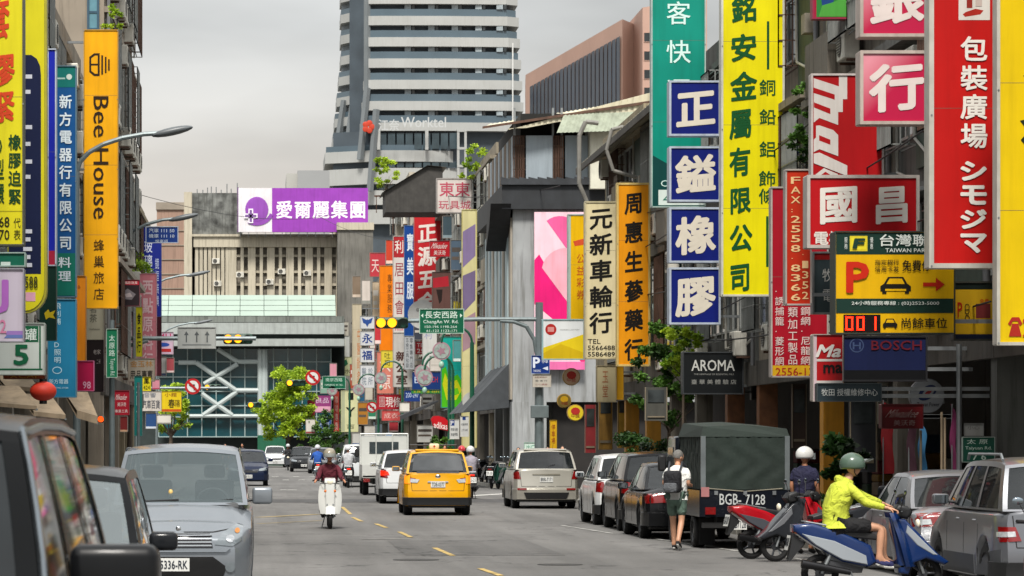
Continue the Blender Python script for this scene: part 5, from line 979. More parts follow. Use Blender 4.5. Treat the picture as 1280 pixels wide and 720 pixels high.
green_lamp(200, 473, 480, 0, -1, 'green lamp post left of the wide red sign')
green_lamp(228, 437, 482, 0, -1, 'farthest green lamp post beside the pale letter sign')
# parking board yellow and misc by the corner
sign(112, (687, 525, 696, 568), 'd0a31a', 'narrow yellow upright board by the grey mast', (('V', '停車場', 689, 694, 530, 555, '8a2a1a'),), frame='a8892a', fw=.5, dep=.1)
sign(118, (655, 553, 672, 565), 'c3d6cc', 'small white and green notice low on the grey column', (('H', '出口', 658, 669, 556, 562, '1a7a5a'),), frame='8fb3a0', fw=.5, dep=.05)
# paper lantern, awnings on the left
t = thing('paper_lantern', 'round red paper lantern hanging under the green framed sign', 'lantern', (PX(54, 50), 50, PZ(489, 50)))
m = MB(); m.ell((0, 0, 0), .21, .21, .155, 24, 12); m.build('shade', M('red_lantern_paper', 'c8321c', .6, var=.15), t, smooth=True)
MB().cyl((0, 0, .14), (0, 0, .19), .06, n=12).build('cap', DARK(), t); MB().cyl((0, 0, -.2), (0, 0, -.14), .06, n=12).build('base_ring', DARK(), t)
CAN = M('beige_canvas', '8c7c66', .85, var=.25, scale=3, streak=.4)
for i, (D_, x0_, x1_, ya, yb_, lb) in enumerate(((54, 6, 50, 478, 490, 'upper beige canvas awning on the left'), (53, 42, 82, 510, 524, 'lower beige canvas awning beside the lantern'), (62, 96, 122, 505, 530, 'small tan awning beyond the thin pole'), (52.5, 0, 46, 500, 512, 'brown awning edge above the black van'))):
    t = thing('shop_awning', lb, 'awning', (PX(x0_, D_), D_, PZ(ya, D_))); w_ = PX(x1_, D_)-PX(x0_, D_); h_ = PZ(ya, D_)-PZ(yb_, D_)
    MB().add([(-.3, .9, .25), (w_*.4, .9, .25), (w_, 0, -h_*.6), (0, 0, -h_*.3), (w_, 0, -h_), (0, 0, -h_*.7), (-.3, .9, .2), (w_*.4, .9, .2)], [(0, 1, 2, 3), (3, 2, 4, 5), (5, 4, 7, 6), (1, 7, 4, 2)]).build('canvas', CAN, t)
    MB().tube([(w_, 0, -h_), (w_*.4, .9, -.1)], .02, 6).build('strut', STEEL(), t)

# ---------------- small distant signs and panels packed along the far right row
for i, (D_, b_, c_, lb) in enumerate((
    (222, (456, 470, 466, 500), 'b9b4a6', 'narrow cream panel sign left of the salmon sign down the street'), (226, (447, 503, 460, 531), 'a3702a', 'ornate orange brown sign board below the white tile signs'),
    (232, (455, 532, 469, 546), 'c3c0b9', 'small white notice board low behind the scooter riders'), (150, (521, 531, 541, 553), 'b9b9b4', 'speckled white box sign above the taxi roof'),
    (238, (400, 474, 414, 492), '7a9a8a', 'pale green patterned sign under the distant green street sign'), (245, (384, 500, 394, 522), 'a32a3a', 'small red hanging sign left of the magenta sign'),
    (216, (465, 352, 474, 396), 'b9a890', 'beige strip sign left of the orange sign'), (208, (483, 461, 491, 488), 'b04a4a', 'short red strip sign right of the salmon sign'),
    (183, (517, 398, 528, 425), '3a3f4a', 'dark grey panel below the tall red hardware sign'), (172, (548, 398, 561, 420), '8a3a3f', 'dull red panel above the teal banner'),
    (168, (537, 445, 551, 464), 'c9c3bb', 'cream panel between the white panel and the teal banner'), (160, (563, 300, 577, 338), '4a5a6a', 'slate blue panel on the wall behind the toy shop sign'),
    (190, (498, 486, 506, 494), 'c9b93a', 'tiny yellow sign at the right end of the wide red sign'), (178, (527, 492, 541, 512), 'd0cdc6', 'white laundry like banner under the blue brand sign'),
    (255, (437, 455, 450, 486), '9a4a34', 'brick red vertical panel left of the white tile signs'), (235, (449, 486, 456, 502), '2a5a7a', 'small blue plate below the white tile signs'),
    (210, (461, 424, 470, 452), '7a3a3a', 'dark red strip behind the white tile signs'), (262, (424, 402, 436, 420), 'a9a59a', 'pale grey board right of the purple sign'))):
    sign(D_, b_, c_, lb, (), (((b_[0]+1.5, b_[1]+(b_[3]-b_[1])*.25, b_[2]-1.5, b_[1]+(b_[3]-b_[1])*.4), '4a4440' if i % 2 else 'c9c4bb'), ((b_[0]+1.5, b_[1]+(b_[3]-b_[1])*.55, b_[2]-2.5, b_[1]+(b_[3]-b_[1])*.66), '5a5048' if i % 2 else 'b9b4ab')), fw=.5, frame='7a766f')
for D_, a_, b_, c_, lb in ((170, (500, 520), (548, 500), '3a3c40', 'dark sloping awning over the far shops left of the red rounded sign'), (196, (486, 522), (520, 508), '4a4540', 'brown sloping awning farther along the far shops'), (158, (560, 512), (590, 500), '5a6064', 'grey sloping awning behind the green lamp posts')):
    t = thing('shop_awning', lb, 'awning', (PX(a_[0], D_), D_, PZ(a_[1], D_))); w_ = PX(b_[0], D_)-PX(a_[0], D_); h_ = PZ(b_[1], D_)-PZ(a_[1], D_)
    MB().add([(0, 0, 0), (w_, 0, h_), (w_, 6, h_), (0, 6, 0), (0, 0, -.25), (w_, 0, h_-.1)], [(0, 1, 2, 3), (0, 4, 5, 1)]).build('canvas', M('awning_'+c_, c_, .85, var=.3, streak=.3), t)
t = sign(186, (482, 541, 490, 561), '3a6fa0', 'small blue and white pedestrian sign above the flatbed truck', (), (([(486, 544), (489, 552), (483, 552)], 'c9d2da', 'walking_figure'), ((484, 552, 488, 558), 'c9d2da')), fw=.5, frame='b9bcb9')
# right arcade: red feather banners, poles, posters, doors
def banner(D_, px, y0, y1, w_, col, lb):
    t = thing('feather_banner', lb, 'banner', (PX(px, D_), D_, .12)); z0, z1 = PZ(y1, D_)-.12, PZ(y0, D_)-.12; k = D_/FPX; ww = w_*k
    MB().cyl((0, 0, 0), (0, 0, z1), .012, n=6).build('pole', STEEL(), t)
    m = MB(); m.grid(lambda u, v: (ww*u*(1 if v < .75 else (1-((v-.75)/.25)**2)**.5 if v < 1 else 0)-.02+.02*math.sin(9*v+u), .03*math.sin(6*v+3*u), z0+(z1-z0)*v), [0, .33, .66, 1], [i/14 for i in range(15)]); m.build('cloth', M('banner_'+col, col, .8, var=.2), t, smooth=True); return t
banner(56, 1104, 500, 592, 14, '8a1018', 'dark red feather banner left of the round grey sign'); banner(54, 1136, 520, 592, 10, '3a1a28', 'short maroon banner under the red tool banner'); banner(53, 1150, 528, 592, 9, '2f6a94', 'thin pale blue banner beside a white pole'); banner(52, 1190, 505, 592, 7, '6a1f4a', 'thin purple banner near the green number plate')
for px_, D_, y0, lb in ((1151, 52.5, 538, 'left white flag pole in the right arcade'), (1177, 52.2, 515, 'middle tan pole in the right arcade'), (1181, 52.1, 522, 'right tan pole in the right arcade'), (1199, 50.2, 430, 'grey downpipe standing left of the green number plate')): 
    MB() ; tag(MB().cyl((0, 0, 0), (0, 0, PZ(y0, D_)-.12), .02 if y0 > 500 else .045, n=8).build('arcade_pole', M('tan_pole', '8f7f68', .6) if y0 > 500 else STEEL(), loc=(PX(px_, D_), D_, .12)), lb, 'pole')
for D_, b_, c_, lb in ((108, (731, 506, 745, 566), '8a1f24', 'dark red painted shutter panel left of the yellow framed posters'), (106.9, (748, 480, 766, 562), '8f6a24', 'yellow framed shop window with posters past the parked white car'), (103, (772, 480, 786, 560), 'a8801f', 'second yellow shop post behind the parked cars'), (77, (806, 484, 834, 526), '45453f', 'dark grey metal box behind the slim tree'), (70, (990, 480, 1008, 560), '3a2a22', 'dark brown door beside the mustard column'), (60, (1062, 480, 1096, 590), '24262a', 'dark steel rolling door left of the red banner'), (59.8, (1098, 478, 1110, 530), '8a8478', 'pale box fixed high beside the red banner')):
    t = thing('shop_door' if D_ != 77 else 'metal_cabinet', lb, 'door' if D_ != 77 else 'cabinet', (PX((b_[0]+b_[2])/2, D_), D_, PZ(b_[3], D_))); w_ = (b_[2]-b_[0])*D_/FPX; h_ = (b_[3]-b_[1])*D_/FPX
    MB().box(-w_/2, w_/2, 0, .12, 0, h_).build('panel', M('door_'+c_, c_, .7, var=.3, scale=2, streak=.4), t); MB().box(-w_*.36, w_*.36, -.02, 0, h_*.55, h_*.92).build('window', M('door_glass', '3a3f40', .2, var=.5, scale=3), t); MB().box(-w_*.38, w_*.38, -.03, 0, h_*.1, h_*.14).box(-w_*.5, -w_*.46, -.03, 0, 0, h_).box(w_*.46, w_*.5, -.03, 0, 0, h_).build('trim', M('door_trim', '7a6f5c', .6, var=.2), t)

# ---------------- packed small signs: colour and neighbour tell each from the next
def little(D_, b_, c_, c2, lb, txt=None, tc='3a3634'):
    x0, y0, x1, y1 = b_; tall = (y1-y0) > 1.3*(x1-x0)
    tx = ((('V', txt, x0+(x1-x0)*.22, x1-(x1-x0)*.22, y0+1.5, y1-1.5, tc) if tall else ('H', txt, x0+1.5, x1-1.5, y0+(y1-y0)*.2, y1-(y1-y0)*.3, tc)),) if txt else ()
    sign(D_, b_, c_, lb, tx, (((x0+.5, y1-(y1-y0)*.14, x1-.5, y1-.5), c2),), fw=.5, frame='8a857e')
for a in ((118, (150, 384, 158, 412), 'c9c4bc', 'b04a5a', 'white strip sign below the dark photo sign'), (119, (151, 415, 160, 446), 'c0707c', 'e0c4c4', 'dusty pink sign under the white strip sign'), (121, (160, 330, 172, 350), 'b9b4ac', '4a4a52', 'pale board above the dark photo sign beside leaves'),
    (113, (147, 446, 159, 470), 'c9bdb0', 'a04040', 'beige sign low beside the green street name plate'), (122, (178, 394, 189, 420), 'd6cfc8', 'b0506a', 'white and pink sign below the blue glass shop sign'), (123, (178, 424, 190, 446), '3a7a5a', 'c9d6c8', 'green sign above the beige goods sign'),
    (126, (195, 446, 208, 470), 'c3c3c0', '3a4a6a', 'white sign right of the beige goods sign'), (127, (208, 447, 218, 466), 'a04a50', 'd9c0c0', 'faded red sign beside a white one on the left'), (131, (182, 516, 196, 536), '2a4a7a', 'c0c9d6', 'blue box sign low on the left beyond the teal vertical sign'),
    (134, (196, 518, 214, 530), 'd0ccc4', '7a7a74', 'long pale sign below the spring sign'), (129, (190, 474, 200, 487), 'd08a9a', 'b03a5a', 'small pink sign above the pet shop style sign'), (90, (150, 520, 160, 540), '7a2a2a', 'c9a080', 'dark red board under the small red lettered sign'),
    (235, (382, 524, 394, 542), 'c9c4bc', '8a3a3a', 'white board left of the small blue notice board'), (225, (452, 350, 463, 380), 'c9c0b8', '8a8a84', 'pale panel left of the beige strip sign'), (229, (440, 345, 451, 372), '7a6a5a', 'c0b0a0', 'brown panel on the grey annex edge'),
    (196, (468, 398, 476, 430), 'b8343c', 'e0c8c4', 'short red sign squeezed left of the orange sign'), (178, (551, 380, 563, 399), 'c8c2ba', '4a6a8a', 'pale sign above the dull red panel'), (169, (566, 340, 577, 372), 'a8323a', 'd8b8b4', 'red strip below the slate blue panel'),
    (164, (566, 376, 577, 416), 'c9b94a', '6a5a2a', 'mustard strip left of the yellow photo panel'), (187, (527, 463, 536, 486), 'b04a80', 'e0b8cc', 'magenta strip above the laundry banner'), (203, (460, 500, 470, 524), '2f7a5a', 'c8d8cc', 'green strip right of the ornate brown board'),
    (243, (412, 454, 421, 486), 'c88a9a', 'e0ccd0', 'pink strip left of the leaf mark sign'), (247, (440, 541, 450, 556), 'c0c0bc', '3a5a8a', 'tiny pale sign above the distant scooters'), (175, (541, 466, 549, 480), 'c9c9c4', '8a2a2a', 'small white tab right of the blue brand sign'),
    (184, (499, 503, 512, 516), 'd8d4cc', '5a5a58', 'white board right of the wide red sign'), (193, (486, 527, 498, 540), '9a3038', 'd8c0bc', 'dark red board over the flatbed truck'), (155, (566, 425, 576, 452), '4a8a8a', 'c8d8d4', 'teal grey board at the teal banner edge'),
    (206, (482, 300, 491, 330), 'c8442c', 'e8c8b8', 'bright red panel above the orange vertical sign'), (160, (553, 270, 565, 298), '3a4a52', '7a8a90', 'dark slate panel under the toy shop sign')):
    little(*a)
# ================================================================ vehicles
def smooth(t): t = max(0, min(1, t)); return t*t*(3-2*t)
def interp(pts, y):
    if y <= pts[0][0]: return pts[0][1]
    for (a, va), (b, vb) in zip(pts[:-1], pts[1:]):
        if y <= b: return va+(vb-va)*smooth((y-a)/(b-a)) if b > a else vb
    return pts[-1][1]
WHEELS = {}
def wheel(par, x, y, r, side, w=.21, rimc='9a9da0'):
    key = (round(r, 3), rimc)
    t = None
    prof = [(-w/2, r*.66), (-w/2, r*.9), (-w/2+.03, r*.985), (-w/4, r), (w/4, r), (w/2-.03, r*.985), (w/2, r*.9), (w/2, r*.66)]
    if key not in WHEELS:
        n = 28; m = MB(); m.grid(lambda u, v: (prof[int(v)][0], prof[int(v)][1]*math.cos(u), prof[int(v)][1]*math.sin(u)), [2*math.pi*i/n for i in range(n+1)], range(len(prof)))
        rm = MB(); pr = [(w/2-.005, r*.68), (w/2-.02, r*.64), (w/2-.06, r*.60), (w/2-.075, r*.2), (w/2-.07, 0.001)]
        rm.grid(lambda u, v: (pr[int(v)][0]-(.05 if int(v) in (2, 3) else 0), pr[int(v)][1]*math.cos(u), pr[int(v)][1]*math.sin(u)), [2*math.pi*i/n for i in range(n+1)], range(len(pr)))
        sp = MB()
        for i in range(5):
            a = i*2*math.pi/5; c, s = math.cos(a), math.sin(a); tt = r*.07
            q_ = lambda rr, k: (0, c*rr-s*k, s*rr+c*k)
            pts = [q_(r*.1, -tt), q_(r*.64, -tt*.8), q_(r*.64, tt*.8), q_(r*.1, tt)]
            sp.add([(w/2-.03, p[1], p[2]) for p in pts]+[(w/2-.07, p[1], p[2]) for p in pts], [(0, 1, 2, 3), (0, 4, 5, 1), (1, 5, 6, 2), (2, 6, 7, 3), (3, 7, 4, 0)])
        sp.cyl((w/2-.08, 0, 0), (w/2-.02, 0, 0), r*.14, n=12)
        ty = m.build('tyre', RUBBER(), None, smooth=True); ri = rm.build('rim', M('rim_well', '2a2b2d', .5, metal=.5), None, smooth=True); so_ = sp.build('spokes', M('alloy_'+rimc, rimc, .3, metal=.8, var=.05), None)
        WHEELS[key] = (ty.data, ri.data, so_.data)
        for o in (ty, ri, so_): bpy.data.objects.remove(o)
    wh = bpy.data.objects.new('wheel', WHEELS[key][0]); C.objects.link(wh); wh.parent = par; wh.location = (x, y, r)
    if side < 0: wh.rotation_euler = (0, 0, math.pi)
    for nm, me in (('rim', WHEELS[key][1]), ('spokes', WHEELS[key][2])): mk(nm, me, None, wh)
    return wh
class Car:
    def __init__(s, name, label, cat, D, px, L, W, H, wb, r, paint_, away=True, top=(), belt=(), gh=None, zsill=.22, rear=(), front=(), group=None, wbf=.93, wt=.80, glass_=None, arch=True, rimc='9a9da0', rz=0, side_u=(), fr=.85, pillar=None, rr_=.45, glass_side=None, cx=None):
        """local frame: +y forward. top/belt: (y, z) control points; gh = (cowl y, roof front y, roof rear y, base rear y, roof z, base z front, base z rear)"""
        s.L, s.W, s.H = L, W, H; s.PM = paint_
        s.t = thing(name, label, cat, ((PX(px, D) if cx is None else cx), D+L/2, 0), rz+(0 if away else math.pi), group)
        ax = (wb/2+fr*0, -wb/2); s.ax = [a+(L/2-wb/2-fr) for a in ax]  # fr = front overhang
        N_ = 64; ys = sorted(set([-L/2+L*i/N_ for i in range(N_+1)]+[a+dd for a in s.ax for dd in (-r*1.16, r*1.16, -r*1.161, r*1.161)]))
        def hw(y):
            tf, tb = L/2-y, y+L/2
            return W/2*(1-.24*max(0, 1-tf/.6)**2.4-.12*max(0, 1-tb/rr_)**2.4)
        def zl(y):
            z = zsill+.03*smooth((abs(y)-L/2+.5)/.5)
            if arch:
                for a in s.ax:
                    if abs(y-a) < r*1.16: z = max(z, r*.98+math.sqrt(max(0, (r*1.16)**2-(y-a)**2)))
            return z
        def endshift(y, z):
            f = 0
            if y > L/2-.7: f -= interp([(.0, .08), (.3, .02), (.5, 0), (.75, .05), (1.1, .2), (1.6, .3)] if not front else front, z)*smooth((y-(L/2-.7))/.7)
            if y < -L/2+.6: f += interp([(0, .1), (.3, .03), (.5, 0), (.7, .03), (1.0, .08), (1.6, .12)] if not rear else rear, z)*smooth((-(L/2-.6)-y)/.6)
            return y+f
        def row(y):
            w = hw(y); a = zl(y); zs = interp(belt, y); zt = interp(top, y)
            zs = min(zs, zt-.005); mid = (a+zs)/2
            R_ = [(w*.90, a), (w*.985, a+.03), (w*1.0, max(a+.05, .50)), (w*1.0, max(a+.06, .62)), (w*.992, max(a+.07, zs-.12)), (w*.975, max(a+.08, zs-.03)), (w*.93, max(zs, a+.09)), (w*.72, max(zs+(zt-zs)*.72, a+.10)), (w*.38, max(zt-.01, a+.11)), (0, max(zt, a+.11))]
            return R_
        rows = [row(y) for y in ys]; nr = len(rows[0]); V = []; Fc = []
        for y, R_ in zip(ys, rows):
            V += [(-x, endshift(y, z), z) for x, z in R_]+[(x, endshift(y, z), z) for x, z in R_[-2::-1]]
        nc = 2*nr-1
        for i in range(len(ys)-1):
            for j in range(nc-1): Fc.append((i*nc+j, (i+1)*nc+j, (i+1)*nc+j+1, i*nc+j+1))
        bdy = MB().add(V, Fc)
        for e, y in ((0, ys[0]), (-1, ys[-1])):    # rounded ends
            R_ = rows[e]; us = [-1, -.85, -.6, -.3, 0, .3, .6, .85, 1]; sg_ = -1 if e == 0 else 1
            bdy.grid(lambda u, v: (R_[int(v)][0]*u, endshift(y, R_[int(v)][1])+sg_*.05*(1-u*u), R_[int(v)][1]), us, range(nr-1))
        s.body = bdy.build('body', paint_, s.t, smooth=True)
        # greenhouse
        s.G = MB(); s.bv = [tuple(v) for v in V]; s.bf = list(Fc)
        s.bf += []
        if gh:
            yc, yf, yr, yb, zr, zb0, zb1 = gh
            xb, xt = W/2*wbf, W/2*wt; GM = glass_ or glass()
            P_ = pillar or paint_
            def sidep(sx, u, v, off=0):
                yb_, yt_ = yc+(yb-yc)*u, yf+(yr-yf)*u; zb_ = zb0+(zb1-zb0)*u; e = .03*(1-(2*u-1)**2)
                vv = smooth(v)*.15+v*.85
                zt_ = zr-.04-.05*(2*u-1)**4
                return (sx*(xb+(xt-xb)*v**1.25+e*(1-v)+off), yb_+(yt_-yb_)*v, zb_+(zt_-zb_)*vv)
            def frontp(q_, v, off=0):
                bow = .10*(1-q_*q_)
                return (q_*(xb+(xt-xb)*v**1.25)*.995, yc+(yf-yc)*v+bow*(1-.5*v)+off, zb0+(zr-.04-.05-zb0)*(smooth(v)*.15+v*.85)+.05*(1-q_*q_)*v+off*.4)
            def rearp(q_, v, off=0):
                bow = .07*(1-q_*q_)
                return (q_*(xb+(xt-xb)*v**1.25)*.995, yb+(yr-yb)*v-bow*(1-.5*v)-off, zb1+(zr-.04-.05-zb1)*(smooth(v)*.15+v*.85)+.05*(1-q_*q_)*v+off*.3)
            lin = lambda a, b, n: [a+(b-a)*i/n for i in range(n+1)]
            m = s.G
            m.grid(lambda u, v: (u*xt*(1-.02*abs(u)), yf+(yr-yf)*v-.0*u, zr-.04-.05*(2*v-1)**4+.05*(1-u**2)-.02*(abs(u) > .99)), [-1, -.9, -.7, -.4, 0, .4, .7, .9, 1], lin(0, 1, 12))
            su = side_u or ((.10, .47), (.50, .88)); ed = [0]+[e for p in su for e in p]+[1]
            V0, V1 = .05, .88
            for sx in (-1, 1):
                m.grid(lambda u, v: sidep(sx, u, v), lin(0, 1, 12), [0, V0]); m.grid(lambda u, v: sidep(sx, u, v), lin(0, 1, 12), [V1, 1])
                for k in range(0, len(ed), 2): m.grid(lambda u, v: sidep(sx, u, v), lin(ed[k], ed[k+1], 2), lin(V0, V1, 5))
            fw_ = .93
            for fn, nm in ((frontp, 'windscreen'), (rearp, 'rear_window')):
                m.grid(lambda u, v: fn(u, v), lin(-1, 1, 8), [0, V0]); m.grid(lambda u, v: fn(u, v), lin(-1, 1, 8), [.92, 1])
                for a, b in ((-1, -fw_), (fw_, 1)): m.grid(lambda u, v: fn(u, v), [a, b], lin(V0, .92, 5))
                MB().grid(lambda u, v: fn(u, v, -.008), lin(-fw_-.02, fw_+.02, 10), lin(V0-.01, .93, 6)).build(nm, GM, s.t, smooth=True)
            for sx in (-1, 1):
                for a, b in su: MB().grid(lambda u, v: sidep(sx, u, v, -.008), lin(a-.005, b+.005, 5), lin(V0-.01, V1+.01, 5)).build('side_window', glass_side or GM, s.t, smooth=True)
            s.ghv = m
            m.build('cabin_frame', P_, s.t, smooth=True)
            s.frontp, s.rearp, s.sidep = frontp, rearp, sidep
            # cabin inside: floor at belt height, dashboard, seats
            CI = M('cabin_interior', '1b1b1d', .8, var=.2)
            MB().box(-xb+.06, xb-.06, yb+.15, yc-.15, min(zb0, zb1)-.25, min(zb0, zb1)-.05).build('cabin_floor', CI, s.t)
            zz = min(zb0, zb1)
            for sx in (-1, 1):
                y_ = yf-.35 if yf-.35 < yc else yc-.8
                st_ = MB().rbox(sx*.38-.24, sx*.38+.24, y_-.55, y_-.40, zz-.1, zz+.28, .05, 2).build('seat', M('seat_fabric', '2c2a2a', .9), s.t, smooth=True)
                MB().rbox(sx*.38-.13, sx*.38+.13, y_-.55, y_-.46, zz+.30, zz+.46, .04, 2).build('headrest', MATS['seat_fabric'], st_, smooth=True)
        s.hw, s.es, s.rr_ = hw, endshift, rr_
        # BVH for panels
        vv = list(s.bv); ff = list(s.bf)
        n0 = len(bdy.v); vv = list(bdy.v)+list(s.G.v); ff = list(bdy.f)+[tuple(i+n0 for i in f) for f in s.G.f]
        if gh:
            for fn in (frontp, rearp):
                o = len(vv); g = MB().grid(lambda u, v: fn(u, v), [-1, -.5, 0, .5, 1], [0, .25, .5, .75, 1]); vv += g.v; ff += [tuple(i+o for i in f) for f in g.f]
            for sx in (-1, 1):
                o = len(vv); g = MB().grid(lambda u, v: sidep(sx, u, v), [0, .25, .5, .75, 1], [0, .25, .5, .75, 1]); vv += g.v; ff += [tuple(i+o for i in f) for f in g.f]
        s.bvh = BVHTree.FromPolygons([Vector(v) for v in vv], ff)
        # underbody, wheel wells
        MB().box(-W*.42, W*.42, -L/2+.25, L/2-.25, .19, .46).build('underbody', DARK(), s.t)
        MB().box(-W*.40, W*.40, -L/2+.2, L/2-.2, .46, .66).build('wheel_well_liner', DARK(), s.t)
        for a in s.ax:
            for sx in (-1, 1): wheel(s.t, sx*(W/2-.125), a, r, sx, rimc=rimc)
    def proj(s, name, pts, mat, face='rear', off=.008, th=.03, par=None, cuts=5, smoothit=True):
        bm = bmesh.new(); f = bm.faces.new([bm.verts.new((a, b, 0)) for a, b in pts]); bmesh.ops.triangulate(bm, faces=[f])
        if cuts: bmesh.ops.subdivide_edges(bm, edges=bm.edges[:], cuts=cuts, use_grid_fill=True)
        bmesh.ops.triangulate(bm, faces=bm.faces[:])
        d = {'rear': Vector((0, 1, 0)), 'front': Vector((0, -1, 0)), 'right': Vector((-1, 0, 0)), 'left': Vector((1, 0, 0)), 'top': Vector((0, 0, -1))}[face]
        vs = []
        for v in bm.verts:
            a, b = v.co.x, v.co.y
            o = {'rear': (a, -5, b), 'front': (a, 5, b), 'right': (3, a, b), 'left': (-3, a, b), 'top': (a, b, 4)}[face]
            hit = s.bvh.ray_cast(Vector(o), d)[0]
            if hit is None:
                hit = s.bvh.find_nearest(Vector({'rear': (a, -s.L/2+.03, b), 'front': (a, s.L/2-.05, b), 'right': (s.W/2, a, b), 'left': (-s.W/2, a, b), 'top': (a, b, s.H)}[face]))[0]
            vs.append(hit-d*off)
        bm.verts.index_update(); n = len(vs)
        m = MB(); m.add(vs+[v+d*th for v in vs], [[v.index for v in f.verts] for f in bm.faces]+[(e.verts[0].index, e.verts[1].index, e.verts[1].index+n, e.verts[0].index+n) for e in bm.edges if len(e.link_faces) == 1])
        bm.free(); return m.build(name, mat, par or s.t, smooth=smoothit)
    def mirror_pts(s, pts): return [(-a, b) for a, b in pts]
    def bumper(s, name, z0, z1, mat, end=-1, reach=.5, off=.02):
        e = end*s.L/2; pth = []
        ys_ = [e-end*reach*(1-i/6) for i in range(7)]
        for y in ys_: pth.append((-s.hw(y)-off, y))
        w = s.hw(e)+off; pth += [(w*u, e) for u in (-.85, -.6, -.3, 0, .3, .6, .85)]
        for y in ys_[::-1]: pth.append((s.hw(y)+off, y))
        def f(i, v):
            x, y = pth[int(i)]; z = z0+(z1-z0)*v; o = off*(1 if 0 < v < 1 else -1.2); yy = s.es(y, z)
            if abs(y-e) < 1e-6: yy += end*(.05*(1-(x/w)**2)+o)
            else: x += (o-off)*(1 if x > 0 else -1)
            return (x, yy, z)
        return MB().grid(f, range(len(pth)), [0, .06, .25, .5, .75, .94, 1]).build(name, mat, s.t, smooth=True)
    def both(s, name, pts, mat, face, **k):
        a = s.proj(name, pts, mat, face, **k); b = s.proj(name, s.mirror_pts(pts), mat, face, **k); return a, b
    def seam(s, pts, face, w=.012, mat=None):
        for a, b in zip(pts[:-1], pts[1:]):
            v = Vector((b[0]-a[0], b[1]-a[1])).normalized(); n = Vector((-v.y, v.x))*w/2
            s.proj('seam', [(a[0]-n.x, a[1]-n.y), (b[0]-n.x, b[1]-n.y), (b[0]+n.x, b[1]+n.y), (a[0]+n.x, a[1]+n.y)], mat or M('panel_gap', '0a0a0a', .9), face, off=.002, th=.004, cuts=4)
    def plate(s, x, z, txt, face='rear', w=.36, h=.15, y=None, col='cfd0cc', ink_='1c2433'):
        sg_ = -1 if face == 'rear' else 1
        o = Vector((x, sg_*5, z)); hit = s.bvh.ray_cast(o, Vector((0, -sg_, 0)))[0]; yy = (hit.y if hit else sg_*s.L/2)+sg_*.02 if y is None else y
        p = MB().box(x-w/2, x+w/2, yy, yy+sg_*.012, z-h/2, z+h/2).build('number_plate', M('plate_'+col, col, .5, var=.05), s.t)
        m = MB(); put_text(m, txt, -w*.44, w*.44, z-h*.33, z+h*.33, 0, .012)
        if face == 'rear': m.v = [(x+a, yy-.016+b, c) for a, b, c in m.v]
        else: m.v = [(x-a, yy+.016-b, c) for a, b, c in m.v]
        m.build('lettering', ink(ink_), p, recalc=False); return p
    def mirrors(s, y, z, mat=None, w=.2, h=.13, big=1):
        for sx in (-1, 1):
            x0 = s.W/2*.93; m = MB().rbox(sx*x0+(.05 if sx > 0 else -.05-w), sx*x0+(.05+w if sx > 0 else -.05), y-.07, y+.06, z-h/2, z+h/2, .035, 3)
            mm = m.build('wing_mirror', mat or s.PM, s.t, smooth=True)
            MB().cyl((sx*x0*.98, y, z-h*.3), (sx*(x0+.08), y, z-h*.2), .02, n=6).build('mirror_stalk', DARK(), mm)
            MB().box(sx*(x0+.07), sx*(x0+.03+w), y-.078, y-.07, z-h*.38, z+h*.38).build('mirror_glass', M('mirror_glass', '8f9aa2', .05, metal=1), mm)
    def handles(s, z, ys_):
        for sx in (-1, 1):
            for y in ys_: MB().rbox(sx*s.W/2*.985-.012, sx*s.W/2*.985+.02, y-.09, y+.09, z-.014, z+.014, .01, 1).build('door_handle', s.PM, s.t)
    def doors(s, ys_, z0, z1):
        for f in ('left', 'right'):
            for y in ys_: s.seam([(y, z0), (y, z1)], f)
    def wiper(s, rear=True): pass
RED = M('tail_light_red', '7a0a0a', .2, coat=1, var=.2, scale=30); REDL = M('tail_light_lit', 'd0200c', .2, emit=.9); AMBL = M('indicator_lit', 'e0801a', .2, emit=.7); CLR = M('clear_lamp', 'b3b7b9', .12, coat=1, var=.25, scale=25); BLK = M('gloss_black', '0d0e10', .2, coat=.5)
HL = M('headlamp_glass', '737b80', .12, coat=1, metal=.2, var=.12, scale=14)
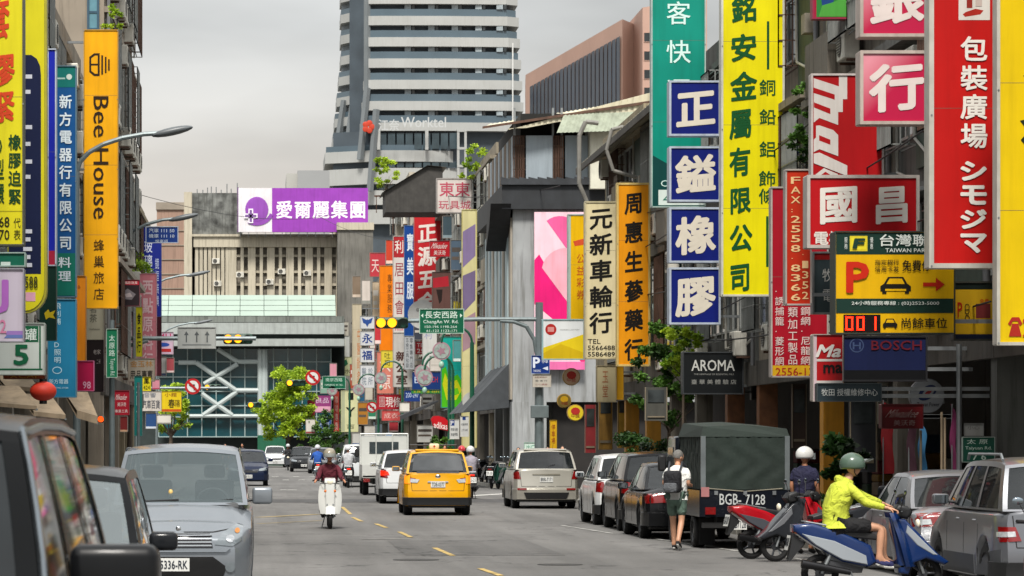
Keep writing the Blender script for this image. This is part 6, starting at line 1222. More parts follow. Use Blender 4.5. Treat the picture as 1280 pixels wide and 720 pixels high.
def hatch(name, label, D, px, paint_, L=4.4, W=1.76, H=1.66, away=True, wb=2.62, r=.33, cat='car', detail=1, belt_z=1.0, hood_z=.98, group=None, fr=.85, pil=None, tail=None, hgl=None, rimc='9a9da0', plate='1234-AB', su=(), wt=.78, gl=None, cx=None, rz=0, mir=None, bump=.46, bm_=None):
    c = Car(name, label, cat, D, px, L, W, H, wb, r, paint_, away, top=((-L/2, belt_z+.02), (L/2-1.35, belt_z+.03), (L/2-1.0, hood_z), (L/2-.25, hood_z-.14), (L/2, hood_z-.3)),
            belt=((-L/2, belt_z-.02), (L/2-1.3, belt_z-.02), (L/2-.3, hood_z-.2), (L/2, hood_z-.32)), gh=(L/2-1.05, L/2-1.85, -L/2+.45, -L/2+.1, H, belt_z, belt_z), wt=wt, fr=fr, pillar=pil, rimc=rimc, side_u=su, rr_=.4, glass_=gl, cx=cx, rz=rz)
    hw_ = W/2
    c.bumper('rear_bumper', .25, bump, bm_ or DARK())
    if detail:
        c.seam([(-hw_*.80, belt_z-.05), (-hw_*.76, .62), (hw_*.76, .62), (hw_*.80, belt_z-.05)], 'rear'); c.doors((L/2-1.45, -.25, -L/2+1.15), .3, belt_z-.03); c.handles(belt_z-.13, (.1-.0, -L/2+1.35))
    c.bumper('front_bumper', .24, .50, paint_, 1)
    c.proj('grille', [(-.38, .56), (.38, .56), (.45, .70), (-.45, .70)], BLK, 'front', off=.012)
    c.both('headlight', hgl or [(hw_*.52, .62), (hw_*.93, .66), (hw_*.95, .80), (hw_*.55, .72)], HL, 'front', off=.012)
    c.both('tail_light', tail or [(hw_*.72, belt_z-.28), (hw_*.97, belt_z-.26), (hw_*.95, belt_z-.02), (hw_*.78, belt_z-.04)], RED, 'rear', off=.014)
    c.mirrors(L/2-1.5, belt_z+.10, mir); c.plate(0, belt_z-.27, plate, 'rear'); c.plate(0, .40, plate, 'front')
    MB().rbox(-.09, .09, L/2-1.62, L/2-1.58, H-.22, H-.14, .02, 1).build('inner_mirror', DARK(), c.t)
    MB().tube([(.25, -L/2+.9, H-.02), (.25, -L/2+.75, H+.16)], .005, 5).build('antenna', DARK(), c.t)
    MB().tube([(.0, -L/2+.10, belt_z+.06), (.25, -L/2+.14, belt_z+.14)], .012, 5).build('wiper', DARK(), c.t)
    return c
def dims(c, zs): pass
# ---- taxi
TX = paint('d69a00', 1.2)
L = 4.24
c = hatch('taxi', 'yellow taxi seen from behind in the middle lane', 80, 547.5, TX, L=L, W=1.70, H=1.66, cat='taxi', r=.31, wb=2.7, belt_z=1.05, plate='TDE-0377',
          tail=[(.52, .86), (.56, .93), (.80, .97), (.80, .86)], pil=None, su=((.07, .30), (.33, .62), (.65, .92)), hood_z=1.0)
c.both('tail_light', [(.70, .80), (.83, .80), (.83, 1.0), (.70, .98)], AMBL, 'rear', off=.02)
c.both('reversing_light', [(.46, .90), (.52, .82), (.69, .83), (.69, .93)], CLR, 'rear', off=.02)
c.proj('black_surround', [(-.80, 1.06), (.80, 1.06), (.70, 1.56), (-.70, 1.56)], BLK, 'rear', off=.004, th=.002)
c.proj('rear_glass', [(-.64, 1.12), (.64, 1.12), (.58, 1.50), (-.58, 1.50)], M('reflecting_rear_glass', '23282b', .06, var=.5, scale=2, spec=1), 'rear', off=.02, th=.004)
c.proj('chrome_strip', [(-.26, .83), (.26, .83), (.25, .86), (-.25, .86)], CHROME(), 'rear', off=.03)
m = MB(); m.ell((0, -L/2+.03, .98), .07, .02, .05, 12, 8); m.build('badge', CHROME(), c.t, smooth=True)
rs = MB().rbox(-.13, .13, -.35, -.2, 1.66, 1.80, .04, 2).build('roof_sign', M('roof_sign_cream', 'd6cfae', .5), c.t, smooth=True); m = MB(); put_text(m, '✚', -.03, .03, 1.70, 1.76, -.36); m.build('lettering', ink('a8321a'), rs, recalc=False)
MB().rbox(-.55, .55, -L/2+.42, -L/2+.55, 1.60, 1.66, .02, 1).build('spoiler', TX, c.t)
MB().tube([(-.6, .2, 1.66), (-.6, .2, 1.76), (.6, .2, 1.76), (.6, .2, 1.66)], .02, 6).build('roof_rack', DARK(), c.t)
# ---- white crossover left of the taxi
c = hatch('parked_car', 'white crossover with amber lamp lit just left of the yellow taxi', 95, 512, paint('c9cbcc', .8), L=4.4, W=1.78, H=1.6, plate='RBC-5567', r=.34, belt_z=1.05)
c.both('tail_light', [(.60, .86), (.86, .84), (.86, 1.0), (.64, .96)], REDL, 'rear', off=.02)
c.t.name = 'crossover_car'
# ---- silver estate, right of the middle lane
c = hatch('estate_car', 'champagne silver estate car driving alone right of the taxi', 88, 683, metal_paint('b3b0a6'), L=4.5, W=1.80, H=1.66, bump=.56, bm_=metal_paint('a5a298'), plate='BRR-7171', r=.34, belt_z=1.08, wt=.80, tail=[(.70, .82), (.89, .82), (.88, 1.06), (.76, 1.06)], rimc='6a6c6e')
c.proj('silver_trim', [(-.38, .93), (.38, .93), (.38, .965), (-.38, .965)], metal_paint('8d897c'), 'rear', off=.02)
c.proj('diffuser', [(-.55, .27), (.55, .27), (.62, .45), (-.62, .45)], BLK, 'rear', off=.05)
c.both('reflector', [(.55, .52), (.80, .52), (.80, .57), (.55, .57)], RED, 'rear', off=.045)
MB().rbox(-.6, .6, -2.2+.35, -2.2+.5, 1.60, 1.65, .02, 1).build('spoiler', metal_paint('b3b0a6'), c.t)
# ---- parked row on the right
c = hatch('parked_car', 'white compact car parked farthest in the right hand row', 70.5, 0, paint('c6c8c8', .8), L=4.1, W=1.72, H=1.58, belt_z=1.0, cx=8.16, plate='AXT-1182', group='cars parked in a row on the right')
c = hatch('parked_car', 'black crossover parked between the white compact and the black saloon', 65.6, 0, paint('141518', 1), L=4.35, W=1.80, H=1.64, belt_z=1.05, cx=8.22, plate='BKC-3390', group='cars parked in a row on the right')
def sedan(name, label, D, px, paint_, L=4.5, W=1.74, H=1.45, away=True, cx=None, cat='car', plate='AB-1234', group=None, wb=2.65, r=.32, tail=None, gl=None, rz=0):
    c = Car(name, label, cat, D, px, L, W, H, wb, r, paint_, away, top=((-L/2, .90), (-L/2+.15, .98), (-L/2+.75, .99), (L/2-1.35, .95), (L/2-.3, .80), (L/2, .66)),
            belt=((-L/2, .86), (-L/2+.3, .90), (L/2-1.4, .90), (L/2-.3, .72), (L/2, .62)), gh=(L/2-1.25, L/2-2.0, -L/2+1.25, -L/2+.5, H, .90, .94), wt=.74, fr=.88, cx=cx, rr_=.5, glass_=gl, rz=rz)
    h = W/2
    c.both('tail_light', tail or [(h*.55, .70), (h*.96, .68), (h*.97, .86), (h*.60, .88)], RED, 'rear', off=.014); c.both('headlight', [(h*.5, .58), (h*.93, .60), (h*.95, .72), (h*.52, .68)], HL, 'front', off=.012)
    c.proj('grille', [(-.36, .48), (.36, .48), (.42, .64), (-.42, .64)], BLK, 'front', off=.012); c.bumper('rear_bumper', .24, .52, paint_)
    c.seam([(-h*.72, .90), (-h*.7, .56), (h*.7, .56), (h*.72, .90)], 'rear'); c.doors((L/2-1.5, -.1, -L/2+1.2), .3, .87); c.handles(.80, (.1, -L/2+1.4))
    c.mirrors(L/2-1.65, .98); c.plate(0, .72, plate, 'rear'); c.plate(0, .38, plate, 'front'); return c
c = sedan('parked_car', 'black saloon with red tail lamp parked behind the pedestrian', 60.4, 0, paint('131416', 1), cx=8.06, plate='ALK-9921', group='cars parked in a row on the right', W=1.76, H=1.47)
c.proj('chrome_strip', [(-.5, .60), (.5, .60), (.5, .625), (-.5, .625)], CHROME(), 'rear', off=.03)
c = sedan('parked_saloon', 'silver saloon parked between the rider in yellow and the silver estate', 43, 0, metal_paint('86888c'), cx=9.6, L=4.5, plate='5D-2218', tail=[(.42, .72), (.84, .70), (.85, .88), (.5, .90)])
c.both('reversing_light', [(.62, .74), (.80, .73), (.80, .80), (.64, .81)], CLR, 'rear', off=.02)
# near silver estate on the right edge
c = hatch('parked_estate', 'silver grey estate car with dark lower body cut by the right photo edge', 37, 0, metal_paint('6c6e73'), L=4.3, W=1.72, H=1.66, cx=9.36, belt_z=1.04, hood_z=.98, plate='7K-6630', r=.33, wt=.80, su=((.06, .30), (.34, .60), (.64, .94)), tail=[(.60, .70), (.86, .68), (.86, .86), (.66, .86)])
for f in ('left', 'right'): c.proj('lower_cladding', [(-2.05, .26), (-1.25, .26), (-1.25, .52), (-2.05, .60)], M('grey_cladding', '3f4145', .6), f, off=.012); c.proj('lower_cladding', [(-.85, .24), (.95, .24), (.95, .50), (-.85, .50)], MATS['grey_cladding'], f, off=.012)
c.both('reversing_light', [(.66, .75), (.84, .74), (.84, .80), (.67, .81)], CLR, 'rear', off=.02)
for sx in (-1, 1): MB().tube([(sx*.62, .55, 1.63), (sx*.62, .5, 1.70), (sx*.62, -1.2, 1.70), (sx*.62, -1.3, 1.63)], .018, 6).build('roof_rail', STEEL(), c.t)
# ---- left row facing the camera
GV = M('brushed_silver_body', '7b8187', .24, metal=.4, coat=.35, var=.05, scale=1.5)
L = 4.5
c = Car('silver_van', 'silver people carrier facing the camera with a wide grille and clear windscreen', 'van', 37, 223, L, 1.72, 1.82, 2.7, .33, GV, False,
        top=((-L/2, 1.14), (L/2-1.25, 1.16), (L/2-.95, 1.12), (L/2-.25, .92), (L/2, .78)), belt=((-L/2, 1.05), (L/2-1.2, 1.04), (L/2-.3, .84), (L/2, .72)), gh=(L/2-.95, L/2-1.65, -L/2+.35, -L/2+.1, 1.82, 1.10, 1.10), wt=.80, fr=.8, side_u=((.05, .28), (.31, .62), (.65, .93)), rr_=.4, front=[(0, .12), (.3, .02), (.5, 0), (.7, .03), (.85, .12), (1.1, .3)], glass_=glass('van_windscreen', (.10, .13, .14), .5), glass_side=glass())
c.both('headlight', [(.42, .66), (.62, .64), (.73, .70), (.75, .88), (.68, .90), (.50, .79)], HL, 'front', off=.012, th=.02)
for sx in (-1, 1): c.proj('headlight_bulb', [(sx*.60+.05*math.cos(R(i*30)), .73+.045*math.sin(R(i*30))) for i in range(12)], CHROME(), 'front', off=.022, th=.01); c.proj('headlight_bulb', [(sx*.68+.03*math.cos(R(i*30)), .82+.03*math.sin(R(i*30))) for i in range(12)], M('amber_lens', 'b0702a', .3), 'front', off=.022, th=.01)
m = MB(); m.ell((0, L/2+.03, .845), .03, .015, .03, 12, 8); m.build('badge', CHROME(), c.t, smooth=True)
for zz_, w_ in ((.98, .55),): c.seam([(-.62, .84), (-.40, .80), (.40, .80), (.62, .84)], 'front')
c.proj('grille', [(-.40, .62), (.40, .62), (.36, .79), (-.36, .79)], BLK, 'front', off=.012)
for z in (.65, .69, .73, .77): c.proj('grille_bar', [(-.39, z-.008), (.39, z-.008), (.38, z+.008), (-.38, z+.008)], CHROME(), 'front', off=.025, th=.02)
c.proj('bumper_lip', [(-.55, .575), (.55, .575), (.60, .615), (-.60, .615)], GV, 'front', off=.035, th=.03)
c.proj('air_intake', [(-.50, .24), (.50, .24), (.56, .40), (.40, .52), (-.40, .52), (-.56, .40)], BLK, 'front', off=.01)
c.both('fog_light', [(.60+.06*math.cos(R(i*30)), .40+.06*math.sin(R(i*30))) for i in range(12)], HL, 'front', off=.02)
c.plate(.05, .43, '5336-RK', 'front', y=L/2+.09); c.mirrors(L/2-1.45, 1.20, None, .24, .20); c.doors((L/2-1.3, .15, -.95), .3, 1.05); c.handles(.92, (.35, -.75))
st = MB(); n = 22
for i in range(n): a0, a1 = 2*math.pi*i/n, 2*math.pi*(i+1)/n; st.cyl((-.38+.19*math.cos(a0)*-1, .95+.05*math.sin(a0), 1.14+.15*math.sin(a0)), (-.38+.19*math.cos(a1)*-1, .95+.05*math.sin(a1), 1.14+.15*math.sin(a1)), .014, n=6)
st.build('steering_wheel', M('wheel_grey', '55585a', .6), c.t); MB().rbox(-.7, .7, 1.0, 1.35, 1.02, 1.13, .05, 2).build('dashboard', M('dash_grey', '4a4c4e', .8), c.t)
MB().tube([(-.1, L/2-.93, 1.135), (-.62, L/2-1.0, 1.16)], .012, 5).build('wiper', DARK(), c.t); MB().tube([(.55, L/2-.95, 1.135), (.02, L/2-.92, 1.16)], .012, 5).build('wiper', DARK(), c.t)
m = MB(); m.ell((.12, L/2-1.05, 1.24), .03, .03, .045, 10, 6); m.build('dashboard_ornament', M('gold_charm', 'c9a860', .4), c.t, smooth=True)
# black crossover in front of it
c = hatch('black_crossover', 'black crossover facing the camera between the near black van and the silver people carrier', 21, 0, M('deep_black_paint', '0d0e10', .2, var=.05, spec=.08), L=4.4, W=1.75, H=1.68, away=False, cx=-1.67, belt_z=1.05, hood_z=1.0, plate='AGM-3581', gl=glass('pale_windscreen', (.18, .21, .22), .55), hgl=[(.46, .66), (.80, .66), (.84, .84), (.56, .78)], mir=paint('1c1e21', .6), cat='car')
# nearest black van at the left edge
c = Car('near_van', 'black van nearest the camera, cut by the left photo edge', 'van', 8.0, 0, 4.8, 1.9, 1.97, 2.9, .34, M('near_black_paint', '08090a', .22, var=.05, spec=.04), False, top=((-2.4, 1.42), (1.3, 1.42), (1.55, 1.38), (2.2, 1.15), (2.4, 1.0)), belt=((-2.4, 1.36), (1.3, 1.36), (2.1, 1.1), (2.4, .95)),
        gh=(1.55, .75, -2.0, -2.3, 1.97, 1.40, 1.40), wt=.80, fr=.85, side_u=((.04, .28), (.31, .60), (.63, .93)), cx=-1.50, glass_=M('near_windscreen', '15191b', .12, var=.3, spec=.15), glass_side=M('reflecting_side_glass', '101214', .05, var=.4, scale=1.5, spec=.8))
c.mirrors(1.05, 1.44, M('mirror_black', '0c0d0f', .35, coat=.1, spec=.2), .26, .22); c.both('headlight', [(.5, .8), (.88, .82), (.9, 1.02), (.55, .95)], HL, 'front', off=.012)
for sx in (-1, 1):
    m = MB(); m.tube([c.sidep(sx, .02, v, .006) for v in (0, .25, .5, .75, 1)]+[c.sidep(sx, u, .94, .006) for u in (.1, .3, .6, .9)], .012, 6); m.build('chrome_trim', M('grey_trim', '6f767b', .25, metal=.8), c.t)
# dark car beyond the people carrier, far cars
hatch('dark_blue_car', 'dark blue hatchback facing the camera just beyond the silver people carrier', 133, 310, paint('1a2238', .8), away=False, W=1.7, H=1.52, belt_z=.98, plate='AB-5512', detail=0)
FG = 'small distant cars near the junction'
hatch('distant_car', 'white car farthest away, facing the camera left of the bright tree', 228, 344, paint('c9cbcc', .6), away=False, W=1.6, H=1.55, detail=0, plate='AP-1022', group=FG)
hatch('distant_car', 'black distant car facing the camera under the bright green tree', 195, 380, paint('15171a', .8), away=False, W=1.7, H=1.55, detail=0, plate='AT-8811', group=FG)
hatch('distant_car', 'white car seen from behind between the riders and the flatbed truck', 130, 457, paint('b9bdbf', .8), W=1.72, H=1.5, detail=0, plate='ANR-6620', group=FG, belt_z=.98)
hatch('distant_car', 'white distant car beyond the white car at the flatbed truck', 165, 447, paint('b3b6b6', .8), W=1.72, H=1.72, detail=0, plate='AHJ-0091', group=FG)
hatch('distant_car', 'grey distant car half hidden behind the white scooter rider', 185, 404, metal_paint('6d7074'), W=1.72, H=1.5, detail=0, plate='ACC-2231', group=FG, away=False)
# ---- trucks
def truck_base(name, label, D, cx, L, W, cab, zc, wr=.30):
    t = thing(name, label, 'truck', (cx, D+L/2, 0))
    MB().box(-W*.28, W*.28, -L/2+.15, L/2-.4, .38, .55).build('chassis', M('chassis_black', '141414', .8), t)
    for y in (-L/2+.95, L/2-.85):
        for sx in (-1, 1): wheel(t, sx*(W/2-.14), y, wr, sx, rimc='77797a')
    m = MB(); y0, y1 = L/2-1.65, L/2
    m.pillow([(y0, .45), (y0, zc-.02), (y0+.1, zc), (y1-.55, zc), (y1-.2, 1.25), (y1-.05, 1.0), (y1, .45)], W/2-.03, .06, 0, 3); m.build('cab', cab, t, smooth=True)
    MB().box(-W*.30, W*.30, y0-.012, y0+.02, 1.42, zc-.22).build('cab_rear_window', M('cab_glass', '2a3438', .12, var=.3), t)
    for sx in (-1, 1):
        MB().box(sx*(W/2-.03), sx*(W/2-.018), y0+.35, y1-.6, 1.22, zc-.2).build('side_window', MATS['cab_glass'], t)
        w = MB().rbox(sx*(W/2+.05)-.08, sx*(W/2+.05)+.08, y1-.35, y1-.25, 1.3, 1.6, .03, 1).build('wing_mirror', DARK(), t, smooth=True)
    MB().grid(lambda u, v: (u*(W/2-.12), y1-.19-.36*v+.02, 1.27+(zc-.1-1.27)*v+.02), [-1, 0, 1], [0, 1]).build('windscreen', MATS['cab_glass'], t)
    return t
WT = paint('bfc1bd', .5)
t = truck_base('flatbed_truck', 'white flatbed truck with a rear cab window ahead of the white crossover', 110, PX(484, 110), 4.6, 1.72, WT, 2.06)
MB().box(-.84, .84, -2.3, .62, .60, .68).build('bed_floor', WT, t)
for sx in (-1, 1): MB().box(sx*.86, sx*.82, -2.25, .62, .68, 1.05).build('side_board', WT, t)
MB().box(-.86, .86, -2.3, -2.26, .62, 1.05).build('tailgate', WT, t)
m = MB(); m.tube([(-.84, .62, .7), (-.84, .62, 2.12), (.84, .62, 2.12), (.84, .62, .7)], .03, 6); m.tube([(-.28, .62, .7), (-.28, .62, 2.12)], .02, 6); m.tube([(.3, .62, .7), (.3, .62, 2.12)], .02, 6); m.build('head_rack', WT, t)
for sx in (-1, 1): MB().box(sx*.60, sx*.82, -2.33, -2.30, .46, .58).build('tail_light', RED, t)
# green canvas truck
NV = paint('15181f', .5); GC = M('dark_green_canvas', '1d2a24', .8, var=.18, scale=1.2, streak=.25, bump=.2); GE = M('galvanised_corner', '6f7678', .5, metal=.4, var=.2)
cx = PX(931, 55)
t = truck_base('canvas_truck', 'dark green canvas sided truck parked on the right beside the pedestrian', 55, cx, 4.8, 1.62, NV, 1.95)
def tx(px): return PX(px, 55)-cx
def tz(py): return PZ(py, 55)
yb = -2.4
m = MB(); x0c, x1c, z0c, z1c = tx(878), tx(985), tz(612), tz(545)
wv = lambda a, b: .018*math.sin(a*7+2*math.sin(b*3))*math.sin(b*2.2)+.012*math.sin(a*17+b*5)
lin_ = lambda n: [i/n for i in range(n+1)]
m.grid(lambda u, v: (x0c+(x1c-x0c)*u, yb+.01-wv(u*3, v*3)*(u*(1-u)*4)**.3, z0c+(z1c-z0c)*v), lin_(24), lin_(14)); m.grid(lambda u, v: (x0c+wv(u*5, v*3), yb+.02+(.58-yb)*u, z0c+(z1c-z0c)*v), lin_(24), lin_(14)); m.grid(lambda u, v: (x1c, yb+.02+(.58-yb)*u, z0c+(z1c-z0c)*v), lin_(2), lin_(2)); m.box(x0c+.03, x1c-.03, yb+.05, .60, z0c, z1c)
m.build('canvas_body', GC, t, smooth=True, recalc=False)
m = MB(); m.tube([(x0c+.1, yb-.03, z0c+.02), ((x0c+x1c)/2, yb-.035, z0c-.03), (x1c-.1, yb-.03, z0c+.02)], .008, 5); m.build('rope', M('pale_rope', '8f8a7a', .8), t)
for k in range(3): MB().box(x0c+.2+k*.5, x0c+.26+k*.5, yb-.05, yb-.03, z0c-.09, z0c-.02).build('latch', STEEL(), t)
m = MB(); m.add([(tx(876), yb, tz(546)), (tx(987), yb, tz(546)), (tx(987), .62, tz(546)), (tx(876), .62, tz(546)), (tx(879), yb+.05, tz(533)), (tx(984), yb+.05, tz(536)), (tx(980), .58, tz(530)), (tx(882), .58, tz(528)), (tx(931), yb+.1, tz(531)), (tx(931), .5, tz(526))],
    [(0, 1, 5, 8, 4), (1, 2, 6, 5), (2, 3, 7, 9, 6), (3, 0, 4, 7), (4, 8, 9, 7), (8, 5, 6, 9), (0, 3, 2, 1)]); m.build('canvas_top', GC, t)
for px in (876, 981): MB().box(tx(px), tx(px+6), yb-.015, yb+.06, tz(612), tz(545)).build('corner_post', GE, t)
m = MB()
for k in range(12): y_ = yb+.15+k*.25; m.box(tx(877.5), tx(877.9), y_, y_+.012, tz(612), tz(546))
m.build('canvas_seam', M('canvas_seam', '101814', .9), t)
MB().box(tx(874), tx(987), yb-.03, .62, tz(646), tz(613)).build('bed_side', NV, t)
m = MB(); put_text(m, 'BGB-', tx(899), tx(926), tz(631), tz(617), yb-.034, .008); put_text(m, '7128', tx(931), tx(956), tz(631), tz(618), yb-.034, .008); m.build('lettering', ink('b9bcbb'), t, recalc=False)
p_ = MB().box(tx(910), tx(933), yb-.05, yb-.035, tz(662), tz(649)).build('number_plate', M('plate_cfd0cc', 'cfd0cc', .5), t); m = MB(); put_text(m, 'BGB7128', tx(911), tx(932), tz(660), tz(651), yb-.053, .01); m.build('lettering', ink('1c2433'), p_, recalc=False)
for a, b in ((881, 894), (990-12, 985)): MB().box(tx(a), tx(b), yb-.06, yb-.03, tz(643), tz(634)).build('tail_light', RED, t)
MB().box(tx(876), tx(886), yb-.05, yb-.03, tz(621), tz(609)).build('marker_frame', M('marker_pink', 'a06a6a', .6), t)
MB().box(tx(880), tx(900), yb+.6, yb+.65, tz(682), tz(648)).build('mud_flap', RUBBER(), t)
MB().box(tx(878), tx(982), yb+.05, yb+.12, tz(660), tz(653)).build('rear_bar', M('chassis_black', '141414'), t)
# ================================================================ people
SKIN = M('skin', 'b07a5c', .55, var=.06, scale=8); SKIN2 = M('skin_light', 'c08f72', .55, var=.06, scale=8)
HAIR = M('black_hair', '141210', .6, var=.3, scale=30); HAIRG = M('grey_hair', '6a6864', .7, var=.3, scale=30)
def cloth(c):
    if 'cloth_'+c in MATS: return MATS['cloth_'+c]
    m = M('cloth_'+c, c, .85, var=.25, scale=5, bump=1.0); n = m.node_tree.nodes
    bp = [x for x in n if x.bl_idname == 'ShaderNodeBump'][0]; bp.inputs['Distance'].default_value = .05
    nz = bp.inputs['Height'].links[0].from_node; nz.inputs['Scale'].default_value = 7; nz.inputs['Detail'].default_value = 3; nz.inputs['Distortion'].default_value = 1.2; return m
SKINS = []
def skin_mesh(name, J, edges, mat, par, sub=1, extra=None):
    keys = list(J); idx = {k: i for i, k in enumerate(keys)}
    me = bpy.data.meshes.new('tmp'); me.from_pydata([J[k][0] for k in keys], [(idx[a], idx[b]) for a, b in edges], [])
    o = bpy.data.objects.new('tmp', me); C.objects.link(o)
    o.modifiers.new('s', 'SKIN'); o.modifiers['s'].use_smooth_shade = True; o.modifiers['s'].branch_smoothing = .4
    if sub: o.modifiers.new('d', 'SUBSURF').levels = sub
    for i, k in enumerate(keys):
        r = J[k][1]; me.skin_vertices[0].data[i].radius = (r, r) if not isinstance(r, tuple) else r
        me.skin_vertices[0].data[i].use_root = (i == 0)
    o.name = name; me.name = name; me.materials.append(mat); o.parent = par; SKINS.append((o, extra)); return o
def finish_skins():       # evaluate every skinned figure at once and keep plain meshes
    dg = bpy.context.evaluated_depsgraph_get(); dg.update(); out = []
    for o, extra in SKINS:
        m2 = bpy.data.meshes.new_from_object(o.evaluated_get(dg))
        if extra:
            bm = bmesh.new(); bm.from_mesh(m2); vs = [bm.verts.new(v) for v in extra.v]
            for f in extra.f:
                try: bm.faces.new([vs[i] for i in f])
                except ValueError: pass
            bm.to_mesh(m2); bm.free()
        m2.polygons.foreach_set('use_smooth', [True]*len(m2.polygons)); out.append(m2)
    for (o, extra), m2 in zip(SKINS, out):
        mat = o.data.materials[0]; o.modifiers.clear(); o.data = m2; m2.materials.clear(); m2.materials.append(mat)
def head_mesh(c, yaw=0, pitch=0, s=1):
    """head as a shaped ellipsoid with brow, nose, lips and chin, looking along +y before turning"""
    m = MB(); M3 = Matrix.Rotation(yaw, 3, 'Z') @ Matrix.Rotation(pitch, 3, 'X'); c = Vector(c); nu, nv = 20, 16; vs = []
    for j in range(nv+1):
        t = math.pi*j/nv
        for i in range(nu):
            a = 2*math.pi*i/nu; d = Vector((math.sin(t)*math.cos(a), math.sin(t)*math.sin(a), math.cos(t)))
            x, y, z = d.x*.073, d.y*.093, d.z*.118
            if z < 0: x *= 1-.38*(-z/.118)**1.5; y *= 1-.12*(-z/.118) if d.y > 0 else 1-.45*(-z/.118)
            if d.y > .9 and abs(d.x) < .3:
                y += .024*math.exp(-((z+.012)/.02)**2)*max(0, 1-abs(d.x)/.22)        # nose
                y -= .006*math.exp(-((z-.022)/.010)**2)
            if d.y > .75: y += .006*math.exp(-((z+.055)/.010)**2)*max(0, 1-abs(d.x)/.35); y += .006*math.exp(-((z+.095)/.016)**2)
            vs.append(c+M3 @ Vector((x*s, y*s, z*s)))
    m.add(vs, [(j*nu+i, (j+1)*nu+i, (j+1)*nu+(i+1) % nu, j*nu+(i+1) % nu) for j in range(nv) for i in range(nu)])
    for sx in (-1, 1): m.ell(c+M3 @ Vector((sx*.072*s, -.005, -.005)), .012, .022, .032, 8, 6, M3)
    return m, M3
def person(label, loc, rz, pose, skin=SKIN, top='c9c9c4', bottom='2b4038', shoe='15151a', sleeve='short', leg='long', hair='hair', hairm=HAIR, helmet=None, visor=False, yaw=0, pitch=0, hands=False, hood=None, collar=None, group=None, mask=False, sole=None, face=True, bulk=1.0):
    t = thing('person', label, 'person', loc, rz, group); p = {k: Vector(v) for k, v in pose.items()}
    J = {'pelvis': (p['pelvis'], .09), 'spine': (p['spine'], .085), 'chest': (p['chest'], .08), 'neck0': (p['neck'], .058), 'neck1': (p['neck'].lerp(p['head'], .55), .052)}
    E_ = [('pelvis', 'spine'), ('spine', 'chest'), ('chest', 'neck0'), ('neck0', 'neck1')]
    for s in 'LR':
        sh, el_, wr, hip, kn, an, toe = (p[k+s] for k in ('sh', 'el', 'wr', 'hip', 'kn', 'an', 'toe'))
        hd = (wr-el_).normalized()
        J.update({'sh'+s: (sh, .052), 'el'+s: (el_, .038), 'wr'+s: (wr, .026), 'hip'+s: (hip, .088), 'kn'+s: (kn, .056), 'cf'+s: (kn.lerp(an, .35), .056), 'an'+s: (an, .038), 'heel'+s: (an+(an-toe)*.25+Vector((0, 0, -.03)), .034), 'toe'+s: (toe, .03)})
        E_ += [('chest', 'sh'+s), ('sh'+s, 'el'+s), ('el'+s, 'wr'+s), ('pelvis', 'hip'+s), ('hip'+s, 'kn'+s), ('kn'+s, 'cf'+s), ('cf'+s, 'an'+s), ('an'+s, 'toe'+s), ('an'+s, 'heel'+s)]
        palm = wr+hd*.06; J['pm'+s] = (palm, (.032, .022)); E_.append(('wr'+s, 'pm'+s))
        if hands:
            side_ = hd.cross(Vector((0, 0, 1))); side_ = side_.normalized() if side_.length > .2 else Vector((1, 0, 0)); cu = pose.get('curl', (0, 0, -1)); cu = Vector(cu)
            for k in range(4):
                b0 = wr+hd*.09+side_*(.027-.018*k); ln = (.030, .034, .032, .025)[k]
                a1 = b0+hd*ln+cu*.004; a2 = a1+(hd*.4+cu*.9).normalized()*ln*.8; a3 = a2+(cu*.8-hd*.6).normalized()*ln*.6
                for n_, q_, r_ in (('a', b0, .0095), ('b', a1, .009), ('c', a2, .008), ('d', a3, .007)): J['f%d%s%s' % (k, n_, s)] = (q_, r_)
                E_ += [('pm'+s, 'f%da%s' % (k, s)), ('f%da%s' % (k, s), 'f%db%s' % (k, s)), ('f%db%s' % (k, s), 'f%dc%s' % (k, s)), ('f%dc%s' % (k, s), 'f%dd%s' % (k, s))]
            th0 = wr+hd*.03+side_*.035; J['ta'+s] = (th0, .011); J['tb'+s] = (th0+hd*.03+cu*.02, .0095); J['tc'+s] = (th0+hd*.045+cu*.042, .008)
            E_ += [('wr'+s, 'ta'+s), ('ta'+s, 'tb'+s), ('tb'+s, 'tc'+s)]
        else:
            J['fg'+s] = (palm+hd*.07+Vector((0, 0, -.02)), .018); E_.append(('pm'+s, 'fg'+s))
    hm, M3 = head_mesh(p['head'], yaw, pitch)
    skin_mesh('body', J, E_, skin, t, 1, hm)
    # shirt
    T = {'pelvis': (p['pelvis'].lerp(p['spine'], -.1 if leg != 'sit' else .1), .150), 'spine': (p['spine'], .148), 'chest': (p['chest'], .158), 'neck': (p['chest'].lerp(p['neck'], .75), .085)}
    TE = [('pelvis', 'spine'), ('spine', 'chest'), ('chest', 'neck')]
    for s in 'LR':
        sh, el_, wr = p['sh'+s], p['el'+s], p['wr'+s]; hip_ = p['pelvis'].lerp(p['hip'+s], .55)
        T['sh'+s] = (sh, .072); TE.append(('chest', 'sh'+s)); T['hp'+s] = (hip_+Vector((0, 0, .03)), .115); TE.append(('pelvis', 'hp'+s))
        if sleeve == 'long': T['el'+s] = (el_, .062); T['wr'+s] = (el_.lerp(wr, .93), .042); TE += [('sh'+s, 'el'+s), ('el'+s, 'wr'+s)]
        else: T['el'+s] = (sh.lerp(el_, .8), .066); TE.append(('sh'+s, 'el'+s))
    if hood:
        T['hood'] = (p['neck']+Vector(hood), .085); T['hood2'] = (p['neck']+Vector(hood)*1.5+Vector((0, 0, -.02)), .05); TE += [('neck', 'hood'), ('hood', 'hood2')]
    for k in ('pelvis', 'spine', 'chest'): T[k] = (T[k][0], .09)
    for k in ('hpL', 'hpR'): T[k] = (T[k][0], .07)
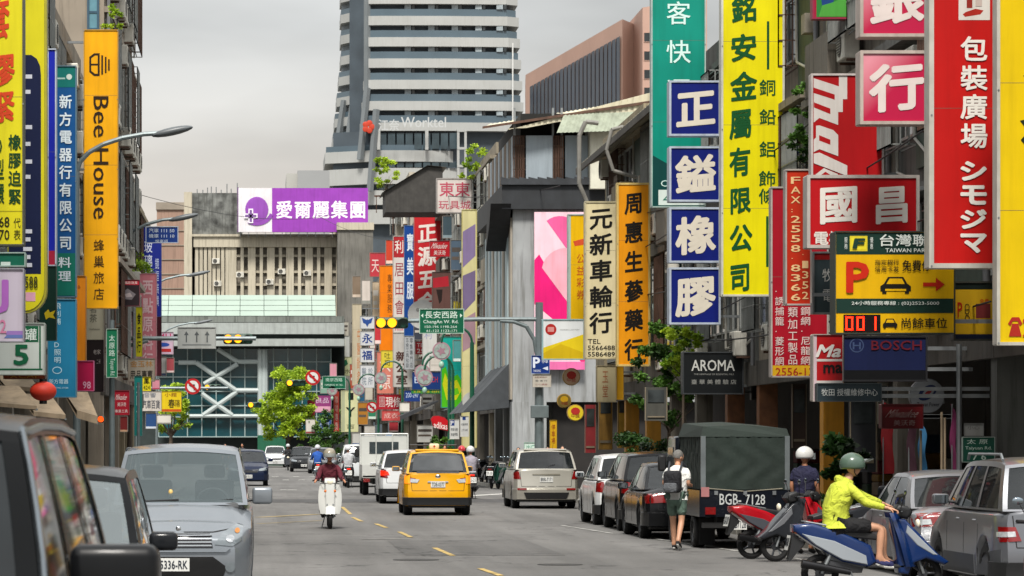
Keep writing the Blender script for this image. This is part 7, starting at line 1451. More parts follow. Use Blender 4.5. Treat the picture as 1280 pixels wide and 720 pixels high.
    rings = [(p['pelvis']+Vector((0, 0, -.06)), .185, .145), (p['pelvis'].lerp(p['spine'], .4), .175, .145), (p['spine'], .178, .142), (p['spine'].lerp(p['chest'], .6), .20, .145), (p['chest']+Vector((0, 0, .02)), .212, .135), (p['chest'].lerp(p['neck'], .45), .195, .110), (p['chest'].lerp(p['neck'], .72), .13, .085), (p['neck'], .066, .066)]
    rings = [(c_, a_*bulk, b_*bulk) if i_ < 5 else (c_, a_, b_) for i_, (c_, a_, b_) in enumerate(rings)]
    up = [(rings[min(i+1, 7)][0]-rings[max(i-1, 0)][0]).normalized() for i in range(8)]
    ex = MB(); ex.grid(lambda u, v: rings[int(v)][0]+Vector((1, 0, 0))*rings[int(v)][1]*math.copysign(abs(math.cos(u))**.85, math.cos(u))+(up[int(v)].cross(Vector((1, 0, 0))))*rings[int(v)][2]*math.copysign(abs(math.sin(u))**.85, math.sin(u))*(1+.05*math.sin(5*u+int(v)*1.7)), [2*math.pi*i/20 for i in range(21)], range(8))
    ex.f.append(tuple(range(20)))
    skin_mesh('shirt', T, TE, cloth(top), t, 1, ex)
    # trousers or shorts
    B = {'pelvis': (p['pelvis'], .138)}; BE = []
    for s in 'LR':
        hip, kn, an = p['hip'+s], p['kn'+s], p['an'+s]; B['hip'+s] = (hip, .112); BE.append(('pelvis', 'hip'+s))
        if leg == 'short': B['th'+s] = (hip.lerp(kn, .82), .098); BE.append(('hip'+s, 'th'+s))
        else: B['kn'+s] = (kn, .076); B['an'+s] = (kn.lerp(an, .93), .058); BE += [('hip'+s, 'kn'+s), ('kn'+s, 'an'+s)]
    skin_mesh('shorts' if leg == 'short' else 'trousers', B, BE, cloth(bottom), t)
    for s in 'LR':
        an, toe = p['an'+s], p['toe'+s]; d = (toe-an); heel = an-d*.30
        sh_ = skin_mesh('shoe', {'h': (heel+Vector((0, 0, -.025)), .042), 'm': (an.lerp(toe, .35)+Vector((0, 0, -.022)), .045), 't': (toe+d*.18, .040), 'a': (an+Vector((0, 0, .015)), .044)}, [('h', 'm'), ('m', 't'), ('m', 'a')], cloth(shoe), t)
        if sole:
            skin_mesh('sole', {'h': (heel+Vector((0, 0, -.055)), .030), 'm': (an.lerp(toe, .4)+Vector((0, 0, -.052)), .032), 't': (toe+d*.2+Vector((0, 0, -.022)), .028)}, [('h', 'm'), ('m', 't')], cloth(sole), sh_)
    c = p['head']
    if helmet:
        hmM = paint(helmet, .8); m = MB(); m.ell(c+M3 @ Vector((0, -.012, .03)), (.128*1.08), (.148*1.08), (.135*1.08), 24, 16, M3, cut=10); hh = m.build('helmet', hmM, t, smooth=True)
        sm_ = hh.modifiers.new('t', 'SOLIDIFY'); sm_.thickness = .012
        MB().tube([c+M3 @ Vector((sx*.085, .0, z)) for sx, z in ((1, 0), (.9, -.07))]+[c+M3 @ Vector((0, .05, -.125))]+[c+M3 @ Vector((sx*.085, 0, z)) for sx, z in ((-.9, -.07), (-1, 0))], .006, 5).build('chin_strap', DARK(), hh)
        if visor:
            m = MB(); m.grid(lambda u, v: c+M3 @ Vector((.13*math.sin(u), .05+.13*math.cos(u)+visor*(.10*v), .06+.09*v*visor-(1-visor)*.12*v)), [R(-75+15*i) for i in range(11)], [0, .25, .5, .75, 1])
            m.build('visor', glass('visor_glass', (.35, .38, .38), .45), hh, smooth=True)
    elif hair:
        m = MB(); m.ell(c+M3 @ Vector((0, -.018, .022)), .082, .096, .108, 18, 14, M3, cut=9); m.build('hair', hairm, t, smooth=True)
    if mask:
        m = MB(); m.ell(c+M3 @ Vector((0, .035, -.055)), .058, .068, .045, 14, 10, M3); m.build('face_mask', cloth('b9b9c0'), t, smooth=True)
    return t
def stand(h=1.7, lean=0, step=.0, arm=.0):
    k = h/1.7
    return {a: tuple(c*k for c in b) for a, b in {'pelvis': (0, 0, .93), 'spine': (0, .01, 1.10), 'chest': (0, .0+lean*.3, 1.31), 'neck': (0, -.01+lean*.5, 1.46), 'head': (0, .02+lean*.8, 1.60),
        'shL': (-.17, lean*.3, 1.39), 'shR': (.17, lean*.3, 1.39), 'elL': (-.22, -.03, 1.12), 'elR': (.22, -.03, 1.12), 'wrL': (-.22, .08+arm, .90+arm), 'wrR': (.22, .08+arm, .90+arm),
        'hipL': (-.09, 0, .90), 'hipR': (.09, 0, .90), 'knL': (-.10, .03+step*.5, .50), 'knR': (.10, .03-step*.2, .50), 'anL': (-.10, step, .09), 'anR': (.10, -step, .10+step*.2), 'toeL': (-.11, .15+step, .04), 'toeR': (.11, .14-step, .04)}.items()}
def ride(hd=.0, sh=.77, lean=.0, kneeout=.12):     # seated on a scooter facing +y; seat top at z=sh, pelvis y=-.15
    z = sh+.08
    return {'pelvis': (0, -.18, z), 'spine': (0, -.19, z+.18), 'chest': (0, -.13+lean*.3, z+.40), 'neck': (0, -.08+lean*.5, z+.54), 'head': (0, -.03+lean*.6, z+.69),
        'shL': (-.175, -.10+lean*.3, z+.46), 'shR': (.175, -.10+lean*.3, z+.46), 'elL': (-.25, .08, z+.22), 'elR': (.25, .08, z+.22), 'wrL': (-.30, .34, z+.17), 'wrR': (.30, .34, z+.17),
        'hipL': (-.10, -.14, z-.02), 'hipR': (.10, -.14, z-.02), 'knL': (-kneeout-.03, .26, z-.07), 'knR': (kneeout+.03, .26, z-.07), 'anL': (-.13, .20, .42), 'anR': (.13, .20, .42), 'toeL': (-.14, .36, .37), 'toeR': (.14, .36, .37)}

# ================================================================ scooters (forward = +y)
def scooter(name, label, loc, rz, body='1b4f9c', accent='c3c6c9', style='sport', plate=None, lit=None, group=None, simple=False, trunk=False, shield=None):
    t = thing(name, label, 'scooter', loc, rz, group); B = paint(body, 1.0); A = paint(accent, .6); r = .235
    for y, nm in ((.66, 'front_wheel'), (-.60, 'rear_wheel')):
        w = MB(); w.grid(lambda u, v: ((.045*math.cos(v)), (r-.045+.045*math.sin(v)+.0)*math.cos(u), (r-.045+.045*math.sin(v))*math.sin(u)), [2*math.pi*i/24 for i in range(25)], [2*math.pi*i/8 for i in range(9)])
        wo_ = w.build(nm, RUBBER(), t, smooth=True, loc=(0, y, r)); m = MB().cyl((-.02, 0, 0), (.02, 0, 0), .06, n=12)
        for i in range(5): a = i*1.2566; m.cyl((0, 0, 0), (0, .17*math.cos(a), .17*math.sin(a)), .016, n=6)
        m.build('spokes', M('dark_alloy', '4a4c50', .4, metal=.7), wo_)
    # tail and side cowls
    if style == 'sport':
        MB().pillow([(-.95, .83), (-.72, .85), (-.40, .76), (.0, .58), (.07, .38), (-.02, .31), (-.35, .38), (-.70, .58), (-.95, .76)], .165, .05, 0, 3).build('side_cowl', B, t, smooth=True)
        MB().pillow([(-.86, .73), (-.45, .64), (-.06, .46), (-.04, .34), (-.35, .40), (-.68, .58)], .172, .012, 0, 1).build('side_stripe', A, t, smooth=True)
        MB().pillow([(-.66, .62), (-.15, .50), (.05, .34), (-.1, .30), (-.5, .40)], .12, .03, 0, 2).build('lower_cowl', M('grey_plastic', '4b4e52', .5), t, smooth=True)
        MB().pillow([(-.80, .80), (-.40, .80), (-.05, .745), (.10, .70), (.10, .64), (-.30, .68), (-.80, .755)], .135, .035, 0, 3).build('seat', M('black_vinyl', '1a1a1c', .5, var=.15), t, smooth=True)
    else:
        MB().pillow([(-.88, .70), (-.60, .74), (-.10, .70), (.05, .55), (.05, .30), (-.20, .28), (-.75, .38), (-.92, .52)], .17, .08, 0, 4).build('side_cowl', B, t, smooth=True)
        MB().pillow([(-.78, .80), (-.40, .80), (.05, .77), (.08, .71), (-.75, .73)], .14, .035, 0, 3).build('seat', M('black_vinyl', '1a1a1c', .5, var=.15), t, smooth=True)
    MB().pillow([(-.05, .30), (.40, .30), (.46, .36), (.40, .345), (-.05, .345)], .15, .012, 0, 1).build('footboard', DARK(), t)
    MB().pillow([(-.62, .24), (-.1, .24), (-.05, .38), (-.55, .42)], .10, .03, 0, 2).build('engine', M('engine_grey', '3c3d40', .5, metal=.5, var=.3), t, smooth=True)
    MB().cyl((.16, -.85, .36), (.14, -.25, .25), .055, .035, 12).build('exhaust', M('exhaust_dark', '2c2c2e', .35, metal=.7), t, smooth=True)
    # leg shield: curved in plan
    def shp(u, v, yo=0):
        z = .32+v*.66; w = (.16+.10*math.sin(math.pi*min(1, v*.9+.1))) if style == 'sport' else (.17+.08*math.sin(math.pi*(.15+.72*v)))
        return (u*w, .58-.20*v-(.11*u*u if style == 'sport' else .09*u*u)+yo, z)
    us = [-1, -.75, -.5, -.25, 0, .25, .5, .75, 1]; vs = [0, .15, .3, .45, .6, .75, .9, 1]
    m = MB(); m.grid(lambda u, v: shp(u, v), us, vs); m.grid(lambda u, v: shp(u, v, -.05), us, vs)
    m.grid(lambda u, v: shp(-1, v, u), [0, -.05], vs); m.grid(lambda u, v: shp(1, v, u), [0, -.05], vs); m.grid(lambda u, v: shp(u, 1, v), us, [0, -.05])
    m.build('leg_shield', paint(shield, .8) if shield else B, t, smooth=True)
    if style == 'sport':
        MB().pillow([(.22, .92), (.42, .90), (.62, .70), (.82, .48), (.96, .38), (.90, .34), (.68, .42), (.52, .36), (.46, .22), (.34, .24), (.30, .55)], .15, .05, 0, 3).build('front_nose', B, t, smooth=True)
        MB().pillow([(.44, .84), (.56, .72), (.82, .46), (.76, .46), (.56, .58), (.42, .74)], .157, .012, 0, 1).build('nose_stripe', A, t, smooth=True)
        for sx in (-1, 1): MB().ell((sx*.115, .60, .55), .03, .05, .035, 10, 7).build('indicator', M('orange_lens', 'd06a18', .3), t, smooth=True)
    else:
        MB().pillow([(.38, .98), (.50, .98), (.58, .62), (.56, .34), (.42, .34)], .10, .03, 0, 3).build('front_spine', B, t, smooth=True)
        for sx in (-1, 1): MB().ell((sx*.10, .53, .80), .03, .02, .03, 8, 6).build('indicator', M('orange_lens', 'd06a18', .3), t, smooth=True)
    m = MB(); fr_ = [R(20+i*18) for i in range(9)]
    m.grid(lambda u, v: (v*(.075 if style == 'sport' else .10), .66+(r+.03)*math.cos(u)*1.0, r+(r+.035-.03*v*v)*math.sin(u)), fr_, [-1, -.6, 0, .6, 1]); m.build('front_fender', B if style != 'sport' else A, t, smooth=True)
    for sx in (-1, 1): MB().cyl((sx*.065, .66, .235), (sx*.06, .50, .70), .018, n=8).build('fork', STEEL(), t)
    MB().pillow([(.28, 1.0), (.34, 1.08), (.46, 1.06), (.52, .98), (.46, .90), (.32, .93)], .12, .04, 0, 3).build('handlebar_cowl', DARK() if style == 'sport' else B, t, smooth=True)
    hl_ = MB().ell((0, .50, 1.0) if style != 'sport' else (0, .60, .84), .075, .03, .06, 14, 8).build('headlight', M('headlight_on', 'f0e8d0', .2, emit=(1.2 if lit else .0)), t, smooth=True)
    m = MB().tube([(-.33, .28, 1.02), (-.12, .38, 1.0), (.12, .38, 1.0), (.33, .28, 1.02)], .014, 7); m.build('handlebar', DARK(), t)
    for sx in (-1, 1):
        MB().cyl((sx*.36, .26, 1.02), (sx*.24, .33, 1.012), .02, n=8).build('grip', RUBBER(), t)
        mi = MB().tube([(sx*.22, .35, 1.03), (sx*.30, .38, 1.20)], .007, 5).build('mirror_stem', DARK(), t)
        MB().ell((sx*.32, .385, 1.23), .06, .014, .04, 12, 7).build('mirror_glass', M('mirror_glass', '8f9aa2', .05, metal=1), mi, smooth=True)
    for sx in (-1, 1):
        MB().tube([(sx*.20, .37, 1.0), (sx*.36, .33, 1.0)], .006, 5).build('brake_lever', STEEL(), t)
        MB().tube([(sx*.20, .38, 1.0), (sx*.17, .50, 1.02), (sx*.08, .48, .90), (sx*.05, .50, .75)], .005, 5).build('brake_cable', RUBBER(), t)
        MB().ell((sx*.09, -.90, .74), .025, .03, .022, 8, 6).build('indicator', M('orange_lens', 'd06a18', .3), t, smooth=True)
    MB().tube([(-.11, -.40, .80), (-.13, -.80, .87), (.13, -.80, .87), (.11, -.40, .80)], .012, 6).build('grab_rail', STEEL(), t)
    MB().tube([(-.12, -.60, .235), (-.11, -.42, .62)], .022, 8).tube([(.12, -.60, .235), (.11, -.42, .62)], .022, 8).build('shock_absorbers', STEEL(), t)
    MB().box(-.07, .07, -.955, -.92, .74, .79).build('tail_light', REDL if lit == 'rear' else RED, t)
    MB().prism([(-.95, .72), (-.80, .60), (-.98, .38), (-1.0, .40)], -.08, .08, 'x').build('rear_fender', DARK(), t)
    if plate:
        p_ = MB().add([(-.13, -.98, .70), (.13, -.98, .70), (.13, -1.02, .52), (-.13, -1.02, .52)], [(0, 1, 2, 3)]).build('number_plate', M('plate_cfd0cc', 'cfd0cc', .5), t)
        m = MB(); put_text(m, plate, -.11, .11, .55, .67, 0, .01); m.v = [(a, -1.025+(c-.5)*.2+b, c) for a, b, c in m.v]; m.build('lettering', ink('1c2433'), p_, recalc=False)
    MB().tube([(.09, -.25, .28), (.16, -.15, .02)], .012, 5).build('side_stand', STEEL(), t)
    if trunk: MB().rbox(-.19, .19, -1.12, -.76, .84, 1.12, .07, 3).build('top_box', paint('24262a', .5), t, smooth=True)
    return t
def at(px, D, z=0): return (PX(px, D), D, z)
# rider in yellow on the blue scooter (drives to the right across the street)
BX, BD = PX(1086, 39.3), 39.3
scooter('scooter', 'blue and silver scooter ridden to the right by the person in yellow', (BX, BD, 0), -R(90), '0c2858', '8f959b', 'sport', plate='NKQ-3357')
ps = ride(sh=.77, lean=.10, kneeout=.08)
for k_ in ('pelvis', 'spine', 'chest', 'neck', 'head', 'shL', 'shR', 'hipL', 'hipR'): ps[k_] = (ps[k_][0], ps[k_][1]-.22, ps[k_][2])
ps['anR'] = (.13, .10, .40); ps['toeR'] = (.13, .26, .345); ps['anL'] = (-.10, .20, .40); ps['toeL'] = (-.10, .35, .345); ps['knR'] = (.13, .13, .80); ps['knL'] = (-.12, .20, .78)
ps['elR'] = (.24, -.08, 1.10); ps['wrR'] = (.31, .17, 1.04); ps['elL'] = (-.25, .0, 1.16); ps['wrL'] = (-.32, .24, 1.08)
person('person in a bright yellow hooded jacket, black shorts and green helmet riding the blue scooter', (BX, BD, 0), -R(90), ps, SKIN2, 'b9c23a', '101014', '2a2c58', 'long', 'short', helmet='4a5c50', visor=.75, hands=True, hood=(0, -.12, .0), bulk=1.13, sole='d6d6d0')
# white scooter rider coming towards the camera
scooter('scooter', 'white rounded scooter with headlight on coming towards the camera', at(412, 68.3), R(180), 'c3c4c0', 'c3c4c0', 'retro', lit=True)
person('person in dark jacket and maroon top riding the white scooter towards the camera', at(412, 68.3), R(180), ride(sh=.77, lean=.05), SKIN, '5a1626', '16161a', '101012', 'long', 'long', helmet='8f8878', visor=.2)
# riders further away, seen from behind
RG = 'scooter riders in the traffic'
for (px, D, rz, bc, tp, hc, lb, st, lt) in (
        (397, 150, 0, '2a2c30', '1a4fa0', 'b9bcc0', 'blue shirt, riding away in the far traffic left of the white rider', 'sport', 'rear'),
        (435, 128, 0, '2a2c30', 'a9abae', 'c0c2c4', 'pale shirt with dark straps, riding away right of the white scooter', 'sport', 'rear'),
        (360, 205, 180, '26282c', '2a2a2e', 'b0b2b4', 'dark clothes, coming closer in front of the distant cars', 'sport', True),
        (588, 104, 0, '3a3c40', '8f8a94', 'c9cbcc', 'grey shirt and white helmet, waiting just right of the taxi', 'sport', 'rear'),
        (577, 113, 0, '26282c', '24262c', 'b8303a', 'dark jacket and red white helmet, partly hidden behind the taxi', 'retro', 'rear')):
    scooter('scooter', 'dark scooter under the person with %s' % ' '.join(lb.split(' ')[:8]), at(px, D), R(rz), bc, bc, st, plate='MLE-215', lit=lt, group='ridden scooters further away')
    person('person with '+lb, at(px, D), R(rz), ride(sh=.77, lean=.04), SKIN, tp, '1d1f26', '15151a', 'long', 'long', helmet=hc, group=RG)
# pedestrian with the backpack
pp = stand(1.68, lean=.10, step=.16)
pp['elR'] = (.21, -.02, 1.12); pp['wrR'] = (.16, .22, 1.12); pp['elL'] = (-.22, -.04, 1.12); pp['wrL'] = (-.17, .20, 1.10); pp['anR'] = (.09, -.22, .16); pp['toeR'] = (.10, -.12, .06); pp['knR'] = (.09, -.02, .50)
PDX = at(846, 54.4)
person('grey haired person in white shirt and green shorts walking beside the truck with a backpack', PDX, R(-25), pp, SKIN2, 'dededa', '5a7064', '1a1a1d', 'short', 'short', hairm=HAIRG, yaw=R(-35), pitch=R(-12), hands=True, sole='c9c9c4')
t = thing('backpack', 'black and grey backpack on the back of the walking person', 'backpack', PDX, R(-25))
k_ = 1.68/1.7
MB().rbox(-.15, .15, -.34, -.13, .98, 1.36, .07, 3).build('bag', cloth('1a1b20'), t, smooth=True); MB().rbox(-.12, .12, -.40, -.30, .99, 1.15, .04, 2).build('pocket', cloth('55585c'), t, smooth=True)
for sx in (-1, 1): MB().tube([(sx*.10, -.16, 1.34), (sx*.11, -.05, 1.50), (sx*.12, .13, 1.42), (sx*.13, .15, 1.22), (sx*.13, -.12, 1.04)], .018, 6).build('strap', cloth('3a3c42'), t, smooth=True)
# red parked scooter and the rider in navy behind it
scooter('scooter', 'red and grey scooter parked behind the green truck with its plate to the left', at(985, 50.5), -R(82), 'a3101c', '4a4c52', 'sport', plate='267-LXP')
person('person in a navy shirt and white helmet standing beside the parked scooters', at(1006, 52.6), R(-30), stand(1.70), SKIN, '1a1a38', '1a1a1e', '101012', 'short', 'long', helmet='c9c9c6', yaw=R(-25), visor=.1)
for (px, D, rz, c1, lb, pl) in ((1040, 53.6, 75, '26282c', 'dark scooter with grey top box parked behind the rider in yellow', 'MPE-0882'), (1020, 49.4, 100, '2a2c30', 'charcoal scooter parked right of the red scooter', 'PFN-713'), (1322, 33, 0, '7a1016', 'dark red scooter cut by the bottom right photo corner', 'NJR-1900'),
        (628, 124, 10, '1d3f35', 'parked scooter with green side panel past the crossing', 'MMA-775'), (618, 126, -15, '202226', 'black scooter parked left of the green panelled scooter', 'EPK-330'), (639, 124.5, 5, '3a2022', 'dark scooter parked right of the green panelled scooter', 'BAC-190'), (606, 136, 8, '26282c', 'black scooter parked at the foot of the green lamp post', 'AAK-207')):
    scooter('parked_scooter', lb, at(px, D, .0 if D < 60 else (.0 if D < 100 else .12 if px > 2000 else 0)), R(rz), c1, '6a6c70', 'sport', plate=pl, trunk='top box' in lb, group=None)
# pedestrians further off
PG = None
for (px, D, rz, tp, bt, sk, lb, h) in (
        (303, 200, 160, '3a3c42', '4a4038', 'long', 'dark grey shirt crossing far away beside the silver people carrier roof', 1.7),
        (281, 205, -150, '1c1c20', '2a2a30', 'long', 'black clothes behind the roof of the silver people carrier', 1.68),
        (703, 117, 175, 'b9aea4', '2a2c34', 'short', 'pale sleeveless top standing at the black doorway right of the mast', 1.66),
        (684, 119, 190, '9a6a28', '23242a', 'short', 'ochre top at the yellow board behind the silver estate car', 1.62),
        (556, 139, 180, '2a2228', '1a1a20', 'long', 'dark clothes with long hair behind the roof of the taxi', 1.66),
        (648, 118, 170, '1f5a48', '26262c', 'short', 'green shirt by the parked scooters past the crossing', 1.6)):
    person('person in '+lb, at(px, D, .12 if D in (117, 119, 139) and False else 0), R(rz), stand(h, step=.08), SKIN2 if sk == 'short' else SKIN, tp, bt, '15151a', sk, 'long')

# ================================================================ trees and plants
LEAFM = {}
def leafmat(n, c, c2):
    if n in MATS: return MATS[n]
    m = M(n, c, .6, var=.3, scale=2); t = m.node_tree; b = t.nodes['Principled BSDF']
    oi = t.nodes.new('ShaderNodeNewGeometry'); nz = t.nodes.new('ShaderNodeTexNoise'); nz.inputs['Scale'].default_value = 1.1; nz.inputs['Detail'].default_value = 6
    t.links.new(oi.outputs['Position'], nz.inputs[0]); cr = t.nodes.new('ShaderNodeValToRGB'); cr.color_ramp.elements[0].position = .36; cr.color_ramp.elements[1].position = .64
    cr.color_ramp.elements[0].color = (*srgb(c), 1); cr.color_ramp.elements[1].color = (*srgb(c2), 1); t.links.new(nz.outputs[0], cr.inputs[0]); t.links.new(cr.outputs[0], b.inputs['Base Color'])
    tl = t.nodes.new('ShaderNodeBsdfTranslucent'); t.links.new(cr.outputs[0], tl.inputs[0]); mx = t.nodes.new('ShaderNodeMixShader'); mx.inputs[0].default_value = .3
    t.links.new(b.outputs[0], mx.inputs[1]); t.links.new(tl.outputs[0], mx.inputs[2]); t.links.new(mx.outputs[0], t.nodes['Material Output'].inputs[0]); return m
BRIGHT = leafmat('bright_leaves', '78981c', 'bcd23a'); MIDG = leafmat('mid_leaves', '2c4a1c', '5f8a30'); DEEP = leafmat('deep_leaves', '16280f', '345a20')
BARK = M('bark', '4a3f34', .9, var=.3, scale=3, bump=.5)
def leaves(clumps, n, size, rnd, droop=0):
    m = MB()
    for c, r in clumps:
        for _ in range(n):
            d = Vector((rnd.gauss(0, 1), rnd.gauss(0, 1), rnd.gauss(0, 1))).normalized()*rnd.random()**.45
            p = Vector(c)+Vector((d.x*r[0], d.y*r[1], d.z*r[2])); a = Vector((rnd.gauss(0, 1), rnd.gauss(0, 1), rnd.gauss(0, .6)-droop)).normalized(); b = a.cross(Vector((rnd.random()-.5, rnd.random()-.5, rnd.random()))).normalized()
            L_ = size*rnd.uniform(.6, 1.4); w_ = L_*.42
            m.v += [tuple(p), tuple(p+a*L_*.5+b*w_), tuple(p+a*L_), tuple(p+a*L_*.5-b*w_)]; o = len(m.v)-4; m.f.append((o, o+1, o+2, o+3))
    return m
def tree(label, x, y, h, trunk_h, spread, mat, seed, n=60, size=.3, clumps=46, r=.18, z0=0, name='street_tree', cz=.62, cat='tree', flat=.8):
    rnd = random.Random(seed); t = thing(name, label, cat, (x, y, z0)); tr = MB(); cl = []
    tr.cyl((0, 0, 0), (.05, 0, trunk_h), r, r*.7, 10); nb = 8
    for i in range(nb):
        a = i*2*math.pi/nb+rnd.random()*.5; el_ = rnd.uniform(.45, 1.2); ln = spread*rnd.uniform(.5, .95)
        p0 = Vector((.05, 0, trunk_h-.1-rnd.random()*.3)); p1 = p0+Vector((math.cos(a)*ln*.45, math.sin(a)*ln*.45, ln*el_*.55)); p2 = p1+Vector((math.cos(a+.3)*ln*.45, math.sin(a+.3)*ln*.45, ln*.5*el_))
        tr.cyl(p0, p1, r*.5, r*.32, 7); tr.cyl(p1, p2, r*.32, r*.12, 6)
        for q in range(2): p3 = p1.lerp(p2, .5)+Vector((rnd.gauss(0, .3), rnd.gauss(0, .3), .4))*spread*.4; tr.cyl(p1.lerp(p2, .3+.3*q), p3, r*.15, r*.06, 5)
    for i in range(clumps):
        a = rnd.random()*6.283; rr = spread*rnd.random()**.5; z = trunk_h+(h-trunk_h)*(rnd.random()**.8)
        k = 1-abs((z-trunk_h)/(h-trunk_h)-.42)**1.6*1.1; cl.append(((math.cos(a)*rr*max(.25, k), math.sin(a)*rr*max(.25, k), z), (spread*.20, spread*.20, spread*.17*flat)))
    tr.build('trunk', BARK, t, smooth=True); leaves(cl, int(n*2.2), size*.62, rnd).build('crown', mat, t, recalc=False); return t
tree('bright yellow green tree in front of the glass hall', PX(360, 243), 243, 7.4, 2.2, 2.3, BRIGHT, 3, n=70, size=.30, clumps=95)
tree('bright yellow green tree at the left of the glass hall', PX(213, 236), 236, 6.0, 2.6, 1.5, BRIGHT, 5, n=60, size=.30, clumps=34)
tree('dark leafy shrub between distant cars and signs', PX(412, 248), 248, 4.2, .8, 1.5, MIDG, 8, n=50, size=.25, clumps=30, name='street_shrub', cat='shrub')
tree('dark bush low behind the distant riders', PX(398, 235), 235, 3.4, .5, 1.6, MIDG, 9, n=50, size=.22, clumps=26, name='street_shrub', cat='shrub')
# greenery by the parked cars on the right
tree('slim leafy tree in front of the shops above the black cars', PX(834, 80), 80, 4.6, 2.2, .85, MIDG, 12, n=70, size=.16, clumps=34, r=.06, z0=.12)
tree('pale green sapling rising below the bottom blue square sign', PX(852, 77), 77, 4.5, 3.4, .62, BRIGHT, 13, n=60, size=.13, clumps=16, r=.04, z0=.12, name='sapling')
tree('dark shrub hedge behind the black parked cars', PX(800, 84), 84, 1.9, .3, 1.2, DEEP, 14, n=90, size=.12, clumps=30, r=.05, z0=.12, name='shrub', cat='shrub')
tree('dark potted shrub nearer behind the black parked cars', PX(828, 80), 80, 1.7, .3, 1.0, DEEP, 15, n=90, size=.12, clumps=24, r=.05, z0=.12, name='shrub', cat='shrub')
tree('broad leaved potted plant behind the navy shirted person', PX(1046, 56), 56, 1.9, .3, .55, DEEP, 16, n=60, size=.22, clumps=16, r=.03, z0=.12, name='potted_plant', cat='plant')
tree('green plant on the white rusty building roof', PX(482, 203), 204, 2.0, .2, 1.0, BRIGHT, 17, n=50, size=.2, clumps=18, r=.04, z0=17.9, name='roof_plant', cat='plant')
tree('yellowish plant on the roof edge left of the tin rooftop storey', PX(598, 150), 151, 2.2, .3, .8, BRIGHT, 18, n=40, size=.18, clumps=16, r=.04, z0=13.6, name='roof_plant', cat='plant')
tree('climbing plant hanging from the balcony behind the fax sign', PX(996, 66), 64.5, 2.2, .2, .45, MIDG, 19, n=50, size=.12, clumps=18, r=.03, z0=7.2, name='balcony_plant', cat='plant')
tree('small bright plant on top of the golden hostel sign', PX(142, 80), 80.4, .7, .1, .35, BRIGHT, 20, n=40, size=.1, clumps=9, r=.02, z0=PZ(38, 80), name='roof_plant', cat='plant')
tree('leafy tree reaching out behind the hostel sign', PX(160, 112), 113, 8.5, 5.0, 1.2, BRIGHT, 21, n=50, size=.16, clumps=36, r=.1, z0=.12)
tree('green hedge low beside the distant riders on the right', PX(552, 141), 141, 1.9, .3, .7, MIDG, 22, n=60, size=.16, clumps=16, r=.04, z0=.12, name='shrub', cat='shrub')
m = MB(); rnd = random.Random(4)     # palm fronds entering at the top right corner
t = thing('palm_tree', 'palm frond tips entering at the top right corner', 'palm tree', (PX(1330, 46.5), 46.5, 0))
MB().cyl((0, 0, 0), (.2, 0, 8.2), .12, .08, 10).build('trunk', BARK, t, smooth=True)
for k in range(9):
    a = R(180+(k-4)*22); L_ = 1.15; fr_ = MB(); pts = [Vector((.2+math.cos(a)*L_*s_, math.sin(a)*L_*s_*.5-.4, 8.2+.35*s_-.75*s_*s_)) for s_ in [i/9 for i in range(10)]]
    fr_.tube(pts, .008, 4)
    for i in range(2, 10):
        for sx in (-1, 1):
            for q in range(2):
                p0 = pts[i-1].lerp(pts[i], .5*q); d = (pts[i]-pts[i-1]).normalized(); s2 = d.cross(Vector((0, 0, 1))).normalized()*sx; tip = p0+(d*.5+s2*.6+Vector((0, 0, -.25))).normalized()*.34
                fr_.add([p0, p0+d*.025, tip], [(0, 1, 2)])
    fr_.build('frond', MIDG, t, recalc=False)
# ================================================================ shop fronts and clutter
def front(name, label, cat, mat, *b): return tag(MB().box(*b).build(name, mat), label, cat)
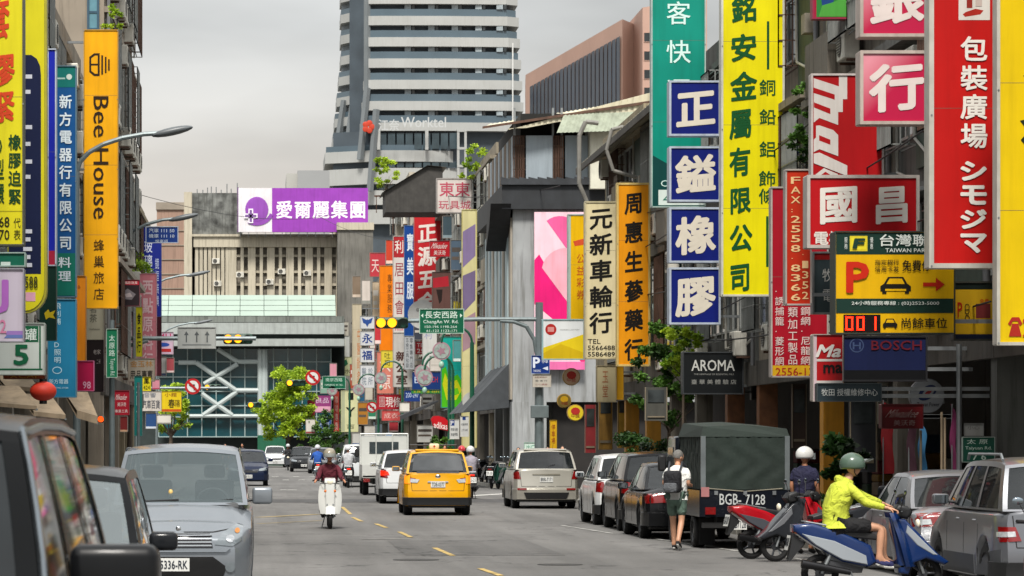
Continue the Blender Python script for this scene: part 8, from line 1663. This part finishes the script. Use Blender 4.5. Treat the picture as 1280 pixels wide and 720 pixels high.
# drooping cables across the street
def cable(label, a, b, sag, r=.012, mat=None):
    a, b = Vector(a), Vector(b); pts = [a.lerp(b, i/14)-Vector((0, 0, sag*4*(i/14)*(1-i/14))) for i in range(15)]
    return tag(MB().tube(pts, r, 5).build('overhead_cable', mat or M('black_cable', '1a1a1a', .7)), label, 'cable')
cable('thin overhead cable crossing below the station roof', P(398, 270, 190), P(560, 300, 150), .6); cable('overhead cable between the pale sign and corner building', P(560, 245, 152), P(700, 232, 120), .2, .02)
cable('overhead cable running along the right hand shops', (10.9, 60, 6.0), (10.9, 100, 6.4), .4, .02); cable('second overhead cable on the right hand shops', (10.8, 52, 4.3), (11.0, 84, 4.5), .25, .018)
for i, (y0, y1, z_, x_, sg_) in enumerate(((46, 64, 5.6, 10.75, .25), (52, 78, 6.9, 10.7, .4), (60, 95, 8.3, 10.8, .5), (70, 104, 5.2, 10.85, .45), (48, 70, 3.95, 10.9, .2), (80, 106, 7.6, 10.8, .35))):
    cable('black cable strung along the right facades, %s of six counted upward' % ('third', 'fourth', 'topmost', 'second', 'lowest', 'fifth')[i], (x_, y0, z_), (x_+.1, y1, z_+.3), sg_, .016)
cable('thin cable crossing the sky left of the hotel tower', P(150, 236, 118), P(440, 262, 230), .9, .012)
cable('black cable looping down beside the hostel sign', (-4.9, 74, 9.5), (-4.6, 96, 6.2), 1.0, .02)
# dim shop interiors on the right: goods, doors, lit spots
rnd = random.Random(11); GOOD = [M('goods_%d' % i, c, .7, var=.3, scale=3) for i, c in enumerate(('5a1418', '1f3a52', '6a5a48', '8a8478', '27402e', '7a5a1c', '3a3a3e'))]
for i in range(34):
    D_ = rnd.uniform(47, 104); w_ = rnd.uniform(.3, .9); h_ = rnd.uniform(.4, 1.6); x_ = 14.55-rnd.uniform(.2, 1.0)
    t = thing('stacked_goods', 'pile of dim shop goods %s metres deep in the arcade, %s' % (('few', 'some', 'many')[i % 3], ('red', 'blue', 'brown', 'grey', 'green', 'ochre', 'dark')[i % 7]), 'shop goods', (x_, D_, .12), rnd.uniform(-.2, .2), 'dim goods piled in the right hand arcade')
    z = 0
    while z < h_: hh = rnd.uniform(.15, .4); MB().rbox(-w_/2, w_/2, -.3, .3, z, z+hh-.01, .02, 1).build('crate', GOOD[(i+int(z*9)) % 7], t); z += hh
    t['label'] = 'pile of %s boxes inside the dim right hand arcade' % ('red', 'blue', 'brown', 'grey', 'green', 'ochre', 'dark')[i % 7]; t['group'] = 'piles of %s boxes in the arcade' % ('red', 'blue', 'brown', 'grey', 'green', 'ochre', 'dark')[i % 7]
finish_skins()
